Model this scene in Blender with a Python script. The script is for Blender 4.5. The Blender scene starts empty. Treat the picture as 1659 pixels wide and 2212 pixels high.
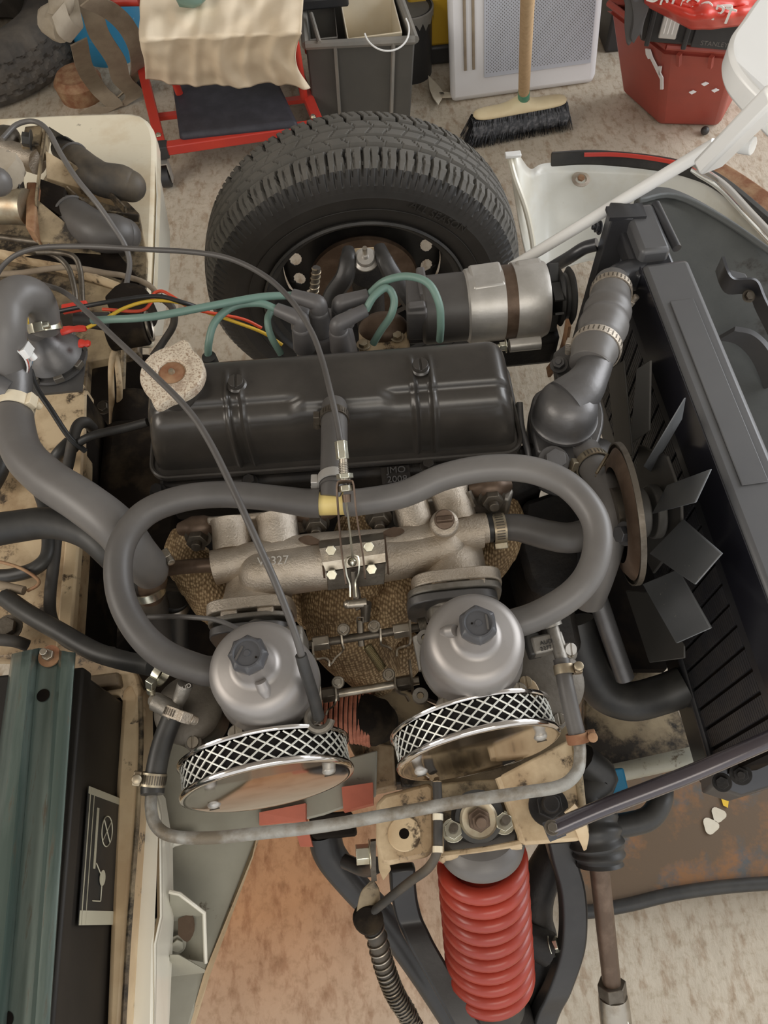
import bpy, math, random
from mathutils import Vector, Matrix, Euler, noise
random.seed(7)
V = Vector
sc = bpy.context.scene
COL = sc.collection
# ------------------------------------------------------------ camera
FPX, IW, IH = 1661.0, 1659.0, 2212.0
CAM = V((0, -0.6, 1.5))
_th, _ro = math.radians(62), math.radians(5.7)
_f = V((0, math.cos(_th), -math.sin(_th))); _u0 = V((0, math.sin(_th), math.cos(_th))); _r0 = V((1, 0, 0))
_r = math.cos(_ro)*_r0 - math.sin(_ro)*_u0
_u = math.sin(_ro)*_r0 + math.cos(_ro)*_u0
cd = bpy.data.cameras.new('camera'); cam = bpy.data.objects.new('camera', cd); COL.objects.link(cam)
m = Matrix((( _r.x, _u.x, -_f.x, CAM.x), (_r.y, _u.y, -_f.y, CAM.y), (_r.z, _u.z, -_f.z, CAM.z), (0, 0, 0, 1)))
cam.matrix_world = m
cd.sensor_fit = 'VERTICAL'; cd.sensor_height = 36.0; cd.lens = 36.0*FPX/IH
cd.clip_start = 0.02; cd.clip_end = 60
sc.camera = cam
# ------------------------------------------------------------ world, lights, exposure
w = bpy.data.worlds.new('daylight'); sc.world = w; w.use_nodes = True
bg = w.node_tree.nodes['Background']; bg.inputs[0].default_value = (0.95, 0.96, 0.97, 1); bg.inputs[1].default_value = 0.75
def area(name, loc, tgt, sx, sy, power, col):
    l = bpy.data.lights.new(name, 'AREA'); l.shape = 'RECTANGLE'; l.size = sx; l.size_y = sy; l.energy = power; l.color = col
    o = bpy.data.objects.new(name, l); COL.objects.link(o); o.location = loc
    o.rotation_euler = (V(tgt)-V(loc)).to_track_quat('-Z', 'Y').to_euler(); return o
area('door_daylight', (3.3, 0.9, 1.9), (0.2, 0.2, 0.4), 2.8, 2.2, 70, (0.93, 0.96, 1.0))
area('side_window_daylight', (-2.3, -0.6, 2.2), (0, 0.1, 0.5), 1.6, 1.0, 22, (1.0, 0.93, 0.84))
area('overhead_fill', (0.2, -1.6, 2.55), (0.0, -0.1, 0.5), 1.5, 1.2, 15, (1.0, 0.94, 0.84))  # unseen fill light above and behind the camera
sc.view_settings.view_transform = 'Standard'; sc.view_settings.look = 'None'
sc.view_settings.gamma = 1.0; sc.view_settings.use_curve_mapping = False
sc.view_settings.exposure = 0.45

def p(px, py, z=None, y=None, x=None, d=None):
    """point on the sight line of a photograph pixel at a known height / depth / plane"""
    v = _f + _r*((px-IW/2)/FPX) + _u*((IH/2-py)/FPX)
    if z is not None: t = (z-CAM.z)/v.z
    elif y is not None: t = (y-CAM.y)/v.y
    elif x is not None: t = (x-CAM.x)/v.x
    else: t = d
    return CAM + v*t
def depth(q): return (q-CAM).dot(_f)
def rp(r, q): return r*depth(q)/FPX        # a size in photo pixels at a point -> metres
def pp(lst): return [p(a, b, c) for a, b, c in lst]

# ------------------------------------------------------------ materials
MT = {}
def mat(name, col, rough=.5, metal=0.0, col2=None, scale=12, lo=.42, hi=.62, bump=0, bscale=120, col3=None, s3=3, lo3=.5, hi3=.6, coat=0, kind='noise', rough2=None, stretch=None, spec=None):
    m = bpy.data.materials.new(name); m.use_nodes = True; MT[name] = m
    nt = m.node_tree; N = nt.nodes; L = nt.links; b = N['Principled BSDF']
    b.inputs['Base Color'].default_value = (*col, 1); b.inputs['Roughness'].default_value = rough; b.inputs['Metallic'].default_value = metal
    if spec is not None: b.inputs['Specular IOR Level'].default_value = spec
    if coat: b.inputs['Coat Weight'].default_value = coat; b.inputs['Coat Roughness'].default_value = .15
    tc = N.new('ShaderNodeTexCoord'); src = tc.outputs['Object']
    if stretch:
        mp = N.new('ShaderNodeMapping'); mp.inputs['Scale'].default_value = stretch; L.new(src, mp.inputs[0]); src = mp.outputs[0]
    def nz(s, det=6, k='noise', rg=.6):
        if k == 'voronoi':
            n = N.new('ShaderNodeTexVoronoi'); n.inputs['Scale'].default_value = s; L.new(src, n.inputs['Vector']); return n.outputs['Distance']
        n = N.new('ShaderNodeTexNoise'); n.inputs['Scale'].default_value = s; n.inputs['Detail'].default_value = det; n.inputs['Roughness'].default_value = rg
        L.new(src, n.inputs['Vector']); return n.outputs[0]
    cur = None
    def mixin(fac, c1, c2, a, bb):
        mr = N.new('ShaderNodeMapRange'); mr.inputs[1].default_value = a; mr.inputs[2].default_value = bb; L.new(fac, mr.inputs[0])
        mx = N.new('ShaderNodeMix'); mx.data_type = 'RGBA'; L.new(mr.outputs[0], mx.inputs[0])
        if isinstance(c1, tuple): mx.inputs[6].default_value = (*c1, 1)
        else: L.new(c1, mx.inputs[6])
        mx.inputs[7].default_value = (*c2, 1); return mx.outputs[2], mr.outputs[0]
    if col2:
        cur, fac = mixin(nz(scale, 8, kind), col, col2, lo, hi)
        if rough2 is not None:
            r = N.new('ShaderNodeMapRange'); r.inputs[3].default_value = rough; r.inputs[4].default_value = rough2; L.new(fac, r.inputs[0]); L.new(r.outputs[0], b.inputs['Roughness'])
    if col3: cur, _ = mixin(nz(s3, 10, 'noise', .72), cur if cur else col, col3, lo3, hi3)
    if cur: L.new(cur, b.inputs['Base Color'])
    if bump:
        bp = N.new('ShaderNodeBump'); bp.inputs['Strength'].default_value = bump; bp.inputs['Distance'].default_value = .002
        L.new(nz(bscale, 5, kind if kind == 'voronoi' else 'noise'), bp.inputs['Height']); L.new(bp.outputs[0], b.inputs['Normal'])
    return m
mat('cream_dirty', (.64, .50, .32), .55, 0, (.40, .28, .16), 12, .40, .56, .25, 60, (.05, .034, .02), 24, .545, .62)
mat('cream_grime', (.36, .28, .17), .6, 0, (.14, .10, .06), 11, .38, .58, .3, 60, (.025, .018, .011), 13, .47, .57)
mat('cream_clean', (.88, .80, .62), .35, 0, (.66, .50, .30), 5, .48, .68, 0, 60, (.10, .07, .04), 22, .64, .70, coat=.3)
mat('cream_rim', (.66, .51, .32), .5, 0, (.50, .35, .2), 8, .42, .62, .1, 60, (.07, .045, .025), 26, .58, .64)
mat('white_paint', (.84, .80, .68), .3, 0, (.72, .67, .54), 5, .5, .8, coat=.4)
mat('white_bonnet', (.86, .86, .80), .35, 0, (.70, .64, .50), 4, .46, .72, col3=(.4, .3, .18), s3=18, lo3=.66, hi3=.73, coat=.3)
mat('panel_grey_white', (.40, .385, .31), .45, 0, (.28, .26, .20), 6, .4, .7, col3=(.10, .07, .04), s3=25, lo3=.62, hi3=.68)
mat('white_gloss', (.88, .88, .86), .22, coat=.5)
mat('rocker_black', (.046, .041, .036), .33, .2, (.070, .062, .054), 14, .4, .7, .05, 260, coat=.25)
mat('engine_black', (.016, .014, .013), .55, .1, (.035, .029, .023), 20, .45, .7, .4, 120, spec=.35)
mat('engine_grime', (.016, .012, .009), .9, 0, (.055, .040, .024), 16, .52, .70, .5, 90, spec=.15)
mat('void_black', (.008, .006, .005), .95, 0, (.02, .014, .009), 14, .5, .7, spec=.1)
mat('rubber', (.080, .073, .068), .46, 0, (.105, .097, .09), 14, .4, .7, .06, 200)
mat('rubber_pale', (.130, .121, .114), .40, 0, (.17, .16, .15), 8, .4, .7, .05, 160)
mat('rubber_dark', (.025, .024, .023), .45, 0, (.05, .047, .042), 20, .4, .7)
mat('rubber_dusty', (.05, .045, .04), .6, 0, (.14, .11, .075), 9, .5, .72)
mat('tyre', (.020, .018, .016), .6, 0, (.032, .029, .026), 16, .4, .75, .1, 200)
mat('tread_pale', (.10, .094, .083), .75, 0, (.13, .12, .105), 16, .4, .75, .1, 200)  # tread faces a paler grey than the sidewall
mat('tyre_old', (.05, .045, .04), .8, 0, (.15, .125, .10), 7, .4, .75, .2, 60)
mat('graphite', (.17, .165, .165), .42, .55, (.12, .115, .11), 14, .4, .7, .2, 90)
mat('alu_cast', (.62, .55, .465), .46, .8, (.42, .35, .27), 16, .42, .66, .5, 420)
mat('alu_dull', (.30, .28, .25), .5, .7, (.18, .16, .13), 22, .42, .65, .3, 200)
mat('alu_dash', (.36, .335, .32), .44, .62, (.30, .28, .26), 5, .4, .7, .03, 240)
mat('alu_bright', (.60, .575, .54), .42, .6, (.42, .40, .36), 16, .4, .7, .12, 200)
mat('steel', (.42, .38, .32), .36, .9, (.22, .18, .13), 30, .45, .7, .1, 200)
mat('steel_dark', (.15, .13, .105), .45, .75, (.07, .055, .04), 30, .45, .7, .2, 200)
mat('zinc', (.75, .74, .62), .25, .9, (.55, .50, .38), 40, .45, .7)
mat('chrome', (.86, .85, .84), .06, 1.0)
mat('filter_chrome', (.70, .66, .62), .10, 1.0, (.60, .56, .52), 6, .4, .7)
mat('wire_screen', (.78, .78, .72), .4, .3)
mat('foam_black', (.022, .020, .019), .95, spec=.1)
mat('pipe_brown', (.12, .080, .055), .45, .5, (.20, .14, .10), 40, .45, .75, .1, 200)
mat('pipe_grey', (.34, .33, .30), .55, .3, (.18, .15, .11), 26, .44, .60, .3, 240)
mat('rust', (.25, .11, .055), .7, .2, (.42, .27, .15), 30, .4, .7, .4, 120)
mat('cap_speckle', (.78, .68, .54), .45, .3, (.42, .30, .21), 420, .50, .60, .1, 200, (.42, .31, .23), 30, .52, .66)
mat('spring_red', (.37, .042, .022), .34, 0, (.26, .030, .018), 12, .4, .7, coat=.15)
mat('red_paint', (.58, .05, .03), .4, 0, (.48, .04, .03), 5, .4, .7)
mat('red_crate', (.36, .065, .045), .45, 0, (.28, .06, .045), 5, .4, .7)
mat('red_plastic', (.68, .055, .035), .32, 0)
mat('orange_red', (.62, .16, .09), .55, 0, (.45, .12, .07), 12, .4, .7)
mat('copper_weave', (.62, .24, .15), .5, .1, (.42, .15, .09), 60, .45, .6, .3, 200)
mat('lead_green', (.15, .245, .205), .4, 0, (.18, .28, .235), 12, .4, .7)
mat('wire_yellow', (.80, .52, .05), .4); mat('wire_red', (.70, .08, .03), .4); mat('wire_black', (.02, .02, .02), .45)
mat('yellow_plastic', (.78, .62, .24), .4, 0, (.70, .52, .18), 10, .4, .7)
mat('yellow_box', (.68, .42, .03), .5)
mat('green_metal', (.070, .098, .084), .28, .45, (.13, .165, .145), 6, .45, .60, col3=(.10, .085, .06), s3=24, lo3=.56, hi3=.66, coat=.4, stretch=(6, .6, 6))
mat('battery_black', (.016, .014, .012), .5, 0, (.03, .025, .02), 6, .4, .7, spec=.25)
mat('plastic_black', (.03, .03, .032), .42, 0, (.05, .05, .052), 5, .4, .7)
mat('cap_plastic', (.07, .07, .075), .42)
mat('distributor_plastic', (.10, .095, .095), .42, 0, (.14, .13, .125), 14, .4, .7)
mat('pad_vinyl', (.030, .030, .040), .6, 0, (.045, .045, .058), 30, .4, .7)
mat('cloth', (.86, .73, .55), .9, 0, (.78, .64, .46), 6, .4, .7, .15, 500)
mat('crate_grey', (.085, .082, .075), .5, 0, (.11, .105, .095), 4, .4, .7)
mat('crate_rim', (.22, .21, .19), .5, 0, (.30, .27, .23), 10, .4, .7)
mat('plastic_cream', (.72, .62, .45), .45, 0, (.80, .74, .62), 4, .4, .7)
mat('blue_paint', (.04, .25, .45), .4, 0, (.62, .58, .5), 18, .64, .68)
mat('webbing', (.30, .24, .17), .9, 0, (.22, .17, .12), 20, .4, .7, .2, 400)
mat('rag_white', (.42, .36, .28), .9, 0, (.30, .25, .18), 14, .4, .7)
mat('heater_white', (.80, .79, .80), .38); mat('heater_grille', (.52, .54, .60), .5)
mat('wood', (.60, .42, .24), .55, 0, (.50, .33, .18), 8, .4, .7, stretch=(12, 12, 1))
mat('wood_pale', (.80, .68, .44), .6, 0, (.72, .58, .36), 10, .4, .7)
mat('bristle', (.055, .058, .065), .85, 0, (.16, .16, .17), 90, .45, .65)
mat('tape_green', (.03, .30, .20), .45)
mat('rad_black', (.040, .040, .044), .36, .3, (.060, .060, .064), 8, .4, .7, col3=(.11, .08, .06), s3=26, lo3=.68, hi3=.74, coat=.2)
mat('rad_grey', (.10, .10, .105), .45, .2, (.12, .12, .122), 5, .4, .7, coat=.1)
mat('blade', (.17, .18, .19), .5, .2, (.22, .225, .235), 7, .4, .7, .12, 40, col3=(.6, .57, .48), s3=60, lo3=.66, hi3=.68)  # fan grey raised: light on the lit blades put into the colour
mat('blade_dark', (.085, .08, .072), .55, .1, (.10, .095, .088), 7, .4, .7, .12, 40, col3=(.4, .3, .18), s3=60, lo3=.68, hi3=.70)  # fan grey lowered for the shaded blades; also hub and spider plate
mat('arm_black', (.036, .034, .033), .42, .2, (.055, .052, .05), 12, .4, .7, .1, 120, col3=(.6, .6, .58), s3=40, lo3=.74, hi3=.76, coat=.1)
mat('valance_grey', (.085, .09, .088), .6, 0, (.12, .125, .122), 7, .4, .7, .2, 60, col3=(.05, .045, .04), s3=9, lo3=.56, hi3=.66)
mat('tray_stained', (.13, .085, .05), .5, 0, (.085, .095, .10), 7, .50, .58, .1, 80, col3=(.24, .115, .045), s3=8, lo3=.49, hi3=.60)
mat('paper', (.72, .66, .54), .9, 0, (.6, .52, .4), 20, .4, .7)
mat('label_black', (.02, .02, .02), .4); mat('label_cream', (.46, .43, .32), .5)
mat('white_print', (.78, .77, .72), .5)
mat('latch', (.75, .76, .78), .28, .8)
mat('spot_clear', (.5, .45, .42), .3)
mat('spring_steel', (.30, .25, .14), .35, .8)
mat('brass', (.45, .40, .30), .4, .8, (.30, .22, .14), 40, .4, .7)
mat('stay_gloss', (.05, .042, .052), .22, .3, (.07, .055, .06), 12, .4, .7, .05, 200, coat=.8)
mat('alu_grimy', (.17, .15, .125), .5, .3, (.10, .085, .065), 18, .4, .65, .2, 200)
mat('rad_side', (.022, .022, .030), .2, .3, coat=.6)
mat('fin_grey', (.060, .060, .066), .5, .3, (.085, .08, .078), 30, .4, .7)
mat('white_bright', (.94, .94, .92), .3, coat=.4)
mat('wall_grey', (.45, .43, .40), .8, 0, (.36, .34, .31), 3, .4, .7)
def wrap_material():
    m = bpy.data.materials.new('heat_wrap'); m.use_nodes = True; MT['heat_wrap'] = m
    N = m.node_tree.nodes; L = m.node_tree.links; b = N['Principled BSDF']; b.inputs['Roughness'].default_value = .7
    tc = N.new('ShaderNodeTexCoord'); mp = N.new('ShaderNodeMapping'); mp.inputs['Scale'].default_value = (1.0, .6, 1.0); mp.inputs['Rotation'].default_value = (0.3, 0.2, .5)
    v = N.new('ShaderNodeTexVoronoi'); v.inputs['Scale'].default_value = 320; v.inputs['Randomness'].default_value = .35
    L.new(tc.outputs['Object'], mp.inputs[0]); L.new(mp.outputs[0], v.inputs['Vector'])
    cr = N.new('ShaderNodeValToRGB'); e = cr.color_ramp.elements; e[0].position = .15; e[0].color = (.80, .59, .34, 1); e[1].position = .60; e[1].color = (.27, .17, .08, 1)
    L.new(v.outputs['Distance'], cr.inputs[0])
    n = N.new('ShaderNodeTexNoise'); n.inputs['Scale'].default_value = 14; L.new(tc.outputs['Object'], n.inputs['Vector'])
    mx = N.new('ShaderNodeMix'); mx.data_type = 'RGBA'; mx.blend_type = 'MULTIPLY'; mx.inputs[0].default_value = .6
    c2 = N.new('ShaderNodeValToRGB'); c2.color_ramp.elements[0].position = .35; c2.color_ramp.elements[0].color = (.35, .3, .24, 1); c2.color_ramp.elements[1].position = .6
    L.new(n.outputs[0], c2.inputs[0]); L.new(cr.outputs[0], mx.inputs[6]); L.new(c2.outputs[0], mx.inputs[7]); L.new(mx.outputs[2], b.inputs['Base Color'])
    bp = N.new('ShaderNodeBump'); bp.invert = True; bp.inputs['Strength'].default_value = .9; bp.inputs['Distance'].default_value = .002
    L.new(v.outputs['Distance'], bp.inputs['Height']); L.new(bp.outputs[0], b.inputs['Normal'])
wrap_material()
def floor_material():
    m = bpy.data.materials.new('concrete'); m.use_nodes = True; MT['concrete'] = m
    N = m.node_tree.nodes; L = m.node_tree.links; b = N['Principled BSDF']; b.inputs['Roughness'].default_value = .75
    tc = N.new('ShaderNodeTexCoord'); O = tc.outputs['Object']
    def nz(s, d, st=None, ro=.65):
        n = N.new('ShaderNodeTexNoise'); n.inputs['Scale'].default_value = s; n.inputs['Detail'].default_value = d; n.inputs['Roughness'].default_value = ro
        if st:
            mp = N.new('ShaderNodeMapping'); mp.inputs['Scale'].default_value = st; mp.inputs['Rotation'].default_value = (0, 0, .5); L.new(O, mp.inputs[0]); L.new(mp.outputs[0], n.inputs['Vector'])
        else: L.new(O, n.inputs['Vector'])
        return n.outputs[0]
    def ramp(x, a, ca, bb, cb):
        r = N.new('ShaderNodeValToRGB'); e = r.color_ramp.elements; e[0].position = a; e[0].color = (*ca, 1); e[1].position = bb; e[1].color = (*cb, 1); L.new(x, r.inputs[0]); return r.outputs[0]
    def mul(a, c, f=1, t='MULTIPLY'):
        x = N.new('ShaderNodeMix'); x.data_type = 'RGBA'; x.blend_type = t
        if isinstance(f, (int, float)): x.inputs[0].default_value = f
        else: L.new(f, x.inputs[0])
        L.new(a, x.inputs[6])
        if isinstance(c, tuple): x.inputs[7].default_value = (*c, 1)
        else: L.new(c, x.inputs[7])
        return x.outputs[2]
    base = ramp(nz(5, 10), .35, (.46, .40, .315), .68, (.58, .51, .41))
    base = mul(base, ramp(nz(60, 6), .30, (.76, .72, .66), .50, (1, 1, 1)))
    base = mul(base, ramp(nz(26, 5, (1.6, .7, 1)), .36, (.66, .56, .48), .50, (1, 1, 1)), .8)
    # warm orange tint on the slab, fading out from beside the car's sill
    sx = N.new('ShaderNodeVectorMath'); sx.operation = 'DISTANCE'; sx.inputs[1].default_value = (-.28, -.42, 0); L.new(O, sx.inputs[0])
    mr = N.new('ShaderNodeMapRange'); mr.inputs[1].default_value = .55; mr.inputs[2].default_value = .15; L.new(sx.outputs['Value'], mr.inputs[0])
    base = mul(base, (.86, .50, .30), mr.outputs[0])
    L.new(base, b.inputs['Base Color'])
    bp = N.new('ShaderNodeBump'); bp.inputs['Strength'].default_value = .5; bp.inputs['Distance'].default_value = .006
    L.new(nz(34, 8, (1.6, .6, 1)), bp.inputs['Height']); L.new(bp.outputs[0], b.inputs['Normal'])
floor_material()

# ------------------------------------------------------------ mesh helpers
WL = {}
def basis(ax):
    ax = ax.normalized(); t = V((0, 0, 1)) if abs(ax.z) < .9 else V((1, 0, 0))
    a = ax.cross(t).normalized(); return a, ax.cross(a).normalized(), ax
def smooth(pts, n=6):
    if len(pts) < 3 or n < 2: return list(pts)
    out = []
    for i in range(len(pts)-1):
        p0 = pts[i-1] if i else pts[0]*2-pts[1]
        p1, p2 = pts[i], pts[i+1]
        p3 = pts[i+2] if i+2 < len(pts) else pts[-1]*2-pts[-2]
        for k in range(n):
            t = k/n
            out.append(.5*((2*p1)+(p2-p0)*t+(2*p0-5*p1+4*p2-p3)*t*t+(3*p1-p0-3*p2+p3)*t**3))
    out.append(pts[-1]); return out
class G:
    def __init__(s): s.v = []; s.f = []
    def add(s, vs, fs):
        o = len(s.v); s.v += [V(a) for a in vs]; s.f += [tuple(i+o for i in f) for f in fs]; return s
    def box(s, c, d, R=None, taper=1.0):
        c = V(c); x, y, z = d[0]/2, d[1]/2, d[2]/2
        vs = [V((a*x*(taper if k < 0 else 1), b*y*(taper if k < 0 else 1), k*z)) for k in (-1, 1) for b in (-1, 1) for a in (-1, 1)]
        if R is not None: vs = [R @ q for q in vs]
        return s.add([c+q for q in vs], [(0, 2, 3, 1), (4, 5, 7, 6), (0, 1, 5, 4), (2, 6, 7, 3), (0, 4, 6, 2), (1, 3, 7, 5)])
    def tube(s, pts, r, seg=12, n=6, caps=True, flat=None, mod=None):
        pts = smooth([V(q) for q in pts], n); N = len(pts)
        if not hasattr(r, '__len__'): rr = [r]*N
        else:
            rr = []
            for i in range(N):
                t = i/(N-1)*(len(r)-1); k = min(int(t), len(r)-2); rr.append(r[k]+(r[k+1]-r[k])*(t-k))
        vs = []; a = None
        for i in range(N):
            t = (pts[min(i+1, N-1)]-pts[max(i-1, 0)])
            t = t.normalized() if t.length > 1e-9 else V((0, 0, 1))
            if a is None: a, b, _ = basis(t)
            else:
                a = (a-t*a.dot(t)); a = a.normalized() if a.length > 1e-6 else basis(t)[0]; b = t.cross(a)
            R = rr[i]*(mod(i/(N-1)) if mod else 1)
            for k in range(seg):
                th = 2*math.pi*k/seg; vs.append(pts[i]+(a*math.cos(th)+b*math.sin(th)*(flat or 1))*R)
        fs = [(i*seg+k, i*seg+(k+1) % seg, (i+1)*seg+(k+1) % seg, (i+1)*seg+k) for i in range(N-1) for k in range(seg)]
        if caps: fs += [tuple(range(seg-1, -1, -1)), tuple(range((N-1)*seg, N*seg))]
        return s.add(vs, fs)
    def cyl(s, a, b, r, r2=None, seg=20): return s.tube([a, b], [r, r if r2 is None else r2], seg, 1)
    def lathe(s, prof, o, ax, seg=40, up=None, fn=None):
        o = V(o); a, b, c = basis(V(ax)); vs = []
        if up is not None: a = (V(up)-c*V(up).dot(c)).normalized(); b = c.cross(a)
        n = len(prof)
        for j in range(seg):
            th = 2*math.pi*j/seg
            for i, (r, h) in enumerate(prof):
                if fn: r, h = fn(r, h, th, i)
                vs.append(o+(a*math.cos(th)+b*math.sin(th))*r+c*h)
        fs = [(j*n+i, ((j+1) % seg)*n+i, ((j+1) % seg)*n+i+1, j*n+i+1) for j in range(seg) for i in range(n-1)]
        return s.add(vs, fs)
    def prism(s, pts, off):
        pts = [V(q) for q in pts]; n = len(pts)
        offs = off if isinstance(off, list) else [V(off)]*n
        return s.add(pts+[q+V(o) for q, o in zip(pts, offs)], [tuple(range(n)), tuple(range(2*n-1, n-1, -1))]+[(i, i+n, (i+1) % n+n, (i+1) % n) for i in range(n)])
    def hexn(s, c, ax, r, h, seg=6, hole=0):
        c = V(c); ax = V(ax).normalized(); return s.tube([c, c+ax*h], r, seg, 1)
    def torus(s, c, ax, R, r, seg=32, s2=8, a0=0, a1=2*math.pi):
        c = V(c); a, b, _ = basis(V(ax)); full = abs(a1-a0-2*math.pi) < 1e-6
        pts = [c+(a*math.cos(a0+(a1-a0)*i/seg)+b*math.sin(a0+(a1-a0)*i/seg))*R for i in range(seg+1)]
        return s.tube(pts, r, s2, 1, caps=not full)
    def ball(s, c, r, sc3=(1, 1, 1), seg=20, R=None):
        c = V(c); n = seg//2; vs = []
        for i in range(n+1):
            ph = math.pi*i/n
            for j in range(seg):
                th = 2*math.pi*j/seg
                q = V((math.sin(ph)*math.cos(th)*sc3[0], math.sin(ph)*math.sin(th)*sc3[1], math.cos(ph)*sc3[2]))*r
                vs.append(c+(R @ q if R is not None else q))
        return s.add(vs, [(i*seg+j, (i+1)*seg+j, (i+1)*seg+(j+1) % seg, i*seg+(j+1) % seg) for i in range(n) for j in range(seg)])
    def grid(s, fn, nu, nv, cu=False):
        vs = [V(fn(i/(nu-1), j/(nv-1))) for i in range(nu) for j in range(nv)]
        return s.add(vs, [(i*nv+j, (i+1)*nv+j, (i+1)*nv+j+1, i*nv+j+1) for i in range(nu-1) for j in range(nv-1)])
    def coil(s, a, b, R, r, turns, seg=8, per=14, R2=None):
        a = V(a); b = V(b); x, y, z = basis(b-a); L = (b-a).length; n = int(turns*per); R2 = R if R2 is None else R2
        pts = [a+z*(L*i/n)+(x*math.cos(2*math.pi*i/per)+y*math.sin(2*math.pi*i/per))*(R+(R2-R)*i/n) for i in range(n+1)]
        return s.tube(pts, r, seg, 1)
    def strip(s, pts, wdir, wid, th):
        """flat bent strip following pts, wid wide along wdir, th thick"""
        pts = [V(q) for q in pts]; wd = V(wdir).normalized(); N = len(pts); vs = []
        for i in range(N):
            t = (pts[min(i+1, N-1)]-pts[max(i-1, 0)]).normalized(); nn = t.cross(wd).normalized(); w2 = wd*wid/2
            vs += [pts[i]-w2-nn*th/2, pts[i]+w2-nn*th/2, pts[i]+w2+nn*th/2, pts[i]-w2+nn*th/2]
        fs = [(i*4+k, i*4+(k+1) % 4, (i+1)*4+(k+1) % 4, (i+1)*4+k) for i in range(N-1) for k in range(4)]
        return s.add(vs, fs+[(3, 2, 1, 0), tuple((N-1)*4+k for k in range(4))])
    def obj(s, name, m, parent=None, bevel=0, sub=0, sharp=38, solid=0, label=None):
        import bmesh
        me = bpy.data.meshes.new(name); o0 = WL.get(parent.name, V((0, 0, 0))) if parent else V((0, 0, 0))
        me.from_pydata([tuple(q-o0) for q in s.v], [], s.f); me.validate()
        bm = bmesh.new(); bm.from_mesh(me); bmesh.ops.recalc_face_normals(bm, faces=bm.faces); bm.to_mesh(me); bm.free()
        me.materials.append(MT[m])
        for q in me.polygons: q.use_smooth = True
        try: me.set_sharp_from_angle(angle=math.radians(sharp))
        except Exception: pass
        o = bpy.data.objects.new(name, me); COL.objects.link(o)
        if parent: o.parent = parent
        WL[o.name] = o0
        if solid: md = o.modifiers.new('s', 'SOLIDIFY'); md.thickness = solid; md.offset = 0
        if bevel:
            md = o.modifiers.new('b', 'BEVEL'); md.width = bevel; md.segments = 2; md.limit_method = 'ANGLE'; md.angle_limit = math.radians(38)
        if sub: md = o.modifiers.new('u', 'SUBSURF'); md.levels = sub; md.render_levels = sub
        if label: o['label'] = label
        return o
def thing(name, label, cat, loc, group=None):
    o = bpy.data.objects.new(name, None); o.empty_display_size = .02; COL.objects.link(o); o.location = loc
    o['label'] = label; o['category'] = cat
    if group: o['group'] = group
    WL[o.name] = V(loc); return o
def single(g, name, m, label, cat, group=None, loc=None, **k):
    """a thing that is one mesh, origin at loc"""
    loc = V(loc) if loc is not None else sum(g.v, V())/len(g.v)
    g.v = [q-loc for q in g.v]; o = g.obj(name, m, None, **k); o.location = loc; WL[o.name] = loc
    o['label'] = label; o['category'] = cat
    if group: o['group'] = group
    return o
def text(s, o, xd, yd, size, m, parent, name='lettering', ext=.0004, align='CENTER'):
    c = bpy.data.curves.new(name, 'FONT'); c.body = s; c.size = size; c.extrude = ext; c.align_x = align; c.align_y = 'CENTER'
    t = bpy.data.objects.new(name, c); COL.objects.link(t); dg = bpy.context.evaluated_depsgraph_get()
    me = bpy.data.meshes.new_from_object(t.evaluated_get(dg)); bpy.data.objects.remove(t)
    xd = V(xd).normalized(); yd = (V(yd)-xd*V(yd).dot(xd)).normalized(); zd = xd.cross(yd)
    o0 = WL[parent.name]
    me.transform(Matrix(((xd.x, yd.x, zd.x, o[0]-o0.x), (xd.y, yd.y, zd.y, o[1]-o0.y), (xd.z, yd.z, zd.z, o[2]-o0.z), (0, 0, 0, 1))))
    me.materials.clear(); me.materials.append(MT[m]); ob = bpy.data.objects.new(name, me); COL.objects.link(ob); ob.parent = parent; WL[ob.name] = o0; return ob
def clamp(parent, c, ax, r, w=.010, m='zinc', sdir=None, slots=True, label=None):
    """worm-drive hose clamp: band with slots, housing and slotted screw"""
    c = V(c); ax = V(ax).normalized(); a, b, _ = basis(ax)
    g = G(); g.lathe([(r-.0004, -w/2), (r+.0012, -w/2), (r+.0014, 0), (r+.0012, w/2), (r-.0004, w/2)], c, ax, 36)
    band = g.obj('hose_clamp', m, parent, label=label)
    sd = V(sdir) if sdir is not None else a
    sd = (sd-ax*sd.dot(ax)).normalized(); tg = ax.cross(sd)
    if slots:
        g = G(); R = Matrix.Identity(3)
        for k in range(26):
            th = .5+k*.2; d = sd*math.cos(th)+tg*math.sin(th); tt = ax.cross(d)
            g.add([c+d*(r+.0017)+tt*x+ax*y for x, y in ((-.0007, -w*.33), (.0007, -w*.33), (.0007, w*.33), (-.0007, w*.33))], [(0, 1, 2, 3)])
        g.obj('band_slots', 'steel_dark', band)
    g = G(); h = c+sd*(r+.004)
    g.box(h, (.012, w*1.05, .007), Matrix((tg, ax, sd)).transposed()); g.obj('screw_housing', m, band, bevel=.0008)
    g = G(); g.cyl(h+tg*.006, h+tg*.013, .0045, .0045, 12); g.cyl(h+tg*.013, h+tg*.0138, .0045, .003, 12)
    g.obj('screw', m, band, bevel=.0003)
    return band
def bolt(parent, c, ax, r, h=.006, m='steel_dark', washer=True, stud=0, name='bolt', label=None):
    c = V(c); ax = V(ax).normalized(); g = G()
    if washer: g.lathe([(0, .0), (r*1.45, 0), (r*1.45, .0014), (0, .0014)], c, ax, 20)
    g.hexn(c+ax*.0014, ax, r, h)
    if stud: g.cyl(c+ax*h, c+ax*(h+stud), r*.5, r*.5, 12)
    return g.obj(name, m, parent, bevel=.0006, label=label)
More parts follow.
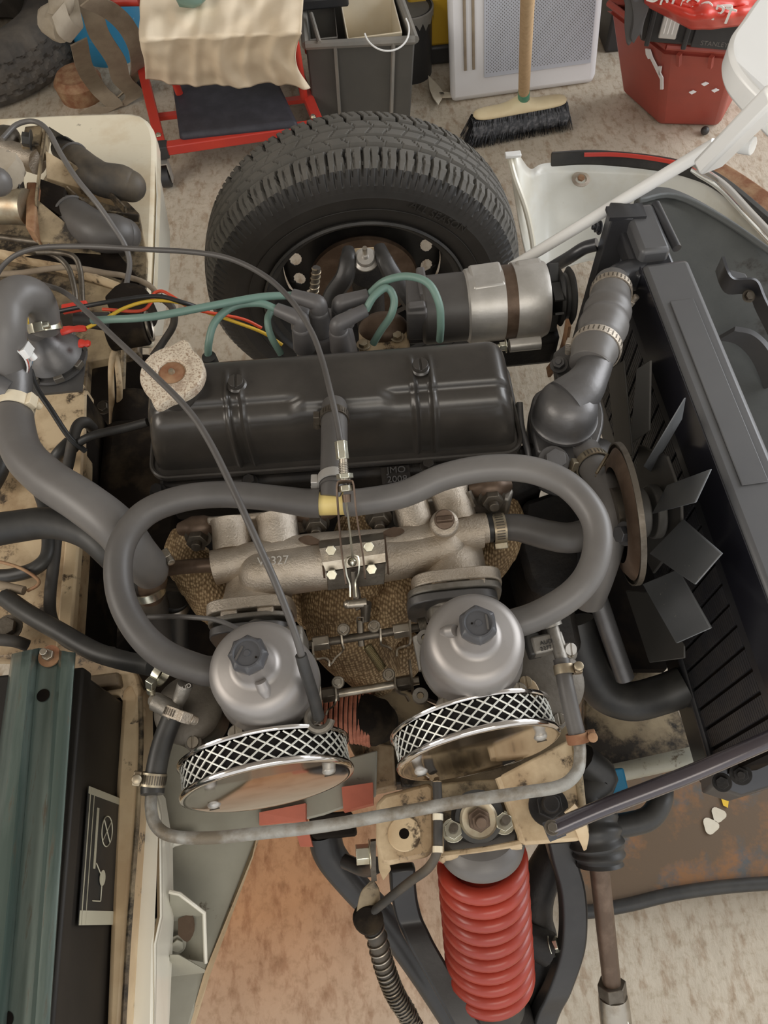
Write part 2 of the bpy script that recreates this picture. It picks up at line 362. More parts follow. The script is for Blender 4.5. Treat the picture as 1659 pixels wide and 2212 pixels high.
def slotscrew(parent, c, ax, r, m='zinc', name='screw', h=.003):
    c = V(c); ax = V(ax).normalized(); a, b, _ = basis(ax); g = G()
    for sgn in (-1, 1):
        pts = [c+(a*math.cos(t)+b*math.sin(t))*r+a*0 for t in [sgn*(.16+(math.pi-.32)*k/8) for k in range(9)]]
        g.prism(pts, ax*h)
    g.cyl(c-ax*.001, c+ax*h*.6, r*.98, r*.98, 16)
    return g.obj(name, m, parent, bevel=.0003)
def hose(name, label, cat, pts, r, m='rubber', seg=18, n=8, group=None, mod=None, parts=None):
    t = thing(name, label, cat, pts[0], group); g = G(); g.tube(pts, r, seg, n, mod=mod); g.obj(parts or 'hose_body', m, t); return t
# ============================================================ THE SETTING
def struct(g, name, m, **k):
    o = g.obj(name, m, None, **k); o['kind'] = 'structure'; return o
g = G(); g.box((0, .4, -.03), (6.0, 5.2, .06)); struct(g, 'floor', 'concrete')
g = G(); g.box((0, 2.95, 1.3), (6.0, .1, 2.6)); struct(g, 'wall_back', 'wall_grey')
g = G(); g.box((-2.95, .4, 1.3), (.1, 5.0, 2.6)); struct(g, 'wall_left', 'wall_grey')
g = G(); g.box((0, .4, 2.65), (6.0, 5.2, .1)); struct(g, 'ceiling', 'wall_grey')

# ============================================================ WHEEL BEYOND THE ENGINE
WY, WX, WZ, WR = .515, .006, .315, .323      # near sidewall plane, centre
wheel = thing('road_wheel', 'road wheel with black grooved tyre behind the engine, on the far side', 'wheel', (WX, WY+.08, 0))
prof = [(.198, .012), (.206, .004), (.222, -.001), (.252, -.004), (.262, -.006), (.266, -.0045), (.283, -.001), (.296, .006), (.306, .015), (.313, .026)]
nt = 34
for i in range(nt+1):
    h = .030+(.152-.030)*i/nt; prof.append((WR-.006*((h-.091)/.061)**2, h))
prof += [(.313, .156), (.300, .172), (.270, .182), (.23, .182), (.200, .168)]
def tread(r, h, th, i):
    if r < .29: return r, h
    d = 0; hh = h-.091
    for gpos, gw in ((-.034, .0026), (-.012, .0022), (.012, .0022), (.034, .0026)):
        if abs(hh-gpos) < gw: d = .008
    if abs(hh) > .036:                       # shoulder blocks: wide curved slots
        ph = (th*64/(2*math.pi)+abs(hh)*9+.10*math.sin(hh*110)) % 1.0
        if ph < .15: d = max(d, .009 if abs(hh) < .07 else .006)
        ph2 = (ph+.5) % 1.0
        if ph2 < .09 and abs(hh) > .045: d = max(d, .005)
    else:
        ph = (th*64/(2*math.pi)+hh*30+(.3 if hh > 0 else 0)) % 1.0
        if ph < .09 and abs(hh) > .012: d = max(d, .004)
        ph = (th*64/(2*math.pi)-hh*22) % 1.0
        if ph < .07 and abs(hh) < .012: d = max(d, .003)
    return r-d, h
g = G(); g.lathe(prof, (WX, WY, WZ), (0, 1, 0), 864, up=(1, 0, 0), fn=tread)
ty = g.obj('tyre', 'tyre', wheel, sharp=28); ty.data.materials.append(MT['tread_pale'])
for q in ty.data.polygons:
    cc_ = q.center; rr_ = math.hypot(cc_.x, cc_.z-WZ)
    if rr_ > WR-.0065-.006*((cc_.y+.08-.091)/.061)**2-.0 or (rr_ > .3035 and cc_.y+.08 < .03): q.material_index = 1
g = G()
for rr in (.236, .2745): g.torus((WX, WY-.0035 if rr < .25 else WY-.002, WZ), (0, 1, 0), rr, .0009, 120, 6)
g.obj('sidewall_ring', 'tyre', wheel)
# rim with eight vent holes
rim = G(); rim.lathe([(.205, .006), (.207, -.001), (.203, -.004), (.199, 0), (.197, .008), (.186, .012), (.182, .04), (.172, .065), (.165, .10)], (WX, WY, WZ), (0, 1, 0), 96)
rim.lathe([(.205, .16), (.165, .10)], (WX, WY, WZ), (0, 1, 0), 96)
rimo = rim.obj('rim', 'rubber_dark', wheel)
g = G(); nh = 16; n = 384
def disc_pt(r, k): th = 2*math.pi*k/n; return V((WX+r*math.cos(th), WY+.115-(.02 if r < .12 else 0), WZ+r*math.sin(th)))
vs = []; R4 = [.05, .125, .127, .129, .1315, .134, .137, .140, .143, .1455, .148, .150, .152, .165]; n4 = len(R4)
for k in range(n):
    for r_ in R4: vs.append(disc_pt(r_, k))
fs = []
for k in range(n):
    ph = (k % (n//nh))/(n//nh)
    for i in range(len(R4)-1):
        rc = (R4[i]+R4[i+1])/2
        if i and i < len(R4)-2 and k//(n//nh) % 1 == 0:
            dx = (ph-.5)*2*math.pi*rc/nh; dy = rc-.139
            if (dx/.0170)**2+(dy/.0125)**2 < 1: continue
        fs.append((k*n4+i, ((k+1) % n)*n4+i, ((k+1) % n)*n4+i+1, k*n4+i+1))
g.add(vs, fs); g.obj('rim_disc', 'rubber_dark', wheel, solid=.003)
g = G(); g.lathe([(.0, .06), (.11, .06), (.113, .066), (.11, .072), (0, .072)], (WX, WY, WZ), (0, 1, 0), 60); g.obj('brake_disc', 'pipe_brown', wheel)
text('ALL SEASON', (WX+.145, WY-.0065, WZ+.205), (1, 0, -.70), (.6, 0, 1), .022, 'tyre', wheel, ext=.0008)

# far suspension seen through the rim
sus = thing('damper_mount', 'cream damper top mount with round washer between two black arms, in front of the wheel', 'suspension', p(790, 560, .56))
g = G(); q = pp([(763, 536, .56), (815, 532, .56), (820, 600, .52), (768, 606, .52)]); g.prism(q, (0, .004, -.03)); g.obj('mount_plate', 'cream_dirty', sus, bevel=.002)
c = p(790, 562, .565); g = G(); g.lathe([(0, .0), (.021, 0), (.021, .003), (.016, .006), (.014, .012), (.006, .013), (.005, .02), (0, .02)], c, (0, -.35, 1), 30); g.obj('washer', 'alu_bright', sus)
g = G(); g.cyl(c, c+V((0, -.008, .034)), .004, .004, 12); g.obj('stud', 'steel', sus)
g = G(); g.cyl(c+V((0, 0, -.03)), V((c.x, c.y+.06, .13)), .028, .024, 20); g.obj('damper_body', 'engine_black', sus)
g = G(); g.box((c.x, c.y+.06, .11), (.09, .16, .05)); g.obj('lower_arm', 'engine_black', sus, bevel=.008)
for pts in ([(752, 537, .57), (752, 560, .57), (744, 600, .55), (718, 640, .52), (700, 700, .48)], [(820, 532, .57), (830, 560, .57), (850, 598, .55), (880, 640, .53), (905, 680, .50)]):
    g = G(); g.tube(pp(pts), [.010, .014, .016, .016, .015], 10, 6, flat=.7); g.obj('arm', 'arm_black', sus)
bs = thing('brake_hose', 'short ribbed brake hose standing up in front of the far wheel', 'hose', p(683, 578, .62))
g = G(); a = p(684, 578, .62); b = p(676, 650, .56); g.tube([a, b], rp(9, a), 12, 1); hb = g.obj('hose_body', 'rubber_dusty', bs)
g = G(); g.coil(a, b, rp(9.5, a), .0012, 7, 6); g.obj('guard_coil', 'brass', bs)

# ============================================================ THINGS ON THE FLOOR BEHIND
def old_tyre(c, R, wd, label, group=None, ax=(0, 0, 1)):
    pr = [(R*.58, .02), (R*.66, 0), (R*.85, -.004), (R*.95, .012), (R, .035)]
    for i in range(12): pr.append((R+.004*math.sin(i/11*math.pi), .04+(wd-.08)*i/11))
    pr += [(R, wd-.035), (R*.95, wd-.012), (R*.85, wd+.004), (R*.66, wd), (R*.58, wd-.02), (R*.60, wd*.5), (R*.58, .02)]
    def fn(r, h, th, i):
        if r > R*.99:
            z = math.sin(th*46)*.008
            for gp in (.25, .5, .75):
                if abs(h-wd*gp+z) < .006: return r-.008, h
        return r, h
    g = G(); g.lathe(pr, (0, 0, 0), ax, 240, fn=fn)
    return single(G().add([q+V(c) for q in g.v], g.f), 'old_tyre', 'tyre_old', label, 'tyre', group, loc=c, sharp=30)
old_tyre(p(-40, 170, 0)+V((0, .12, 0)), .33, .17, 'worn dusty tyre lying flat on the floor, lower of the two at top left', 'old tyres in the corner')
old_tyre(p(-40, 170, 0)+V((-.12, .19, .175)), .31, .16, 'worn dark tyre on top of the other, in the top left corner', 'old tyres in the corner')

# red plastic can and blue tub with paint runs
t = thing('paint_tub', 'blue plastic tub with cream paint runs among the webbing straps', 'tub', p(245, 140, 0))
c = p(240, 150, 0)+V((0, .12, 0)); g = G(); g.lathe([(0, 0), (.11, 0), (.135, .26), (.142, .265), (.142, .28), (.128, .28), (.10, .01), (0, .01)], c, (0, 0, 1), 36); g.obj('tub_body', 'blue_paint', t)
g = G(); g.torus(c+V((0, 0, .27)), (0, .5, 1), .14, .003, 30, 6, 0, math.pi); g.obj('handle', 'steel', t)
g = G(); c = p(90, 40, 0)+V((.05, .25, 0)); g.lathe([(0, 0), (.10, 0), (.10, .30), (.07, .33), (.03, .34), (.03, .37), (0, .37)], c, (0, 0, 1), 24)
single(g, 'fuel_can', 'red_plastic', 'red plastic can standing behind the old tyres', 'can', loc=c)
g = G(); c = p(180, 205, 0); g.lathe([(0, 0), (.07, 0), (.075, .05), (.06, .07), (0, .075)], c, (0, 0, 1), 20)
single(g, 'tin_lid', 'rust', 'low red and cream tin on the floor under the straps', 'tin', loc=c)
def strap(pts, wid, label, wd, m='webbing'):
    g = G(); g.strip(smooth(pp(pts), 6), wd, wid, .004); return single(g, 'webbing_strap', m, label, 'strap', 'webbing straps beside the tyres', loc=p(*pts[0]))
strap([(180, -20, .40), (200, 30, .36), (215, 75, .30), (250, 130, .20), (262, 170, .12), (290, 205, .03), (255, 232, .004)], .055, 'dusty webbing strap hanging down across the blue tub', (1, .25, 0))
strap([(150, -20, .42), (160, 40, .38), (165, 75, .34), (140, 60, .38), (125, 20, .42)], .05, 'webbing strap folded in a loop above the tyres', (.7, .7, .3), 'rag_white')
strap([(190, 0, .42), (240, 25, .36), (275, 60, .30), (296, 110, .22), (292, 170, .08), (262, 205, .02)], .05, 'pale webbing strap curling down beside the red frame', (.8, .3, .3))
strap([(170, 90, .30), (185, 150, .16), (215, 195, .04), (250, 235, .006), (185, 238, .006)], .05, 'webbing strap trailing on the floor beside the old tyres', (.9, .2, .2))
g = G(); c = p(125, 45, .36)
g.ball(c, .05, (1, 1, .8), 16); g.ball(c+V((.03, -.01, .04)), .035, (1, 1, .8), 14)
for i, q in enumerate(g.v): g.v[i] = q+V((noise.noise(q*30), noise.noise(q*31+V((5, 5, 5))), noise.noise(q*29)))*.015
single(g, 'rag', 'rag_white', 'crumpled pale rag knotted on the straps by the tyres', 'rag')

# red creeper seat
t = thing('mechanics_seat', 'low red steel mechanic seat frame with dark tray, under the cream cloth', 'seat', p(520, 300, 0))
def bar(g, a, b, w=.028, h=.028):
    a = V(a); b = V(b); d = (b-a); x, y, z = basis(d); up = V((0, 0, 1)); s_ = d.normalized().cross(up).normalized(); u2 = s_.cross(d.normalized())
    R = Matrix((s_, d.normalized(), u2)).transposed(); return g.box((a+b)/2, (w, d.length, h), R)
FL, FR = p(350, 322, .11), p(690, 272, .11); BL, BR = p(300, 120, .11), p(650, 150, .11)
BL = FL+(BL-FL)*1.0; BR = FR+V((BL.x-FL.x, BL.y-FL.y, 0))*.9
for a, b in ((FL, FR), (FL, BL), (FR, BR), (BL, BR)):
    g = G(); bar(g, a, b); g.obj('frame_rail', 'red_paint', t, bevel=.003)
g = G(); bar(g, FL.lerp(BL, .35)+V((0, 0, -.01)), FR.lerp(BR, .35)+V((0, 0, -.01)), .02, .012); g.obj('cross_bar', 'red_paint', t)
for q in (FL, FR, BL, BR):
    g = G(); c = V((q.x-.012, q.y-.012, .032)); g.cyl(c+V((-.012, 0, 0)), c+V((.012, 0, 0)), .03, .03, 20); wv = g.obj('castor_wheel', 'plastic_black', t)
    g = G(); g.box(c+V((-.017, 0, .018)), (.003, .03, .06)); g.box(c+V((.017, 0, .018)), (.003, .03, .06)); g.box(c+V((0, 0, .05)), (.038, .034, .004)); g.obj('castor_fork', 'alu_bright', wv)
    g = G(); g.box((q.x, q.y, .108), (.034, .034, .036)); g.obj('end_cap', 'plastic_black', t, bevel=.002)
# tray
T = [p(370, 172, .14), p(600, 172, .14), p(644, 264, .14), p(386, 292, .14)]
g = G(); g.prism(T, (0, 0, -.03)); g.obj('tray', 'pad_vinyl', t, bevel=.012, sharp=60)
for px, py, s_ in ((342, 292, 0), (676, 252, 0)):
    bolt(t, p(px, py, .125), (0, 0, 1), .006, .004, 'zinc', name='bolt')
# uprights of seat and upper pad
PD = [p(330, 0, .36), p(640, 0, .36), p(632, 70, .36), p(332, 75, .36)]
PD = [PD[3].lerp(PD[0], 1.5), PD[2].lerp(PD[1], 1.5), PD[2], PD[3]]
for q in PD:
    g = G(); g.cyl(V((q.x, q.y+.10, .12)), V((q.x, q.y+.04, q.z-.03)), .011, .011, 12); g.obj('upright', 'red_paint', t)
g = G(); g.prism(PD, (0, 0, -.035)); g.obj('seat_pad', 'pad_vinyl', t, bevel=.01, sharp=60)
g = G(); g.cyl(p(180, 5, .35), p(300, 2, .35), .012, .012, 12); g.obj('handle_bar', 'red_paint', t)

# cloth: drapes over the pad and falls at the front
def cloth_fn(u, v):
    # u across, v from back to front hem
    top = [(305, -60), (660, -60)]; fold = [(302, 85), (650, 70)]; hem = [(306, 168), (668, 190)]
    wob = noise.noise(V((u*5, v*3, 3)))*.018+noise.noise(V((u*11, v*7, 9)))*.008
    ridge = (.020*abs(math.sin(u*8+math.sin(v*3)*.8))**8+.014*abs(math.sin(u*19+v*2))**6)*(.15+v**1.5)
    if v < .5:
        s_ = v/.5; L = V(top[0]+(0,)).lerp(V(fold[0]+(0,)), s_); R_ = V(top[1]+(0,)).lerp(V(fold[1]+(0,)), s_)
        x = L.lerp(R_, u); return p(x.x+noise.noise(V((v*6, u*2, 1)))*6*(1 if u > .9 or u < .1 else 0), x.y, .42+wob+ridge*.5-.01*s_)
    s_ = (v-.5)/.5
    L = V(fold[0]+(0,)).lerp(V(hem[0]+(0,)), s_); R_ = V(fold[1]+(0,)).lerp(V(hem[1]+(0,)), s_)
    L.x += 10*math.sin(s_*2); R_.x += -22*math.sin(s_*math.pi)+2
    x = L.lerp(R_, u); yy = x.y+6*math.sin(u*5)*s_+4*noise.noise(V((u*6, 0, 0)))*s_
    zz = .41-.20*s_; return p(x.x, yy, zz)+V((0, -1, .3))*(wob*1.2+ridge)
g = G(); g.grid(cloth_fn, 90, 70)
single(g, 'dust_cloth', 'cloth', 'cream cotton dust cloth draped over the red mechanic seat', 'cloth', solid=.003, sharp=180)
g = G(); c = p(412, -8, .45); g.ball(c, .03, (1.3, 1, .8), 14)
for i, q in enumerate(g.v): g.v[i] = q+V((noise.noise(q*50), noise.noise(q*51), 0))*.012
single(g, 'green_cloth', 'lead_green', 'small green cloth on top of the cream dust cloth', 'cloth')

# grey crate
t = thing('storage_crate', 'dark grey open plastic crate between the cream cloth and the white heater', 'crate', p(780, 260, 0))
b0, b1 = p(683, 290, 0), p(884, 290, 0); H = .27
t0, t1 = p(660, 98, H), p(897, 86, H); dz = V((0, .34, 0))
cr = [t0, t1, t1+dz+V((-.035, 0, 0)), t0+dz+V((.0, 0, 0))]
lo = [b0, b1, b1+dz*.85, b0+dz*.85]
def ring(a, b, k): return [x.lerp(y, k) for x, y in zip(a, b)]
inn = [cr[0]+V((.012, .012, 0)), cr[1]+V((-.012, .012, 0)), cr[2]+V((-.012, -.012, 0)), cr[3]+V((.012, -.012, 0))]
inl = [lo[0]+V((.012, .012, .01)), lo[1]+V((-.012, .012, .01)), lo[2]+V((-.012, -.012, .01)), lo[3]+V((.012, -.012, .01))]
g = G(); g.add(lo+cr+inn+inl, [(0, 1, 2, 3)]+[(i, (i+1) % 4, 4+(i+1) % 4, 4+i) for i in range(4)]+[(4+i, 4+(i+1) % 4, 8+(i+1) % 4, 8+i) for i in range(4)]+[(8+i, 8+(i+1) % 4, 12+(i+1) % 4, 12+i) for i in range(4)]+[(15, 14, 13, 12)])
g.obj('crate_body', 'crate_grey', t, bevel=.006)
g = G()
for i in range(4): g.tube([cr[i], cr[(i+1) % 4]], .011, 8, 1)
g.obj('crate_rim', 'crate_rim', t)
for k in (.27, .80):
    g = G(); a = cr[0].lerp(cr[1], k)+V((0, -.006, 0)); b = lo[0].lerp(lo[1], k)+V((0, -.006, 0)); bar(g, a, b, .008, .008); g.obj('rib', 'crate_rim', t)
# containers inside the crate
def tub(c, sx, sy, h, m, label, rot=0, name='plastic_tub'):
    R = Matrix.Rotation(rot, 3, 'Z')
    o = [R @ V((x*sx/2, y*sy/2, 0)) for x, y in ((-1, -1), (1, -1), (1, 1), (-1, 1))]
    vs = [V(c)+q*.8 for q in o]+[V(c)+q+V((0, 0, h)) for q in o]+[V(c)+q*.95+V((0, 0, h)) for q in o]+[V(c)+q*.76+V((0, 0, .01)) for q in o]
    g = G(); g.add(vs, [(0, 1, 2, 3)]+[(i, (i+1) % 4, 4+(i+1) % 4, 4+i) for i in range(4)]+[(4+i, 4+(i+1) % 4, 8+(i+1) % 4, 8+i) for i in range(4)]+[(8+i, 8+(i+1) % 4, 12+(i+1) % 4, 12+i) for i in range(4)]+[(15, 14, 13, 12)])
    return single(g, name, m, label, 'tub', loc=c, bevel=.008)
cc = (cr[0]+cr[1]+cr[2]+cr[3])/4
tub(cc+V((.045, -.045, -.235)), .15, .20, .235, 'plastic_cream', 'cream plastic tub standing in the grey crate', .05)
tub(cc+V((-.09, -.01, -.235)), .08, .2, .22, 'crate_rim', 'paint-splashed grey tub at the left inside the grey crate', 0)
g = G(); g.torus(p(835, 62, .30), (.1, -.5, 1), .06, .0025, 30, 6, 0, 3.4); single(g, 'tub_handle', 'white_gloss', 'thin white bucket handle lying on the tub in the crate', 'handle')
g = G(); g.box(p(690, 5, .30)+V((0, .05, 0)), (.16, .12, .03)); single(g, 'black_board', 'plastic_black', 'black lid lying across the back of the grey crate', 'lid', bevel=.006)
g = G(); g.cyl(p(672, 30, .29), p(690, 92, .28), .006, .006, 8); single(g, 'stick', 'crate_rim', 'thin grey stirring stick in the left of the crate', 'stick')
# paint tin
t = thing('paint_tin', 'black paint tin with pale runs at the rim, right of the grey crate', 'tin', p(905, 190, 0)); c = p(893, 185, 0)+V((0, .07, 0))
g = G(); g.lathe([(0, 0), (.065, 0), (.065, .19), (.068, .195), (.068, .2), (.06, .2), (.055, .193), (0, .193)], c, (0, 0, 1), 32); g.obj('tin_body', 'plastic_black', t)
g = G(); g.lathe([(.0, .194), (.058, .1945), (.0665, .202), (.0695, .199), (.069, .18)], c, (0, 0, 1), 40, fn=lambda r, h, th, i: (r, h-(.03*max(0, math.sin(th*7))**3+.02*max(0, math.sin(th*11+1))**4 if i == 4 else 0))); g.obj('paint_run', 'crate_rim', t)
# yellow tool box
t = thing('tool_box', 'yellow and black tool box standing behind the paint tin', 'box', p(945, 120, 0)); c = p(948, 145, 0)+V((.02, .10, 0))
g = G(); g.box(c+V((0, 0, .03)), (.24, .18, .06)); g.obj('base', 'plastic_black', t, bevel=.01)
g = G(); g.box(c+V((0, 0, .13)), (.23, .17, .15)); g.obj('body', 'yellow_box', t, bevel=.012)
g = G(); g.box(c+V((0, 0, .24)), (.25, .19, .09), taper=.8); g.obj('lid', 'plastic_black', t, bevel=.012)
g = G(); c = p(905, 20, 0)+V((.0, .18, 0)); g.box(c+V((0, 0, .16)), (.10, .14, .32)); single(g, 'black_case', 'plastic_black', 'black case standing behind the paint tin and yellow box', 'case', bevel=.01)
# torn paper
g = G()
for pts in ([(925, 165), (948, 188), (960, 205), (946, 228), (935, 212), (928, 195)], [(948, 200), (985, 203), (985, 211), (952, 212)]):
    g.prism([p(a, b, .012) for a, b in pts], (0, 0, .004))
single(g, 'torn_paper', 'paper', 'torn scrap of pale cardboard on the floor left of the white heater', 'paper')

# heater panel
t = thing('panel_heater', 'white panel heater with perforated grille leaning behind the broom', 'heater', p(1130, 220, 0))
A, B = p(972, 226, 0), p(1284, 182, 0); up = V((-.02, .16, .62)); th_ = V((.02, .10, 0))
g = G(); q = [A, B, B+up, A+up]; g.prism(q, th_); g.obj('casing', 'heater_white', t, bevel=.018, sharp=50)
nrm = (B-A).cross(up).normalized()
if nrm.y > 0: nrm = -nrm
def hp(u, v, o=.002): return A+(B-A)*u+up*v+nrm*o
g = G(); g.prism([hp(.235, .10), hp(.955, .10), hp(.955, .98), hp(.235, .98)], nrm*.003); gr = g.obj('grille', 'heater_grille', t)
g = G()
for i in range(62):
    for j in range(62):
        u_ = .25+.695*i/61; v_ = .12+.85*(j+(.5 if i % 2 else 0))/62
        if v_ > .97: continue
        c = hp(u_, v_, .0056); e1 = (B-A).normalized()*.0017; e2 = up.normalized()*.0022
        g.add([c-e1, c-e2, c+e1, c+e2], [(0, 1, 2, 3)])
o = g.obj('perforation', 'rubber_pale', gr); o['kind'] = 'stuff'
for u_ in (.10, .155):
    g = G(); g.prism([hp(u_, .14), hp(u_+.018, .14), hp(u_+.018, .98), hp(u_, .98)], nrm*.004); g.obj('channel', 'webbing', t, bevel=.001)
# broom
t = thing('broom', 'wooden broom with dark bristles and green taped handle leaning on the heater', 'broom', p(1120, 260, 0))
a, b = p(1022, 250, .085), p(1224, 213, .085); d = (b-a).normalized(); s_ = V((-d.y, d.x, 0))
g = G()
def stock(u, v):
    th = 2*math.pi*v; c = a.lerp(b, u); e = (1-abs(2*u-1)**8)**.5*.9+.1
    hump = .022*math.exp(-((u-.5)/.11)**2)
    return c+s_*math.cos(th)*.024*e+V((0, 0, 1))*((math.sin(th)*(.013+(hump if math.sin(th) > 0 else 0)))*e)
g.grid(stock, 50, 25); g.obj('broom_head', 'wood_pale', t, sharp=60)
g = G()
for i in range(1500):
    u_ = random.random(); v_ = random.uniform(-1, 1); c = a.lerp(b, u_)+s_*v_*.02+V((0, 0, -.008))
    o_ = d*((u_-.5)*.05+random.uniform(-.006, .006))+s_*(v_*.016+random.uniform(-.004, .004))+V((0, 0, -.072))
    e = d*.0016; e2 = s_*.0016
    g.add([c-e, c+e, c+e2+o_*1.0, c-e2+o_], [(0, 1, 2, 3)])
g.grid(lambda u, v: a.lerp(b, -.015+u*1.03)+d*0+s_*math.cos(v*6.2832)*.028+V((0, 0, -.045+math.sin(v*6.2832)*.035)), 30, 16)
o = g.obj('bristles', 'bristle', t); o['kind'] = 'stuff'
hb, ht = p(1131, 213, .105), p(1142, -60, .70)
g = G(); g.cyl(hb, ht, .0155, .0145, 20); hd = g.obj('handle', 'wood', t)
g = G(); g.cyl(hb.lerp(ht, .02), hb.lerp(ht, .085), .0163, .0163, 20); g.obj('tape', 'tape_green', t)
g = G(); g.cyl(hb+V((0, 0, -.01)), hb.lerp(ht, .018), .02, .0165, 20); g.obj('socket', 'steel', t)

# red crate + black tool case + bag
t = thing('red_crate', 'red plastic crate with white paint splashes, on the floor at upper right', 'crate', p(1490, 270, 0))
lo = [p(1424, 271, 0), p(1552, 274, 0)]; lo += [lo[1]+V((.11, .16, 0)), lo[0]+V((-.07, .17, 0))]
Ht = .30; cr = [p(1440, 100, Ht), p(1600, 112, Ht)]; cr += [cr[1]+V((.13, .20, 0)), cr[0]+V((-.10, .21, 0))]
g = G(); g.add(lo+cr+[q+V((0, 0, -.02)) for q in cr], [(0, 1, 2, 3)]+[(i, (i+1) % 4, 4+(i+1) % 4, 4+i) for i in range(4)]+[(8, 9, 10, 11)]); g.obj('crate_body', 'red_crate', t, bevel=.014)
g = G()
for i in range(4): g.tube([cr[i], cr[(i+1) % 4]], .008, 8, 1)
g.obj('crate_rim', 'red_crate', t)
for k in (.18, .62):
    g = G(); a = cr[0].lerp(cr[1], k)+V((0, -.008, -.012)); b = a.lerp(lo[0].lerp(lo[1], k), .12)+V((0, -.006, 0)); bar(g, a, b, .01, .01); g.obj('handle_rib', 'red_crate', t)
def bx(corners, off): g = G(); g.prism(corners, off); return g
for k, pts in enumerate(([(1398, 102), (1408, 104), (1414, 122), (1404, 124), (1399, 114)], [(1408, 122), (1414, 122), (1436, 165), (1436, 190), (1430, 190), (1430, 168)], [(1426, 140), (1433, 140), (1430, 160), (1427, 158)])):
    g = G(); fnr = (cr[0]-cr[3]).cross(V((0, 0, 1))).normalized(); fnr = fnr if fnr.x < 0 else -fnr
    pl = cr[3]+(lo[3]-cr[3])*0; nn_ = (cr[0]-cr[3]).cross(lo[0]-cr[0]).normalized()
    if nn_.x > 0: nn_ = -nn_
    def onp(a_, b_):
        v_ = p(a_, b_, d=1)-CAM; t_ = (pl-CAM).dot(nn_)/v_.dot(nn_); return CAM+v_*t_
    g.prism([onp(*q_)+nn_*.004 for q_ in pts], nn_*.0025); g.obj('paint_splash', 'heater_white', t)
for a_, b_ in ((1523, 178), (1496, 196), (1545, 192)):
    g = G(); nn_ = (cr[1]-cr[0]).cross(lo[0]-cr[0]).normalized(); nn_ = nn_ if nn_.y < 0 else -nn_; pl = cr[0]
    c = onp(a_, b_)+nn_*.004; e1 = (cr[1]-cr[0]).normalized(); g.prism([c-e1*.009, c+V((0, 0, -.005)), c+e1*.010+V((0, 0, .003)), c+V((0, 0, .006))], nn_*.002); g.obj('paint_splash', 'heater_white', t)
t = thing('tool_case', 'black plastic tool case with silver latch sitting on the red crate', 'case', p(1500, 100, .30))
q = [p(1382, 92, .31), p(1600, 112, .31), p(1640, 0, .31)+V((.1, .1, 0)), p(1350, -10, .31)+V((0, .05, 0))]
bx(q, (0, 0, .10)).obj('case_body', 'plastic_black', t, bevel=.01)
bx([x+V((0, 0, .105)) for x in q], (0, 0, .035)).obj('case_lid', 'plastic_black', t, bevel=.01)
fr = q[1]-q[0]; fn_ = V((fr.y, -fr.x, 0)).normalized()
def cf(u, h, o=.004): return q[0]+fr*u+V((0, 0, h))+fn_*o
bx([cf(.16, .02), cf(.34, .02), cf(.34, .115), cf(.16, .115)], fn_*.008).obj('latch', 'latch', t, bevel=.004)
for k in (.205, .245, .285):
    bx([cf(k-.006, .035, .012), cf(k+.006, .035, .012), cf(k+.006, .10, .012), cf(k-.006, .10, .012)], fn_*.003).obj('latch_rib', 'white_gloss', t)
for k in (.045, .41): bx([cf(k, 0), cf(k+.05, 0), cf(k+.05, .135), cf(k, .135)], fn_*.012).obj('corner_rib', 'plastic_black', t, bevel=.003)
bx([cf(.50, .005), cf(1.1, .005), cf(1.1, .07), cf(.50, .07)], fn_*.005).obj('front_panel', 'plastic_black', t, bevel=.003)
text('STANLEY', cf(.72, .018, .0095), fr, (0, 0, 1), .016, 'rubber_pale', t)
t = thing('dust_sheet', 'grey plastic sheet hanging from the left end of the black tool case', 'sheet', p(1360, 60, .3))
g = G(); g.grid(lambda u, v: p(1322+u*70+8*math.sin(v*5)+v*38*(1-u), -20+v*(112 if u > .5 else 100), .46-v*.12)+V((0, 0, .02*math.sin(u*6+v*3))), 14, 18); g.obj('sheet', 'rad_grey', t, solid=.003)
g = G(); g.box(p(1350, 120, 0)+V((.02, .09, .13)), (.16, .14, .26)); single(g, 'dark_box', 'plastic_black', 'black box on the floor between the heater and red crate', 'box', bevel=.008)
# red bag with white lettering
t = thing('plastic_bag', 'red plastic bag with white lettering lying on the black tool case', 'bag', p(1530, 20, .46))
def bagf(u, v):
    x = 1395+u*260; y0 = -40; y1 = 6+52*min(1, u*2.6)-34*max(0, u-.55)
    y = y0+(y1-y0)*v; return p(x, y, .47+.03*math.sin(u*3.1)-.06*max(0, v-.75)*4+.006*noise.noise(V((u*9, v*7, 2)))*2)
g = G(); g.grid(bagf, 40, 24); g.obj('bag_body', 'red_plastic', t, solid=.012, sharp=180)
e0, e1 = p(1432, -4, .497), p(1550, 30, .497)
text('DRUGOPT', (e0+e1)/2, e1-e0, (e1-e0).cross(V((0, 0, -1)))+V((0, 0, .3)), .042, 'white_print', t, ext=.004)
g = G(); g.tube(pp([(1500, -8, .5), (1545, 12, .5), (1580, 14, .5), (1565, 30, .49), (1545, 38, .48)]), .0035, 6, 6); g.obj('stripe', 'white_print', t)
g = G(); g.ball(p(1523, 282, .012), .012); single(g, 'pebble', 'rubber_dark', 'tiny dark pebble in front of the red crate', 'pebble')

# ============================================================ TIPPED BONNET (hinged open ahead of the car)
t = thing('bonnet', 'white car bonnet tipped forward, its pale inner wing facing up at right', 'bonnet', p(1400, 500, 0))
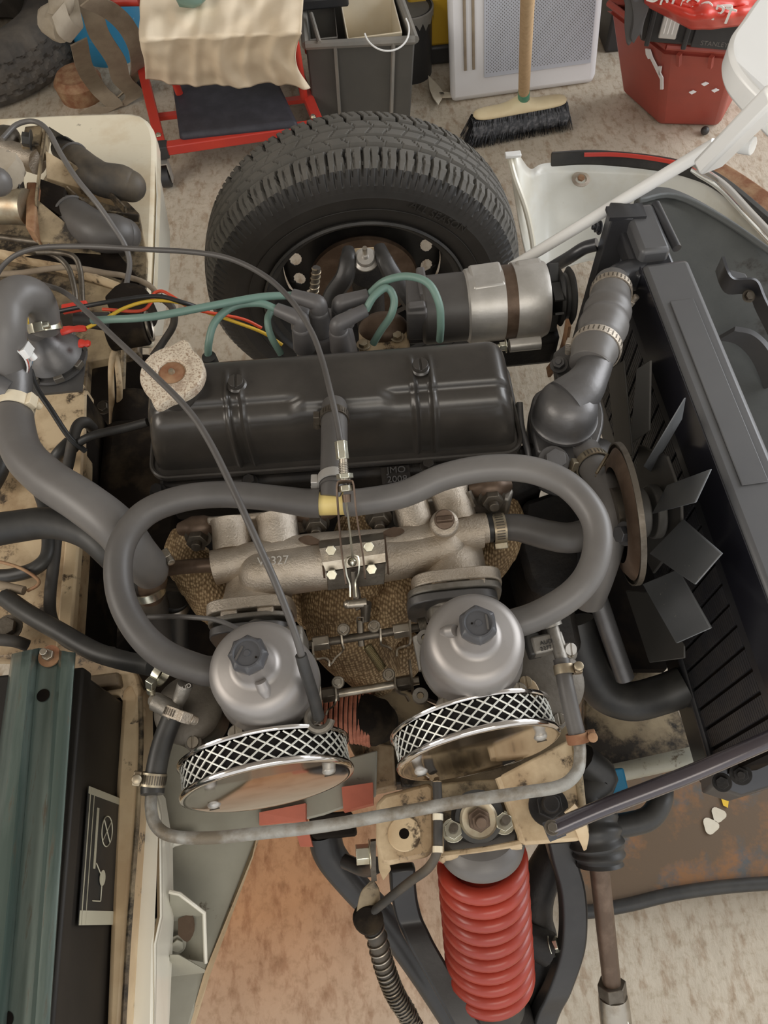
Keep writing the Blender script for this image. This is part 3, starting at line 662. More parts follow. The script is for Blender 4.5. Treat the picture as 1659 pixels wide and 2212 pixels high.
# inner wing skin: outline on the floor side rising to the front
out = [(1098, 332, .34), (1118, 334, .34), (1145, 365, .26), (1182, 352, .24), (1300, 355, .24), (1430, 362, .25), (1500, 372, .26), (1560, 420, .28), (1620, 480, .30), (1675, 545, .32)]
inn = [(1170, 640, .08), (1175, 620, .08), (1185, 600, .08), (1215, 580, .08), (1290, 560, .10), (1400, 560, .12), (1470, 560, .14), (1540, 600, .16), (1610, 660, .18), (1690, 720, .20)]
O_ = smooth(pp(out), 5); I_ = smooth(pp(inn), 5); n_ = len(O_)
def wing(u, v):
    i = min(int(u*(n_-1)+.5), n_-1); s_ = v; q = O_[i].lerp(I_[i], s_); return q+V((0, 0, -.05*math.sin(s_*math.pi)))
g = G(); g.grid(wing, n_, 16); g.obj('inner_wing', 'white_bonnet', t, solid=.004, sharp=60)
g = G(); g.tube(pp([(1098, 332, .34), (1112, 385, .31), (1135, 450, .25), (1150, 520, .18), (1158, 600, .10), (1160, 650, .06)]), .007, 8, 6); g.obj('wheel_arch_edge', 'white_paint', t)
g = G(); g.box(p(1108, 334, .347), (.036, .016, .008)); g.obj('edge_tab', 'white_gloss', t, bevel=.002)
g = G(); c = p(1254, 389, .215); g.lathe([(.012, 0), (.021, .001), (.022, .004), (.014, .005), (.012, 0)], c, (0, -.2, 1), 24); g.obj('grommet_plate', 'alu_cast', t)
bolt(t, c+V((0, 0, .003)), (0, -.2, 1), .009, .005, 'rust', washer=False)
g = G(); g.strip(smooth(pp([(1190, 344, .27), (1280, 340, .28), (1400, 350, .29), (1490, 368, .29), (1560, 400, .30), (1680, 500, .32)]), 6), (0, .5, 1), .03, .02); g.obj('rubber_seal', 'rubber_dark', t, bevel=.004)
g = G(); g.strip(smooth(pp([(1262, 334, .31), (1330, 334, .312), (1400, 341, .315), (1480, 355, .32)]), 6), (0, .5, 1), .007, .010); g.obj('red_strip', 'red_paint', t)
g = G(); g.tube(pp([(1500, 364, .30), (1560, 402, .31), (1620, 465, .33), (1690, 540, .35)]), .012, 10, 6); g.obj('bright_trim', 'chrome', t)
g = G(); g.strip(smooth(pp([(1520, 358, .27), (1590, 400, .28), (1660, 450, .30), (1720, 500, .3)]), 6), (.6, .6, .0), .06, .02); g.obj('outer_bumper', 'rust', t, bevel=.004)
# grey valance behind the radiator
t2 = thing('front_valance', 'large matt grey front valance panel behind the radiator', 'panel', p(1550, 560, .3))
pts = pp([(1370, 428, .42), (1405, 422, .42), (1450, 418, .40), (1560, 470, .38), (1680, 560, .36), (1720, 620, .36), (1720, 1150, .20), (1500, 900, .22), (1380, 600, .30)])
g = G(); g.prism(pts, (0, 0, -.012)); g.obj('panel', 'valance_grey', t2, bevel=.004)
g = G(); g.strip(smooth(pp([(1372, 428, .425), (1450, 418, .41), (1560, 472, .39), (1700, 570, .37)]), 5), (.3, -1, .2), .03, .012); g.obj('folded_edge', 'valance_grey', t2, bevel=.003)
# bracket and arch in the valance
t3 = thing('bonnet_latch_bracket', 'small grey folded bracket on the valance right of the radiator', 'bracket', p(1590, 600, .4))
g = G(); g.prism(pp([(1575, 582, .46), (1610, 590, .46), (1625, 615, .46), (1580, 612, .46)]), (0, 0, -.006)); g.obj('plate', 'rad_grey', t3, bevel=.002)
g = G(); g.strip(smooth(pp([(1555, 570, .47), (1565, 600, .47), (1580, 618, .46), (1625, 620, .46), (1645, 660, .44), (1680, 730, .40)]), 4), (0, 0, 1), .035, .005); g.obj('flange', 'rad_black', t3)
bolt(t3, p(1617, 640, .45), (0, -.5, 1), .008, .006, 'steel_dark')
g = G(); g.strip(smooth(pp([(1570, 720, .34), (1610, 730, .34), (1645, 765, .33), (1675, 830, .30)]), 6), (.2, -.4, 1), .05, .01)
single(g, 'valance_arch', 'rad_grey', 'curved grey flange at the right frame edge behind the radiator', 'flange')
g = G(); g.prism(pp([(1610, 780, .12), (1700, 760, .12), (1700, 880, .12), (1640, 870, .12)]), (0, 0, -.01)); single(g, 'number_plate', 'white_bonnet', 'scrap of white panel seen through the opening at the right edge', 'panel')

# white strut and rod
t = thing('bonnet_stay', 'white painted bonnet stay rod running up to a white bracket at upper right', 'stay', p(1110, 575, .62))
g = G(); g.tube([p(1105, 577, .60), p(1545, 312, .86)], [.0085, .0085], 14, 1); g.obj('stay_rod', 'white_bright', t)
a, b = p(1528, 355, .90), p(1690, 192, 1.02)
g = G(); x = V((1, 1, 0)).normalized(); R = Matrix(((b-a).normalized().cross(V((0, 0, 1))).normalized(), (b-a).normalized(), (b-a).normalized().cross(V((0, 0, 1))).normalized().cross((b-a).normalized()))).transposed()
g.box((a+b)/2, (.032, (b-a).length, .020), R); g.obj('channel_bracket', 'white_bright', t, bevel=.004)
c = p(1609, 316, .925); g = G(); g.cyl(c+V((-.004, .004, 0)), c+V((.006, -.006, .004)), .0095, .0095, 18); g.obj('pivot_pin', 'white_gloss', t, bevel=.001)
g = G(); g.prism(pp([(1560, 290, .91), (1590, 280, .91), (1600, 300, .91), (1575, 320, .91)]), (0, 0, .004)); g.obj('stay_end', 'white_gloss', t, bevel=.002)
t = thing('headlamp_bowl', 'bright white rounded headlamp shell at the upper right edge', 'headlamp', p(1660, 100, .95))
ol = smooth(pp([(1800, -90, .99), (1690, -60, .99), (1640, -10, .99), (1606, 38, .985), (1582, 72, .98), (1576, 104, .98), (1586, 140, .975), (1612, 176, .97), (1650, 214, .965), (1700, 262, .96), (1800, 330, .96)]), 6)
g = G(); g.prism(ol, (0, 0, -.03)); g.obj('shell', 'white_bright', t, bevel=.009, sharp=60)
# ============================================================ RADIATOR
X_, Y_, Z_ = V((1, 0, 0)), V((0, 1, 0)), V((0, 0, 1))
RZ = .75
rad = thing('radiator', 'black painted radiator with long top tank, running down the right side', 'radiator', p(1500, 900, .40))
ea, eb = p(1400, 606, RZ), p(1668, 1310, RZ); fa, fb = p(1487, 536, RZ), p(1770, 1060, RZ)
dirY = (eb-ea).normalized(); far_l = p(1392, 590, RZ)
L0 = ea; L1 = ea+dirY*.57; W = .062
nx = V((-dirY.y, dirY.x, 0)); nx = nx if nx.x > 0 else -nx
A0, A1 = L0-dirY*.03, L1
g = G(); g.prism([A0, A1, A1+nx*W, A0+nx*W], (0, 0, -.075)); tank = g.obj('top_tank', 'rad_grey', rad, bevel=.007, sharp=55)
g = G(); g.prism([A0+dirY*.07+nx*.016+V((0, 0, .0006)), A0+dirY*.34+nx*.016+V((0, 0, .0006)), A0+dirY*.34+nx*.046+V((0, 0, .0006)), A0+dirY*.07+nx*.046+V((0, 0, .0006))], (0, 0, .0016)); g.obj('pressed_panel', 'rad_grey', tank, bevel=.0012, sharp=55)
g = G(); g.prism([A0-nx*.0012+V((0, 0, -.004)), A1-nx*.0012+V((0, 0, -.004)), A1-nx*.0012+V((0, 0, -.072)), A0-nx*.0012+V((0, 0, -.072))], nx*.001); g.obj('side_face', 'rad_side', tank)
# lower step at the far end with filler box
B0 = A0-dirY*.085
g = G(); g.prism([B0-nx*.006, A0-nx*.006+dirY*.01, A0+nx*.05+dirY*.01, B0+nx*.05], (0, 0, -.03)); g.v = [q+V((0, 0, -.012)) for q in g.v]; g.obj('tank_shoulder', 'rad_black', tank, bevel=.005, sharp=55)
g = G(); g.prism([B0-dirY*.015+nx*.002, A0+nx*.002-dirY*.012, A0+nx*.042-dirY*.012, B0-dirY*.015+nx*.042], (0, 0, -.05)); g.v = [q+V((0, 0, .008)) for q in g.v]; g.obj('header_cover', 'rad_grey', tank, bevel=.006, sharp=55)
g = G(); g.tube([A0-dirY*.10+nx*.046+V((0, 0, .004)), A0-dirY*.015+nx*.05+V((0, 0, .004))], .006, 10, 1); g.obj('vent_tube', 'rad_black', tank)
# core
ctop, cbot = RZ-.075, .455
C0, C1 = B0+nx*.012, A1
g = G(); g.prism([C0+V((0, 0, ctop-RZ)), C1+nx*.012+V((0, 0, ctop-RZ)), C1+nx*.05+V((0, 0, ctop-RZ)), C0+nx*.04+V((0, 0, ctop-RZ))], (0, 0, -(ctop-cbot))); core = g.obj('core', 'void_black', rad)
g = G(); Lc = (C1-C0).length
k = 0
while k*.026 < Lc-.02:          # vertical fin stacks between the water tubes
    q = C0+dirY*(.004+k*.026)+V((0, 0, ctop-RZ))-nx*.004
    for z_ in range(36):
        qq = q+V((0, 0, -.003-z_*(ctop-cbot)/36)); g.prism([qq, qq+dirY*.021, qq+dirY*.021+nx*.008, qq+nx*.008], (0, 0, -(ctop-cbot)/36*.80))
    k += 1
o = g.obj('cooling_fins', 'fin_grey', core); o['kind'] = 'stuff'
g = G(); bar(g, C0+V((0, 0, ctop-RZ-.01))-nx*.004, C0+dirY*Lc+V((0, 0, ctop-RZ-.01))-nx*.004, .01, .024); g.obj('solder_flange', 'rad_black', rad, bevel=.002)
g = G(); g.prism([C0+V((0, 0, cbot-RZ)), C1+V((0, 0, cbot-RZ)), C1+nx*.06+V((0, 0, cbot-RZ)), C0+nx*.06+V((0, 0, cbot-RZ))], (0, 0, -.06)); g.obj('bottom_tank', 'rad_black', rad, bevel=.005)
# side channel (far end) : long dark upright seen as a diagonal
g = G(); a = p(1322, 470, RZ+.01); b = p(1236, 770, .50)
g.prism([a, a+V((.028, -.006, 0)), V((b.x+.028, b.y-.006, b.z)), b], (.004, .03, .0)); g.obj('side_channel', 'rad_black', rad, bevel=.002)
g = G(); g.prism([a+V((-.004, -.002, .002)), a+V((.045, -.006, .002)), a+V((.045, .02, .002)), a+V((-.004, .02, .002))], (0, 0, -.006)); g.obj('channel_cap', 'rad_black', rad)
bolt(rad, p(1296, 492, .70), (-1, 0, .2), .007, .006, 'rad_black', stud=.006)
# inlet elbow
e = pp([(1405, 588, .715), (1375, 590, .72), (1340, 600, .722), (1318, 622, .722)])
g = G(); g.tube(e, [.019, .020, .020, .020], 18, 5); g.obj('inlet_elbow', 'rad_black', rad)

t = hose('radiator_support_tube', 'dark support tube from the radiator top to the far chassis, below the white rod', 'tube', pp([(1290, 528, .69), (1262, 536, .68), (1230, 556, .66), (1172, 592, .60), (1120, 640, .55)]), .0095, 'rad_black', 12)
t = hose('radiator_stay_tube', 'long glossy dark purple-black stay tube crossing the lower right corner', 'tube', pp([(1196, 1791, .705), (1300, 1746, .715), (1500, 1668, .735), (1720, 1572, .75)]), .0082, 'stay_gloss', 16)
g = G(); g.tube(pp([(1180, 1798, .70), (1215, 1784, .706)]), .009, 10, 1, flat=.4); g.obj('flattened_end', 'rad_black', t)
bolt(t, p(1192, 1788, .711), (0, 0, 1), .005, .004, 'steel_dark')
# radiator near-bottom mounting
t = thing('radiator_mount', 'black bracket and bolts at the lower right, under the stay tube', 'bracket', p(1590, 1690, .45))
g = G(); g.prism(pp([(1535, 1640, .50), (1700, 1580, .50), (1700, 1690, .46), (1600, 1720, .44), (1540, 1700, .46)]), (0, 0, -.05)); g.obj('plate', 'rad_black', t, bevel=.004)
bolt(t, p(1600, 1672, .51), (-.4, -.2, 1), .009, .008, 'engine_black', stud=.01)
bolt(t, p(1560, 1690, .48), (-.4, -.2, 1), .008, .008, 'engine_black')

# ============================================================ FAN AND PULLEY
FX = .335; hub = p(1412, 1105, x=FX)
fan = thing('cooling_fan', 'grey many-bladed cooling fan in front of the radiator core', 'fan', hub)
g = G(); g.cyl(hub+V((-.006, 0, 0)), hub+V((.006, 0, 0)), .034, .034, 40); g.cyl(hub+V((-.03, 0, 0)), hub+V((-.012, 0, 0)), .028, .032, 24); g.obj('hub', 'blade_dark', fan, bevel=.002)
tips = [(1385, 790), (1478, 862), (1533, 1016), (1556, 1200), (1515, 1374), (1440, 1425)]
angs = []
for a_ in tips:
    q = p(*a_, x=FX)-hub; angs.append((math.atan2(q.z, q.y), math.hypot(q.y, q.z)))
BL = [([(1312, 802), (1346, 778), (1366, 985), (1330, 985)], (.345, .33, .33, .34), 1),
 ([(1374, 797), (1405, 778), (1402, 930), (1360, 960)], (.335, .35, .345, .33), 1),
 ([(1478, 858), (1470, 905), (1404, 1020), (1388, 1008)], (.325, .350, .345, .325), 0),
 ([(1534, 1013), (1500, 1086), (1408, 1110), (1440, 1048)], (.345, .322, .322, .342), 0),
 ([(1474, 1122), (1558, 1196), (1500, 1263), (1402, 1196)], (.345, .345, .318, .318), 0),
 ([(1387, 1262), (1463, 1230), (1535, 1357), (1460, 1390)], (.318, .345, .345, .315), 0),
 ([(1350, 1275), (1405, 1280), (1477, 1395), (1478, 1422), (1402, 1432)], (.33, .35, .36, .36, .335), 1)]
for qs, xs, dk in BL:
    q = [p(a_, b_, x=x_) for (a_, b_), x_ in zip(qs, xs)]
    g = G(); g.prism(smooth(q+[q[0]], 1)[:-1], (.0025, 0, 0)); g.obj('blade', 'blade_dark' if dk else 'blade', fan, bevel=.0035)
g = G(); g.prism([p(a_, b_, x=x_) for a_, b_, x_ in ((1378, 960, .345), (1440, 985, .345), (1470, 1075, .345), (1472, 1160, .345), (1410, 1240, .345), (1365, 1150, .345))], (.004, 0, 0)); g.obj('spider_plate', 'blade_dark', fan, bevel=.002)
pul = thing('water_pump_pulley', 'thin-rimmed rusty pulley with ribbed brass edge beside the fan', 'pulley', p(1350, 1110, x=.25))
PA = V((1, -.02, .11)).normalized(); pc = p(1350, 1110, x=.262); Rp = .079
g = G(); g.lathe([(Rp-.002, -.003), (Rp, -.003), (Rp, .003), (Rp-.003, .003), (Rp-.012, .001), (.03, .0), (.03, -.012), (0, -.012)], pc, PA, 60); g.obj('rim', 'steel_dark', pul)
g = G(); g.lathe([(Rp-.026, -.010), (Rp-.014, -.008), (Rp-.006, -.002)], pc, PA, 60); g.obj('flange', 'pipe_brown', pul)
for k in range(12):
    th = -math.pi*.55+k*.16; d = V((-.11*math.sin(th), math.cos(th), math.sin(th)))
    g = G(); g.tube([pc+d*(Rp-.026)+V((-.02, 0, 0)), pc+d*(Rp-.003)+V((-.002, 0, 0))], .0018, 6, 1); g.obj('rib', 'brass', pul)
bolt(pul, pc+V((-.014, -.035, .025)), (-1, -.2, .4), .009, .008, 'rad_black')

# ============================================================ ENGINE
eng = thing('engine', 'black cast engine block and cylinder head under the rocker cover', 'engine', V((-.04, -.04, .3)))
g = G(); g.prism([V(q) for q in ((-.268, -.118, .708), (.172, -.133, .708), (.172, .030, .708), (-.268, .045, .708))], (0, 0, -.085)); head = g.obj('cylinder_head', 'engine_black', eng, bevel=.006)
g = G(); g.box((-.05, -.03, .48), (.43, .17, .30)); g.obj('block', 'engine_black', eng, bevel=.01)
g = G(); g.box((-.05, -.03, .31), (.40, .24, .10), taper=.8); g.obj('sump', 'engine_grime', eng, bevel=.01)
g = G(); g.box((-.33, -.03, .45), (.13, .22, .30), taper=.9); g.obj('bellhousing', 'engine_grime', eng, bevel=.02)
g = G(); g.prism(pp([(1075, 970, .70), (1160, 950, .70), (1180, 1040, .66), (1100, 1070, .66)]), (0, 0, -.10)); g.obj('front_casting', 'engine_black', eng, bevel=.008)
# head bolts along the near edge
for px, py in ((342, 1062), (540, 1042), (925, 1006), (1105, 990)):
    bolt(eng, p(px, py, .709), (0, -.1, 1), rp(13, p(px, py, .71)), .009, 'engine_black', name='head_bolt')
# cast numbers plate
q = pp([(822, 1010, .711), (884, 1004, .711), (888, 1040, .711), (826, 1046, .711)]); g = G(); g.prism(q, (0, 0, -.003)); g.obj('cast_pad', 'engine_black', eng)
text('JMO', p(856, 1016, .7115), (1, -.03, 0), (0, 1, 0), rp(22, q[0]), 'graphite', eng, ext=.0012)
text('2008', p(858, 1036, .7115), (1, -.03, 0), (0, 1, 0), rp(22, q[0]), 'graphite', eng, ext=.0012)

# ---- rocker cover
rk = thing('rocker_cover', 'satin black pressed rocker cover along the top of the engine', 'cover', V((-.045, -.045, .71)))
XL, XR = -.268, .166
def bump(x):
    return x
ridges = [p(492, 890, .79).x, p(524, 890, .79).x, p(895, 850, .79).x, p(935, 850, .79).x]
mid0, mid1 = p(640, 870, .79).x, p(835, 850, .79).x
def rock(u, v):
    x = XL+(XR-XL)*u; ex = min(u, 1-u)*(XR-XL)
    end = 1.0 if ex > .03 else (1-(1-ex/.03)**2.6)**(1/2.6)
    yc = -.046-.03*(x+.05)
    th = math.pi*v                                   # 0 far flange .. pi near flange
    c_, s_ = math.cos(th), math.sin(th)
    e = .40
    yy = (abs(c_)**e)*(1 if c_ > 0 else -1); zz = abs(s_)**e
    hw = .047+.012*(1-zz)                            # narrower at top
    near = 1 if c_ < 0 else 0
    step = -.006 if (c_ < 0 and not (mid0 < x < mid1)) else 0
    def sm(a, b, t): t = max(0, min(1, (t-a)/(b-a))); return t*t*(3-2*t)
    m_ = sm(mid0-.012, mid0+.012, x)*(1-sm(mid1-.012, mid1+.012, x))
    topd = .0085*(1-m_)*sm(.10, .20, -c_)+.003*m_*sm(.3, .5, -c_)      # shallow step down on near half, absent at middle dome
    rd = 0
    for a in ridges: rd += .0034*math.exp(-((x-a)/.0030)**2)
    gap = 0
    for a, b in ((ridges[0], ridges[1]), (ridges[2], ridges[3])):
        gap += .003*sm(a, a+.004, x)*(1-sm(b-.004, b, x))
    rd *= sm(-.2, .1, -c_); gap *= sm(-.2, .1, -c_)
    off = rd-gap
    h = .088*end*zz
    y = yc+yy*hw*(1 if not 0 else 1)*(end*.15+.85)
    z = .712+h-topd*zz
    nrm = V((0, yy*.8, zz*.6)).normalized()
    ux = x
    q = V((ux, y, z))+nrm*off
    return q
g = G(); g.grid(rock, 240, 70); g.obj('cover_shell', 'rocker_black', rk, sharp=60)
def rrect(x0, x1, y0, y1, r, z, n=8):
    o = []
    for cx, cy, a0 in ((x1-r, y1-r, 0), (x0+r, y1-r, 90), (x0+r, y0+r, 180), (x1-r, y0+r, 270)):
        for k in range(n+1):
            a = math.radians(a0+90*k/n); x = cx+r*math.cos(a); y = cy+r*math.sin(a); o.append(V((x, y-.03*(x+.05), z)))
    return o
g = G(); g.prism(rrect(XL-.008, XR+.008, -.117, .024, .022, .7165), (0, 0, -.006)); g.obj('flange', 'rocker_black', rk, bevel=.002, sharp=50)
g = G(); pts = rrect(XL-.006, XR+.006, -.115, .022, .022, .718); g.tube(pts+[pts[0]], .003, 8, 1); g.obj('rolled_edge', 'rocker_black', rk)
for px, py in ((512, 832), (908, 796)):
    c = p(px, py, .800); g = G(); g.lathe([(0, 0), (.0115, 0), (.0115, .001), (.0095, .003), (.0095, .004), (0, .004)], c, Z_, 24); wsh = g.obj('washer', 'rocker_black', rk)
    slotscrew(wsh, c+V((0, 0, .003)), Z_, .0088, 'rocker_black', 'cover_nut', .006)
# oil cap
cp = thing('oil_filler_cap', 'speckled rusty cream oil filler cap with two lugs on the rocker cover', 'cap', p(372, 808, .80))
c = p(372, 806, .826); Rc = rp(70, c)
ax = V((.03, -.05, 1)).normalized()
def capfn(r, h, th, i):
    if i < 3: return r, h
    l = 0
    for t0 in (math.radians(72), math.radians(250)):
        d = (th-t0+math.pi) % (2*math.pi)-math.pi; l += .28*math.exp(-(d/.24)**2)
    return r*(1+l), h
g = G(); g.lathe([(0, .0015), (Rc*.3, .0015), (Rc*.42, -.0005), (Rc*.46, .003), (Rc*.6, .0042), (Rc*.95, .003), (Rc, -.001), (Rc, -.009), (Rc*.94, -.009)], c, ax, 160, up=(1, 0, 0), fn=lambda r, h, th, i: (r, h) if i < 5 else capfn(r, h, th, i)); g.obj('cap_top', 'cap_speckle', cp, sharp=50)
g = G(); g.lathe([(0, .0022), (Rc*.30, .0022), (Rc*.40, .0008)], c, ax, 40); g.obj('centre_dish', 'rust', cp)
g = G(); g.lathe([(0, .006), (Rc*.08, .0055), (Rc*.11, .002)], c, ax, 20); g.obj('rivet', 'brass', cp)
g = G(); g.lathe([(Rc*.86, -.006), (Rc*.86, -.022), (Rc*.78, -.034)], c, ax, 40); g.obj('neck', 'rocker_black', cp)

# ============================================================ IGNITION
dis = thing('distributor', 'black distributor cap with five push-on plug lead boots behind the rocker cover', 'distributor', p(695, 730, .66))
dc = p(702, 735, .70)
g = G(); g.lathe([(0, .03), (.030, .03), (.038, .02), (.040, 0), (.042, -.03), (.03, -.06), (.02, -.14), (0, -.14)], dc, Z_, 40); g.obj('cap', 'distributor_plastic', dis)
boots = [((655, 735, .745), (650, 690, .775), (598, 668, .778)), ((735, 735, .745), (730, 700, .775), (790, 670, .778)), ((690, 700, .745), (688, 655, .775), (632, 638, .778)), ((740, 680, .735), (735, 655, .765), (795, 638, .768)), ((650, 690, .73), (652, 668, .75), (655, 655, .75))]
for k, (a, b, c) in enumerate(boots):
    a, b, c = p(*a), p(*b), p(*c)
    g = G(); g.tube([a+V((0, 0, -.015)), a.lerp(b, .55)], [rp(25, a), rp(22, a)], 18, 1); g.ball(a.lerp(b, .55), rp(22, a), (1, 1, .6), 16); tw_ = g.obj('tower', 'distributor_plastic', dis)
    if k == 4: continue
    g = G(); g.tube([a.lerp(b, .5), a.lerp(b, .95), b.lerp(c, .22), b.lerp(c, .7), c], [rp(19, a), rp(18, a), rp(17, a), rp(15, a), rp(14, a)], 16, 5); g.obj('boot', 'distributor_plastic', dis)
leads = [
 ([(598, 668, .778), (560, 655, .785), (505, 662, .785), (465, 695, .78), (451, 740, .765), (450, 778, .74)], 'green plug lead looping down left of the rocker cover top edge'),
 ([(632, 638, .778), (560, 642, .79), (450, 662, .80), (330, 684, .80), (240, 690, .79), (200, 692, .78)], 'long green lead running left to the coil'),
 ([(590, 665, .760), (578, 690, .76), (585, 725, .745), (607, 765, .72)], 'short green plug lead between the distributor and rocker cover'),
 ([(795, 638, .768), (830, 608, .79), (880, 597, .80), (925, 612, .80), (948, 655, .785), (952, 700, .76), (950, 735, .73)], 'green plug lead arching highest beside the alternator'),
 ([(790, 670, .778), (808, 640, .79), (835, 622, .79), (851, 645, .78), (845, 680, .765), (822, 715, .74), (806, 742, .72)], 'green plug lead in a tight loop right of the distributor')]
for pts, lb in leads:
    g = G(); q = pp(pts); g.tube(q, .0048 if len(pts) > 4 else .0045, 14, 8); single(g, 'plug_lead', 'lead_green', lb, 'cable', 'green ignition leads', loc=q[0])
g = G(); c = p(451, 770, .75); g.cyl(c, c+V((0, 0, -.05)), .009, .011, 16); single(g, 'plug_boot', 'rubber_dark', 'black plug boot at the far rear corner of the rocker cover', 'boot', loc=c)
# fuel pump
t = thing('fuel_pump', 'cream-topped fuel pump behind the rocker cover right of the distributor', 'pump', p(825, 740, .6))
g = G(); g.prism(smooth(pp([(775, 715, .66), (790, 706, .66), (860, 700, .66), (875, 705, .66), (878, 760, .66), (775, 765, .66)]), 3), (0, 0, -.02)); g.obj('top_plate', 'cream_dirty', t, bevel=.003)
g = G(); c = p(828, 712, .655); g.ball(c, .036, (1, .8, .6), 24); g.obj('dome', 'pipe_brown', t)
for a_ in ((785, 745), (858, 728)):
    bolt(t, p(*a_, .662), Z_, .007, .005, 'brass')

# ============================================================ ALTERNATOR
alt = thing('alternator', 'silver alternator with brown centre band behind the rocker cover front end', 'alternator', p(1080, 690, .66))
a0, a1 = p(905, 672, .68), p(1175, 645, .68); ax = (a1-a0).normalized(); Ra = .052
c0 = a0+V((0, -.0, 0))
def A(d): return c0+ax*d
Lt = (a1-a0).length
g = G(); g.lathe([(0, .0), (.040, 0), (.047, .006), (.047, Lt*.38), (0, Lt*.38)], A(0), ax, 48); g.obj('rear_cover', 'rubber', alt, bevel=.002)
g = G(); g.box(A(-.004)+V((0, -.005, .01)), (.028, .065, .055), Matrix.Rotation(-.08, 3, 'Z')); g.box(A(-.006)+V((0, -.028, .008)), (.024, .012, .075)); g.box(A(.006)+V((0, .014, .035)), (.012, .05, .02)); g.obj('plug_housing', 'distributor_plastic', alt, bevel=.003)
g = G(); pr = [(.0, Lt*.36), (.046, Lt*.36), (.050, Lt*.38), (.0515, Lt*.44), (.0515, Lt*.655), (.049, Lt*.66), (0, Lt*.66)]; g.lathe(pr, A(0), ax, 60); g.obj('rear_casing', 'alu_bright', alt)
g = G(); g.lathe([(.0505, Lt*.655), (.0505, Lt*.75)], A(0), ax, 60); g.obj('stator_band', 'pipe_brown', alt)
g = G(); g.lathe([(0, Lt*.745), (.0525, Lt*.745), (.0535, Lt*.80), (.054, Lt*.95), (.050, Lt*1.0), (.03, Lt*1.03), (0, Lt*1.03)], A(0), ax, 60); g.obj('front_casing', 'alu_bright', alt)
for d0, w_ in ((Lt*.40, .045), (Lt*.77, .035)):
    g = G(); g.box(A(d0+w_/2)+V((0, .006, .045)), (w_, .045, .012), Matrix.Rotation(.05, 3, 'Z')); g.obj('casing_boss', 'alu_bright', alt, bevel=.004)
c = p(1148, 742, .68); g = G(); g.cyl(c-ax*.03, c+ax*.012, .009, .009, 16); g.obj('lug', 'alu_bright', alt)
bolt(alt, c-ax*.034, -ax, .0065, .008, 'zinc', stud=.012)
ac = A(Lt*1.03)
for k in range(7):
    th = k*2*math.pi/7+.3; d = V((0, math.cos(th), math.sin(th))); g = G(); g.box(ac+d*.034+ax*.006, (.012, .003, .03), Matrix.Rotation(-th+.6, 3, 'X')); g.obj('fan_blade', 'rubber_dark', alt)
g = G(); g.lathe([(0, .012), (.036, .012), (.040, .016), (.032, .021), (.032, .025), (.040, .030), (.036, .033), (0, .034)], ac, ax, 48); g.obj('pulley', 'rubber_dark', alt)
g = G(); g.strip(smooth([A(Lt*1.10)+V((0, -.066, .022)), A(Lt*1.10)+V((0, -.07, -.01)), A(Lt*1.10)+V((0, -.065, -.05)), A(Lt*1.10)+V((-.01, -.06, -.09))], 4), ax, .004, .016); g.obj('adjusting_bracket', 'rust', alt)
g = G(); g.box(A(Lt*.85)+V((0, -.01, -.07)), (.10, .06, .06)); g.obj('lower_bracket', 'engine_black', alt, bevel=.01)

# ============================================================ THERMOSTAT HOUSING + TOP HOSE
th_ = thing('thermostat_housing', 'graphite-painted thermostat housing with domed elbow beside the rocker cover', 'housing', p(1220, 950, .66))
c = p(1222, 888, .738)
g = G(); g.lathe([(0, .034), (.012, .033), (.024, .029), (.034, .018), (.037, .004), (.037, -.01), (.040, -.012), (.039, -.018), (0, -.018)], c, (0, .02, 1), 48); g.obj('dome', 'graphite', th_, sharp=60)
el = pp([(1225, 868, .75), (1255, 842, .755), (1275, 812, .757), (1288, 780, .757)])
g = G(); g.tube(el, [.030, .027, .022, .0205], 20, 6); g.obj('outlet_elbow', 'graphite', th_)
g = G(); fl = smooth(pp([(1150, 935, .712), (1146, 880, .712), (1170, 840, .712), (1270, 830, .712), (1303, 880, .712), (1300, 935, .712), (1272, 985, .712), (1215, 998, .712), (1160, 975, .712)]), 4); g.prism(fl, (0, 0, -.014)); g.obj('flange', 'graphite', th_, bevel=.003)
fl2 = [q+(sum(fl, V())/len(fl)-q)*-.02+V((0, 0, -.018)) for q in fl]; g = G(); g.prism(fl2, (0, -.01, -.05)); g.obj('lower_body', 'graphite', th_, bevel=.005)
bolt(th_, p(1252, 950, .714), Z_, rp(18, c), .009, 'graphite')
g = G(); g.tube(pp([(1180, 985, .70), (1210, 1010, .69), (1270, 1000, .68), (1300, 985, .67)]), [.02, .024, .026, .024], 16, 5); g.obj('pump_neck', 'graphite', th_)
g = G(); g.strip(smooth(pp([(1232, 985, .708), (1250, 990, .71), (1272, 982, .712), (1290, 975, .71)]), 3), (0, .5, 1), .006, .002); g.obj('rust_streak', 'rust', th_)
g = G(); g.box(p(1190, 1000, .70), (.03, .02, .02)); bolt(th_, p(1196, 996, .715), (.1, -.3, 1), .013, .010, 'graphite'); g.obj('boss', 'graphite', th_, bevel=.003)
g = G(); g.prism(pp([(1196, 760, .72), (1232, 735, .72), (1240, 800, .72), (1205, 830, .72)]), (0, 0, -.02)); g.obj('strap_bracket', 'graphite', th_, bevel=.003)
bolt(th_, p(1208, 788, .725), (-.3, -.2, 1), .008, .007, 'graphite', stud=.004)
hs = thing('top_hose', 'grey convoluted radiator top hose with two slotted clamps', 'hose', p(1300, 700, .74))
hp_ = pp([(1322, 612, .722), (1315, 660, .735), (1302, 710, .745), (1282, 765, .757), (1274, 790, .757)])
def conv(t): return 1+(.10*math.exp(-((t-.32)/.05)**2)-.05*math.exp(-((t-.40)/.02)**2)+.10*math.exp(-((t-.48)/.06)**2)-.05*math.exp(-((t-.60)/.02)**2)+.06*math.exp(-((t-.70)/.07)**2))
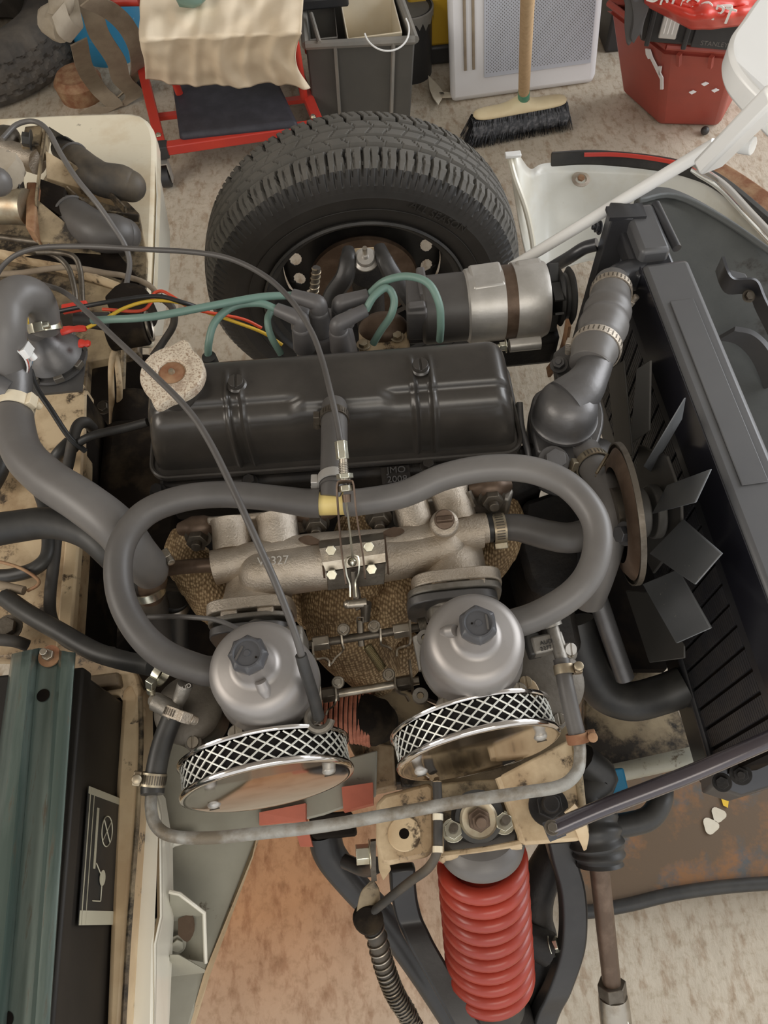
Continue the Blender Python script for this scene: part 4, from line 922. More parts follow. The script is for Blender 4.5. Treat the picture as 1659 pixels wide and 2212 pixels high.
g = G(); g.tube(hp_, [.0235, .0265, .0285, .028, .026, .025], 28, 14, mod=conv); g.obj('hose_body', 'rubber_pale', hs)
clamp(hs, p(1320, 632, .727), hp_[1]-hp_[0], .0262, .011, 'alu_cast', sdir=(1, .3, -.5))
clamp(hs, p(1288, 752, .753), hp_[3]-hp_[2], .0292, .012, 'alu_cast', sdir=(-1, .2, -.1))
# ============================================================ INTAKE MANIFOLD
man = thing('intake_manifold', 'rough cast aluminium intake manifold between engine and carburettors', 'manifold', p(750, 1200, .7))
MZ = .715
g = G(); g.tube(pp([(462, 1226, MZ), (560, 1206, MZ), (700, 1187, MZ), (850, 1178, MZ), (960, 1158, MZ), (1040, 1146, MZ)]), [rp(38, p(700, 1190, MZ))]*6, 24, 5); g.obj('water_gallery', 'alu_cast', man)
a, b = p(566, 1243, MZ+.004), p(715, 1222, MZ+.004); r = rp(50, a)
g = G(); g.tube([a, b, p(860, 1205, MZ-.004), p(965, 1180, MZ-.004)], [r, r, r*.96, r*.9], 28, 4); g.ball(a, r, (1, 1, 1), 28); g.ball(p(965, 1180, MZ-.004), r*.9, (1, 1, 1), 28); gal = g.obj('plenum', 'alu_cast', man)
for x0, y0, x1, y1, rr in ((500, 1140, 503, 1190, 42), (600, 1130, 606, 1180, 44), (888, 1092, 905, 1150, 38), (975, 1078, 990, 1130, 42)):
    a, b = p(x0, y0, MZ+.002), p(x1, y1, MZ-.004); g = G(); g.tube([a+(a-b)*.3, a, b], [rp(rr+3, a), rp(rr, a), rp(rr, a)], 20, 3); g.obj('runner', 'alu_cast', man)
g = G(); g.prism(pp([(445, 1115, .722), (648, 1096, .722), (650, 1110, .722), (447, 1130, .722)]), (0, 0, -.05)); g.obj('head_flange', 'alu_cast', man, bevel=.003)
g = G(); g.prism(pp([(845, 1080, .722), (880, 1050, .722), (1095, 1033, .722), (1110, 1060, .722), (1100, 1082, .722), (1030, 1064, .722), (850, 1098, .722)]), (0, 0, -.05)); g.obj('head_flange', 'alu_dull', man, bevel=.003)
for x0, y0, x1, y1, rr in ((562, 1262, 552, 1330, 62), (975, 1195, 985, 1285, 60)):
    a, b = p(x0, y0, MZ-.028), p(x1, y1, .692); g = G(); g.tube([a, a.lerp(b, .5), b], [rp(rr+8, a), rp(rr+10, a), rp(rr+14, a)], 24, 4); g.obj('throat', 'alu_cast', man)
g = G(); g.cyl(p(960, 1135, .72), p(960, 1130, .755), rp(34, p(960, 1130, .74)), rp(30, p(960, 1130, .74)), 24); tb = g.obj('boss', 'alu_cast', man, bevel=.003)
g = G(); g.cyl(p(960, 1122, .757), p(960, 1122, .762), rp(22, p(960, 1122, .76)), rp(22, p(960, 1122, .76)), 24); g.box(p(960, 1122, .763), (.018, .006, .006)); g.obj('blanking_plug', 'pipe_brown', tb, bevel=.001)
g = G(); g.cyl(p(1010, 1146, MZ), p(1052, 1140, MZ), rp(33, p(1040, 1140, MZ)), rp(33, p(1040, 1140, MZ)), 24); g.obj('outlet_stub', 'alu_cast', man)
text('V3327', p(590, 1212, MZ+.031), (1, -.03, 0), (0, 1, .35), rp(26, p(590, 1210, .74)), 'alu_bright', man, ext=.0008)
# water pipe on the left
t = thing('water_pipe', 'brown rusty water pipe from the manifold to the heater hose clamps', 'pipe', p(400, 1222, .70))
g = G(); g.tube(pp([(470, 1220, MZ-.004), (400, 1224, .70), (345, 1232, .69), (322, 1240, .68)]), rp(16, p(400, 1222, .7)), 16, 5); g.obj('pipe', 'pipe_brown', t)
# clamps (nuts, washers) holding manifold to head
man_nuts = [(428, 1160, .705), (683, 1130, .715), (818, 1118, .715), (1062, 1075, .725)]
for i, (px, py, z) in enumerate(man_nuts):
    c = p(px, py, z); t = thing('manifold_clamp', ['dark clamp and nut at the left end of the manifold', 'dark clamp and nut left of the tan wrap behind the cable bracket', 'dark nut right of the throttle cable behind the manifold', 'dark clamp and nut at the right end of the manifold'][i], 'clamp', c, 'manifold clamps and nuts')
    g = G()
    if i in (0, 1, 3): g.tube([c+V((-.022, .014, -.002)), c+V((-.006, .012, .003)), c+V((.008, .012, .003)), c+V((.022, .016, -.003))], [.008, .013, .013, .008], 12, 4); g.obj('yoke', 'pipe_brown', t)
    g = G(); g.lathe([(0, -.001), (.0155, -.001), (.0155, .001), (0, .001)], c, (0, -1, .45), 24); g.obj('washer', 'steel_dark', t)
    g = G(); g.hexn(c, (0, -1, .45), .0125, .012); g.cyl(c, c+V((0, -.018, .008)), .006, .006, 12); g.obj('nut', 'steel_dark', t, bevel=.0008)
g = G(); g.tube(pp([(1010, 1062, .73), (1018, 1080, .725), (1024, 1092, .72)]), .005, 8, 3); single(g, 'manifold_stud', 'steel_dark', 'short stud by the right manifold clamp', 'stud', loc=p(1010, 1062, .73))

# sheet-metal cable bracket on the manifold
cb = thing('cable_bracket', 'folded sheet metal bracket with four plated bolts clamped over the manifold', 'bracket', p(765, 1200, .73))
def cbp(px, py, z): return p(px, py, z)
S = [(688, 1168, .735), (690, 1185, .748), (696, 1215, .748), (704, 1234, .742)]; E_ = [(828, 1150, .735), (830, 1165, .748), (832, 1195, .748), (833, 1214, .742)]
for a_, b_ in zip(range(3), range(1, 4)):
    g = G(); g.prism([p(*S[a_]), p(*E_[a_]), p(*E_[b_]), p(*S[b_])], (0, 0, -.0025)); g.obj('folded_plate', 'alu_cast' if a_ == 1 else 'steel', cb)
g = G(); g.prism([p(706, 1236, .742), p(833, 1216, .742), p(830, 1262, .722), p(708, 1276, .722)], (0, .002, -.0025)); g.obj('front_plate', 'steel_dark', cb, bevel=.0006)
for x0, y0, x1, y1, sgn in ((690, 1166, 702, 1236, -1), (828, 1148, 835, 1214, 1)):
    g = G(); g.prism([p(x0, y0, .736), p(x1, y1, .745), p(x1+2, y1+30, .72), p(x0+2, y0+40, .71)], (sgn*.002, 0, 0)); g.obj('cheek', 'pipe_brown', cb)
    g = G(); g.prism(smooth([p(x0, y0, .737), p(x0+sgn*24, y0-10, .737), p(x0+sgn*46, y0-2, .737), p(x0+sgn*26, y0+10, .737), p(x0, y0+8, .737)], 3), (0, 0, -.002)); g.obj('ear', 'pipe_brown', cb)
for px, py, z in ((716, 1188, .750), (797, 1180, .750), (718, 1240, .742), (803, 1228, .742)):
    bolt(cb, p(px, py, z), (0, -.55, 1), rp(12, p(px, py, z)), .009, 'zinc', washer=False)
# cable fork (long wire loop)
fk = thing('cable_fork', 'long narrow steel loop carrying the throttle cable adjuster', 'loop', p(748, 1050, .80))
g = G(); g.strip(smooth(pp([(748, 1262, .762), (737, 1180, .792), (729, 1080, .838), (729, 1048, .848), (736, 1041, .850), (756, 1041, .850), (764, 1048, .848), (770, 1110, .825), (784, 1200, .785), (789, 1250, .762)]), 4), (0, -.3, 1), .010, .0016); g.obj('loop', 'pipe_brown', fk)
g = G(); c = p(746, 1040, .851); g.hexn(c+V((0, .002, .002)), (0, .8, .4), .0085, .005); g.hexn(p(747, 1062, .846), (0, .8, .4), .0075, .006); g.obj('lock_nut', 'zinc', fk, bevel=.0006)
g = G(); g.cyl(p(744, 1036, .853), p(741, 985, .866), .0042, .0042, 12); g.coil(p(744, 1036, .853), p(741, 1000, .863), .0045, .0006, 10, 5); g.obj('threaded_adjuster', 'steel', fk)
g = G(); g.hexn(p(740, 992, .864), (0, .85, .4), .0065, .018); g.obj('adjuster_nut', 'zinc', fk, bevel=.0006)
g = G(); g.cyl(p(748, 1068, .842), p(749, 1085, .838), .0045, .004, 12); g.obj('ferrule', 'pipe_brown', fk)
g = G(); g.cyl(p(748, 1080, .840), p(762, 1205, .778), .0011, .0011, 8); g.obj('inner_cable', 'zinc', fk)
g = G(); g.strip(smooth(pp([(757, 1290, .745), (756, 1262, .752), (749, 1240, .762), (748, 1205, .774), (774, 1203, .774), (775, 1238, .762), (768, 1258, .752), (770, 1290, .745)]), 3), (0, -.3, 1), .007, .0014); g.obj('clevis', 'zinc', fk)
g = G(); g.ball(p(761, 1214, .772), .005, (1, 1, 1), 12); g.obj('cable_nipple', 'zinc', fk)
# bell crank levers
lv = thing('throttle_lever', 'flat steel throttle lever and pivot hanging below the cable clevis', 'lever', p(768, 1300, .72))
g = G(); g.prism(pp([(757, 1235, .755), (766, 1235, .755), (776, 1290, .73), (779, 1316, .725), (768, 1320, .725), (762, 1290, .73)]), (.002, .002, -.004)); g.obj('lever', 'steel_dark', lv, bevel=.0008)
g = G(); g.cyl(p(752, 1306, .73), p(792, 1302, .73), .0045, .0055, 12); g.ball(p(751, 1306, .73), .005, (1, 1, 1), 10); g.obj('pivot_pin', 'steel', lv)
g = G(); g.cyl(p(791, 1302, .73), p(789, 1340, .715), .006, .005, 12); g.obj('link_rod', 'steel_dark', lv)
g = G(); g.strip(pp([(771, 1345, .715), (772, 1334, .72), (785, 1334, .72), (785, 1346, .715)]), (0, -.3, 1), .007, .0014); g.obj('clip', 'steel_dark', lv)
g = G(); g.tube(pp([(778, 1340, .715), (779, 1375, .705), (781, 1396, .70)]), .0035, 8, 3, flat=.5); g.obj('arm', 'steel_dark', lv)

# ---- linkage rods between the carburettors
def rod(name, label, a, b, r, m):
    t = thing(name, label, 'rod', a); g = G(); g.cyl(a, b, r, r, 16); g.obj('shaft', m, t); return t
rA = rod('throttle_shaft', 'upper throttle shaft with hex couplings joining the two carburettors', p(655, 1395, .705), p(905, 1355, .705), rp(9, p(780, 1370, .7)), 'steel_dark')
for px, py in ((692, 1389), (865, 1362)):
    c = p(px, py, .705); g = G(); d = (p(905, 1355, .705)-p(655, 1395, .705)).normalized(); g.hexn(c-d*.008, d, rp(17, c), .018); g.obj('coupling_nut', 'steel', rA, bevel=.0008)
rB = rod('choke_shaft', 'lower pale shaft with hex couplings joining the two carburettors', p(690, 1505, .69), p(905, 1470, .69), rp(9, p(780, 1480, .69)), 'steel')
for px, py in ((712, 1500), (872, 1476)):
    c = p(px, py, .69); g = G(); d = (p(905, 1470, .69)-p(690, 1505, .69)).normalized(); g.hexn(c-d*.008, d, rp(17, c), .018); g.obj('coupling_nut', 'steel_dark', rB, bevel=.0008)
def clipbolt(parent, px, py, z, down):
    c = p(px, py, z); bolt(parent, c, (0, -.2, 1), rp(9, c), .005, 'steel', name='pinch_bolt')
    g = G(); g.lathe([(rp(9, c), -.002), (rp(14, c), -.002), (rp(14, c), 0), (rp(9, c), 0)], c, (0, -.2, 1), 20); g.obj('pinch_washer', 'steel_dark', parent)
    g = G(); g.strip(smooth(pp(down), 3), (.2, -.2, 1), .006, .0018); g.obj('finger', 'steel', parent)
clipbolt(rA, 742, 1360, .717, [(736, 1366, .715), (739, 1390, .71), (742, 1402, .705), (735, 1412, .70), (724, 1422, .70), (716, 1434, .70), (708, 1436, .698)])
clipbolt(rA, 808, 1353, .717, [(821, 1358, .715), (822, 1385, .71), (824, 1393, .705), (838, 1398, .70), (846, 1404, .70)])
clipbolt(rB, 730, 1474, .703, [(724, 1482, .70), (726, 1510, .70), (720, 1525, .695), (708, 1534, .69), (704, 1545, .69)])
clipbolt(rB, 840, 1457, .703, [(852, 1464, .70), (854, 1485, .70), (862, 1497, .695), (876, 1502, .69), (884, 1515, .69)])
for t_, pts in ((rA, [(675, 1388, .71), (677, 1415, .71), (684, 1424, .70), (700, 1422, .70), (710, 1428, .70), (711, 1440, .698)]), (rA, [(884, 1340, .715), (886, 1380, .71), (882, 1394, .705), (868, 1398, .70), (857, 1404, .70), (856, 1418, .698)]), (rB, [(688, 1450, .71), (690, 1480, .705), (694, 1530, .69), (696, 1560, .68)]), (rB, [(884, 1425, .71), (888, 1460, .705), (892, 1500, .69)])):
    g = G(); g.strip(smooth(pp(pts), 3), (.2, -.2, 1), .007, .002); g.obj('stop_lever', 'steel', t_)
t = thing('return_spring', 'thin brass-coloured coil return spring slanting between the two shafts', 'spring', p(810, 1420, .69))
g = G(); g.coil(p(793, 1395, .70), p(826, 1445, .69), rp(9, p(810, 1420, .69)), .0009, 20, 8); g.obj('coil', 'spring_steel', t)

# ============================================================ CARBURETTORS
def carb(idx, cap, label, scx, lobes, rot, fl):
    c = cap; ax = V(((.000), -.02, 1)).normalized(); z0 = c-ax*.105; R = .0468
    t = thing('carburettor', label, 'carburettor', z0+V((0, 0, -.05)), 'pair of side-draught carburettors')
    g = G(); pr = [(0, -.002), (R+.003, -.002), (R+.003, .006), (R, .008), (R, .042), (R*.985, .050), (R*.94, .0575), (R*.86, .0625), (R*.72, .0655), (R*.52, .0665), (R*.42, .0685), (R*.37, .074), (R*.355, .086), (R*.35, .094), (0, .094)]
    g.lathe(pr, z0, ax, 96); dm = g.obj('dashpot', 'alu_dash', t, sharp=65)
    g = G(); rd = Matrix.Rotation(rot, 3, ax) @ V((1, 0, 0)); q = z0+ax*.069+rd*R*.40
    g.tube([q+ax*.006, q+rd*R*.14+ax*.000, q+rd*R*.26-ax*.004], [.0055, .006, .0035], 12, 4); g.obj('vent_boss', 'alu_dash', dm)
    rc = .0155; n = lobes
    g = G(); g.lathe([(0, .0120), (rc*.16, .0120), (rc*.20, .0108), (rc*.70, .0108), (rc*.78, .0125), (rc*.88, .0122), (rc*1.02, .0085), (rc*1.02, .001), (rc*.86, .0)], z0+ax*.0935, ax, 96, fn=lambda r, h, th, i: (r*(1+(.06*(1-2*abs(math.sin(n*th/2)))+.03 if i in (6, 7) else 0)), h)); cpo = g.obj('oil_cap', 'cap_plastic', dm, sharp=40)
    up = z0+ax*.1047; g = G(); g.box(up+V((rc*(.5 if idx else -.45), 0, 0)), (rc*.12, rc*.9, .001), Matrix.Rotation(0 if idx else -.5, 3, 'Z')); g.obj('cap_mark', 'rubber', cpo)
    g = G(); g.cyl(up+V((rc*(-.35 if idx else .5), -rc*(.0 if idx else .3), -.0003)), up+V((rc*(-.35 if idx else .5), -rc*(.0 if idx else .3), .0004)), .0009, .0009, 10); g.obj('vent_hole', 'void_black', cpo)
    # body below the dashpot
    g = G(); g.lathe([(0, .0), (R+.004, 0), (R+.004, -.008), (R*.9, -.012), (R*.7, -.05), (0, -.05)], z0, ax, 60); g.box(z0+V((0, .0, -.03)), (.070, .12, .05)); body = g.obj('body', 'alu_dull', t, bevel=.004)
    for a_ in ((-.6, -.85), (.75, -.7)):
        d = V((a_[0], a_[1], 0)).normalized(); cc_ = z0+d*(R+.008); g = G(); g.cyl(cc_+V((0, 0, -.012)), cc_+V((0, 0, .001)), .0085, .0085, 16); g.obj('screw_lug', 'alu_dull', body, bevel=.001)
        slotscrew(body, cc_+V((0, 0, .001)), Z_, .0068, 'steel')
    g = G(); g.cyl(z0+V((0, 0, -.05)), z0+V((0, 0, -.13)), .018, .014, 20); g.obj('jet_housing', 'alu_dull', body)
    # stack of mounting flanges toward the manifold
    for k, (px, py, z, hwx, hwz, th_k, mm) in enumerate(fl):
        cc_ = p(px, py, z); g = G(); n = 40; pts = []
        for j in range(n):
            a = 2*math.pi*j/n; ca, sa = math.cos(a), math.sin(a)
            e = .55; pts.append(cc_+V((hwx*abs(ca)**e*(1 if ca > 0 else -1), 0, hwz*abs(sa)**e*(1 if sa > 0 else -1))))
        g.prism(pts, (0, -th_k, 0)); g.obj('mounting_flange', mm, t, bevel=.0015)
        if k == 0:
            for sx in (-.4, .42):
                g = G(); g.box(cc_+V((sx*hwx, -th_k-.003, hwz*.72)), (.018, .008, .014)); g.obj('flange_pad', 'alu_cast', t, bevel=.002)
    g = G(); q = p(fl[-1][0], fl[-1][1], fl[-1][2]); g.cyl(q, V((z0.x, z0.y+.02, q.z)), .030, .030, 28); g.obj('throttle_barrel', 'alu_dull', t)
    return t, z0, ax
cl, zl, axl = carb(0, p(533, 1410, .868), 'left satin grey carburettor, its domed dashpot capped in black', 0, 8, math.radians(-72), [(545, 1312, .70, .048, .036, .014, 'alu_cast'), (545, 1345, .70, .046, .034, .006, 'alu_dull'), (545, 1365, .698, .044, .034, .010, 'graphite')])
cr_, zr, axr = carb(1, p(1033, 1345, .868), 'right satin grey carburettor, its domed dashpot capped in black', 1, 6, math.radians(165), [(983, 1255, .70, .050, .038, .014, 'alu_cast'), (980, 1282, .70, .052, .036, .008, 'alu_dull'), (975, 1300, .698, .050, .036, .010, 'graphite')])
# dashpot lugs on right carb
t = cr_
for px, py, z in ((908, 1503, .745), (918, 1378, .755)):
    c = p(px, py, z); g = G(); g.lathe([(rp(8, c), -.004), (rp(17, c), -.004), (rp(17, c), .002), (rp(8, c), .002), (rp(8, c), -.004)], c, Z_, 24); g.obj('cable_lug', 'alu_dull', t)
    g = G(); g.cyl(c+V((0, 0, -.004)), c+V((0, 0, 0)), rp(7, c), rp(7, c), 16); g.obj('lug_insert', 'brass', t)
g = G(); g.prism(pp([(890, 1375, .75), (915, 1362, .755), (925, 1440, .74), (905, 1450, .74)]), (0, 0, -.006)); g.obj('lug_plate', 'alu_dull', t, bevel=.0015)
for x_, y_ in ((905, 1358), (645, 1392)):
    c = p(x_, y_, .705); g = G(); g.coil(c, p(x_+16, y_-3, .705), .010, .0012, 6, 12); g.obj('shaft_spring', 'steel_dark', cr_ if x_ > 800 else cl)

# float chambers
def floatc(c, R, label, arm, txt, armdir, idx):
    t = thing('float_chamber', label, 'float chamber', c+V((0, 0, -.06)), 'carburettor float chambers')
    g = G(); g.lathe([(0, .004), (R*.5, .004), (R*.6, .003), (R*.92, .0), (R, -.003), (R, -.010), (R*.94, -.012), (R*.9, -.05), (R*.6, -.07), (0, -.07)], c, Z_, 56); ch = g.obj('chamber', 'alu_grimy', t)
    for k in range(3):
        th = k*2.1+.7; cc_ = c+V((math.cos(th), math.sin(th), 0))*(R*1.0); g = G(); g.cyl(cc_+V((0, 0, -.014)), cc_+V((0, 0, -.001)), .008, .008, 14); g.obj('lug', 'alu_dull', ch); slotscrew(ch, cc_+V((0, 0, -.001)), Z_, .0058, 'steel')
    return t, ch
fl_l, ch_l = floatc(p(405, 1530, .755), .034, 'left round float chamber beside the left carburettor', None, None, None, 0)
g = G(); g.tube(pp([(400, 1478, .785), (388, 1510, .775), (372, 1535, .77)]), [rp(17, p(400, 1480, .78)), rp(15, p(400, 1480, .78)), rp(14, p(400, 1480, .78))], 14, 4); g.tube(pp([(335, 1515, .775), (362, 1530, .775), (380, 1545, .775)]), .009, 12, 3); g.obj('inlet_tee', 'alu_dull', fl_l)
text('AUD', p(399, 1486, .802), (1, .4, 0), (-.3, 1, 0), .006, 'alu_bright', fl_l)
fl_r, ch_r = floatc(p(1176, 1470, .735), .040, 'right round float chamber with stamped inlet block beside the right carburettor', None, None, None, 1)
g = G(); g.box(p(1182, 1392, .775), (.032, .018, .016), Matrix.Rotation(.12, 3, 'Z')); g.obj('inlet_block', 'alu_dull', fl_r, bevel=.0025)
g = G(); g.box(p(1152, 1395, .772), (.014, .022, .018), Matrix.Rotation(.12, 3, 'Z')); g.obj('inlet_cap', 'rubber_dark', fl_r, bevel=.002)
text('AUD', p(1180, 1387, .7842), (1, .12, 0), (0, 1, 0), rp(13, p(1180, 1387, .78)), 'rubber_dark', fl_r)
text('2277', p(1180, 1400, .7842), (1, .12, 0), (0, 1, 0), rp(13, p(1180, 1387, .78)), 'rubber_dark', fl_r)
g = G(); g.tube(pp([(1192, 1352, .78), (1203, 1390, .78), (1214, 1428, .78)]), [rp(14, p(1200, 1390, .78))]*3, 16, 4); g.lathe([(.009, 0), (.0105, 0), (.0105, .004), (.009, .004)], p(1192, 1354, .78), (-.2, .9, .3), 16); g.obj('inlet_tee', 'alu_dull', fl_r)
c = p(1229, 1402, .778); slotscrew(fl_r, c, (.25, -.4, 1), .0060, 'alu_bright', 'brass_screw', .005)
g = G(); g.prism(smooth(pp([(1125, 1480, .75), (1150, 1468, .75), (1165, 1490, .75), (1160, 1505, .75), (1130, 1508, .75)]), 3), (0, 0, -.006)); g.obj('lid_clip', 'cream_dirty', fl_r, bevel=.001)
slotscrew(fl_r, p(1135, 1474, .756), Z_, .006, 'brass')
for (a_, rr_, tt) in ((p(1122, 1500, .745), .0075, cr_), (p(660, 1556, .745), .0085, cl)):
    slotscrew(tt, a_, Z_, rr_, 'alu_bright')

# ============================================================ AIR FILTERS
def airfilter(cf, label, Rf, depth_, fx, tilt, yaw, scr):
    """cf = centre of the front plate"""
    n = (Matrix.Rotation(yaw, 3, 'Z') @ Matrix.Rotation(-tilt, 3, 'X') @ V((0, -1, 0))).normalized()    # plate normal
    ex = n.cross(V((0, 0, 1))).normalized(); ex = ex if ex.x > 0 else -ex; ez = ex.cross(n); ez = ez if ez.z > 0 else -ez
    t = thing('air_filter', label, 'air filter', cf-n*depth_, 'pair of pancake air filters')
    def pt(a, r, d): return cf+ex*(r*math.cos(a))*fx+ez*(r*math.sin(a))-n*d
    N = 120
    def ringm(name, prof, m):
        g = G(); vs = [pt(2*math.pi*j/N, r, d) for j in range(N) for r, d in prof]; k = len(prof)
        g.add(vs, [(j*k+i, ((j+1) % N)*k+i, ((j+1) % N)*k+i+1, j*k+i+1) for j in range(N) for i in range(k-1)]); return g.obj(name, m, t, sharp=50)
    ringm('front_plate', [(0.0005, 0), (Rf*.90, 0), (Rf*.93, -.001), (Rf*.96, -.0015), (Rf*1.0, .0), (Rf*1.010, .0025), (Rf*1.0, .0045), (Rf*.97, .0045)], 'filter_chrome')
    ringm('back_plate', [(Rf*.3, depth_), (Rf*.97, depth_), (Rf*1.010, depth_-.001), (Rf*1.010, depth_-.003), (Rf*.99, depth_-.0045), (Rf*.96, depth_-.004)], 'filter_chrome')
    ringm('foam_element', [(Rf*.90, .004), (Rf*.93, .006), (Rf*.93, depth_-.006), (Rf*.90, depth_-.004)], 'foam_black')
    g = G(); M = 34; Rm = Rf*.965; d0, d1 = .005, depth_-.005
    for s_ in (-1, 1):
        for k in range(M):
            a0 = 2*math.pi*k/M; da = s_*2*math.pi/M*2.4
            g.tube([pt(a0+da*i/5, Rm, d0+(d1-d0)*i/5) for i in range(6)], .0009, 5, 1, caps=False)
    o = g.obj('expanded_mesh', 'wire_screen', t); o['kind'] = 'stuff'
    for a, r in scr:
        c = pt(a, r, 0); g = G(); g.lathe([(0, .0042), (.0035, .0036), (.006, .0018), (.0068, .0), (.0068, -.0005)], c, n, 24); s1 = g.obj('fixing_screw', 'alu_bright', t)
        g = G(); g.box(c+n*.0042, (.010, .0012, .0010), Matrix((ex, n, ez)).transposed()); g.obj('screw_slot', 'steel_dark', s1)
    return t
airfilter(p(581, 1701, .715), 'left chrome pancake air filter with diamond mesh sides', .0845, .034, 1, math.radians(3), math.radians(7), [(math.radians(198), .062), (math.radians(10), .062)])
airfilter(p(1036, 1628, .715), 'right chrome pancake air filter with diamond mesh sides', .0825, .034, 1, math.radians(4), math.radians(7), [(math.radians(196), .062), (math.radians(10), .062)])

# ============================================================ EXHAUST WRAP
def wrap(label, pts, radii, tag):
    q = pp(pts); t = thing('heat_wrapped_pipe', label, 'exhaust wrap', q[0], 'heat-wrapped exhaust pipes')
    g = G(); rr = [rp(r, a) for r, a in zip(radii, q)]
    def md(u):
        x = (u*5.2) % 1; return 1+.05*x+(-.03 if x < .06 else 0)
    g.tube(q, rr, 30, 14, mod=md); g.obj('wrap_body', 'heat_wrap', t, sharp=70); return t
wrap('tan woven exhaust wrap bulging below the throttle lever in the middle', [(770, 1120, .66), (775, 1170, .655), (765, 1240, .645), (745, 1300, .63), (760, 1370, .61), (800, 1430, .58), (820, 1460, .55)], [40, 66, 75, 92, 90, 66, 50], 0)
wrap('tan woven exhaust wrap curving in from the right under the manifold', [(900, 1260, .63), (868, 1290, .63), (828, 1330, .62), (790, 1380, .60)], [60, 62, 62, 60], 0)
wrap('tan woven exhaust wrap at the left end of the manifold', [(405, 1150, .645), (400, 1200, .64), (430, 1240, .635), (470, 1300, .62), (520, 1340, .60)], [34, 44, 52, 50, 46], 0)
wrap('tan woven exhaust wrap at the right end of the manifold behind the hose clamp', [(1090, 1085, .66), (1090, 1140, .655), (1062, 1210, .645), (1000, 1260, .63)], [30, 44, 40, 40], 0)
wrap('dark tan exhaust wrap in shadow left of the central bulge', [(640, 1260, .61), (680, 1310, .60), (740, 1350, .59)], [44, 50, 52], 0)
wrap('sooty exhaust wrap bundle under the right end of the throttle shaft', [(900, 1370, .57), (860, 1420, .56), (800, 1450, .55)], [46, 52, 44], 0)
# coppery braided bundle
t = thing('braided_downpipe', 'coppery orange ribbed braided section glowing between the two carburettors', 'pipe', p(770, 1540, .58))
q = pp([(640, 1540, .60), (700, 1548, .60), (770, 1548, .59), (815, 1560, .57)]); g = G(); g.tube(q, [rp(52, a) for a in q], 30, 16, mod=lambda u: 1+.03*math.sin(u*12)); g.ball(q[-1], rp(46, q[-1]), (1, 1, 1), 24); g.obj('core_tube', 'engine_grime', t)
qs_ = smooth(q, 7)
for k in range(19):
    g = G(); a = qs_[k]; R_ = rp(54, a)
    g.torus(a, (1, -.1, 0), R_, .0024, 30, 6); g.obj('braid_rib', 'copper_weave', t)

# ============================================================ HOSES
bl = thing('breather_hose', 'thick grey breather hose looping from the left carburettor over to the right one', 'hose', p(712, 1085, .80))
lp = pp([(470, 1450, .775), (430, 1446, .782), (350, 1412, .792), (290, 1350, .80), (258, 1270, .806), (262, 1180, .812), (310, 1112, .815), (390, 1078, .815), (480, 1068, .812), (580, 1075, .808), (660, 1086, .806), (692, 1087, .806)])
rpx = rp(29, p(500, 1070, .81))
g = G(); g.tube(lp, [rpx*1.05]*3+[rpx]*7+[rpx*.98, rpx*1.08, rpx*1.1], 24, 8); g.obj('left_hose', 'rubber', bl)
rpts = pp([(748, 1085, .806), (780, 1084, .808), (870, 1068, .812), (960, 1030, .818), (1050, 1012, .822), (1140, 1014, .824), (1220, 1044, .824), (1274, 1100, .822), (1292, 1160, .818), (1278, 1230, .812), (1235, 1285, .804), (1160, 1330, .79), (1080, 1356, .78)])
g = G(); g.tube(rpts, [rpx*1.08, rpx]+[rpx]*9+[rpx*1.02, rpx*1.05], 24, 8); g.obj('right_hose', 'rubber_pale', bl)
g = G(); g.cyl(p(684, 1087, .806), p(760, 1085, .806), rpx*.93, rpx*.93, 32); tee = g.obj('plastic_tee', 'yellow_plastic', bl)
g = G(); g.cyl(p(716, 1075, .812), p(722, 1030, .818), rp(26, p(720, 1050, .81)), rp(26, p(720, 1050, .81)), 24); g.obj('tee_stub', 'rubber', tee)
vh = thing('breather_riser', 'short vertical grey hose with two clamps from the rocker cover to the yellow tee', 'hose', p(720, 960, .81))
vq = pp([(722, 876, .800), (722, 900, .806), (722, 960, .812), (721, 1020, .815), (720, 1052, .815)])
g = G(); g.tube(vq, [rp(27, vq[0]), rp(28, vq[0]), rp(29, vq[2]), rp(29, vq[2]), rp(30, vq[2])], 24, 5); g.obj('hose_body', 'rubber', vh)
g = G(); g.ball(vq[0]+V((0, 0, -.004)), rp(28, vq[0]), (1, 1, .7), 20); g.obj('cover_outlet', 'rocker_black', vh)
clamp(vh, p(722, 903, .806), vq[2]-vq[0], rp(30, vq[1]), .010, 'steel_dark', sdir=(-1, -.1, .1))
clamp(vh, p(721, 1040, .815), vq[2]-vq[0], rp(32, vq[2]), .011, 'alu_bright', sdir=(-1, -.2, .1), slots=False)

# outlet hose from manifold right
oh = thing('water_outlet_hose', 'short dark water hose with slotted clamp leaving the right end of the manifold', 'hose', p(1150, 1150, .70))
oq = pp([(1042, 1141, .712), (1075, 1140, .712), (1120, 1140, .712), (1180, 1155, .71), (1230, 1162, .705), (1275, 1150, .70), (1310, 1120, .695)])
g = G(); g.tube(oq, [rp(29, oq[0]), rp(28, oq[0]), rp(31, oq[0]), rp(33, oq[0]), rp(34, oq[0]), rp(33, oq[0])], 22, 8); g.obj('hose_body', 'rubber', oh)
clamp(oh, p(1077, 1141, .713), (1, .03, 0), rp(30, oq[0]), .014, 'brass', sdir=(0, -1, -.5))
g = G(); g.cyl(p(1040, 1141, .712), p(1064, 1140, .712), rp(32, oq[0]), rp(32, oq[0]), 22); g.obj('hose_end', 'rubber_dark', oh)
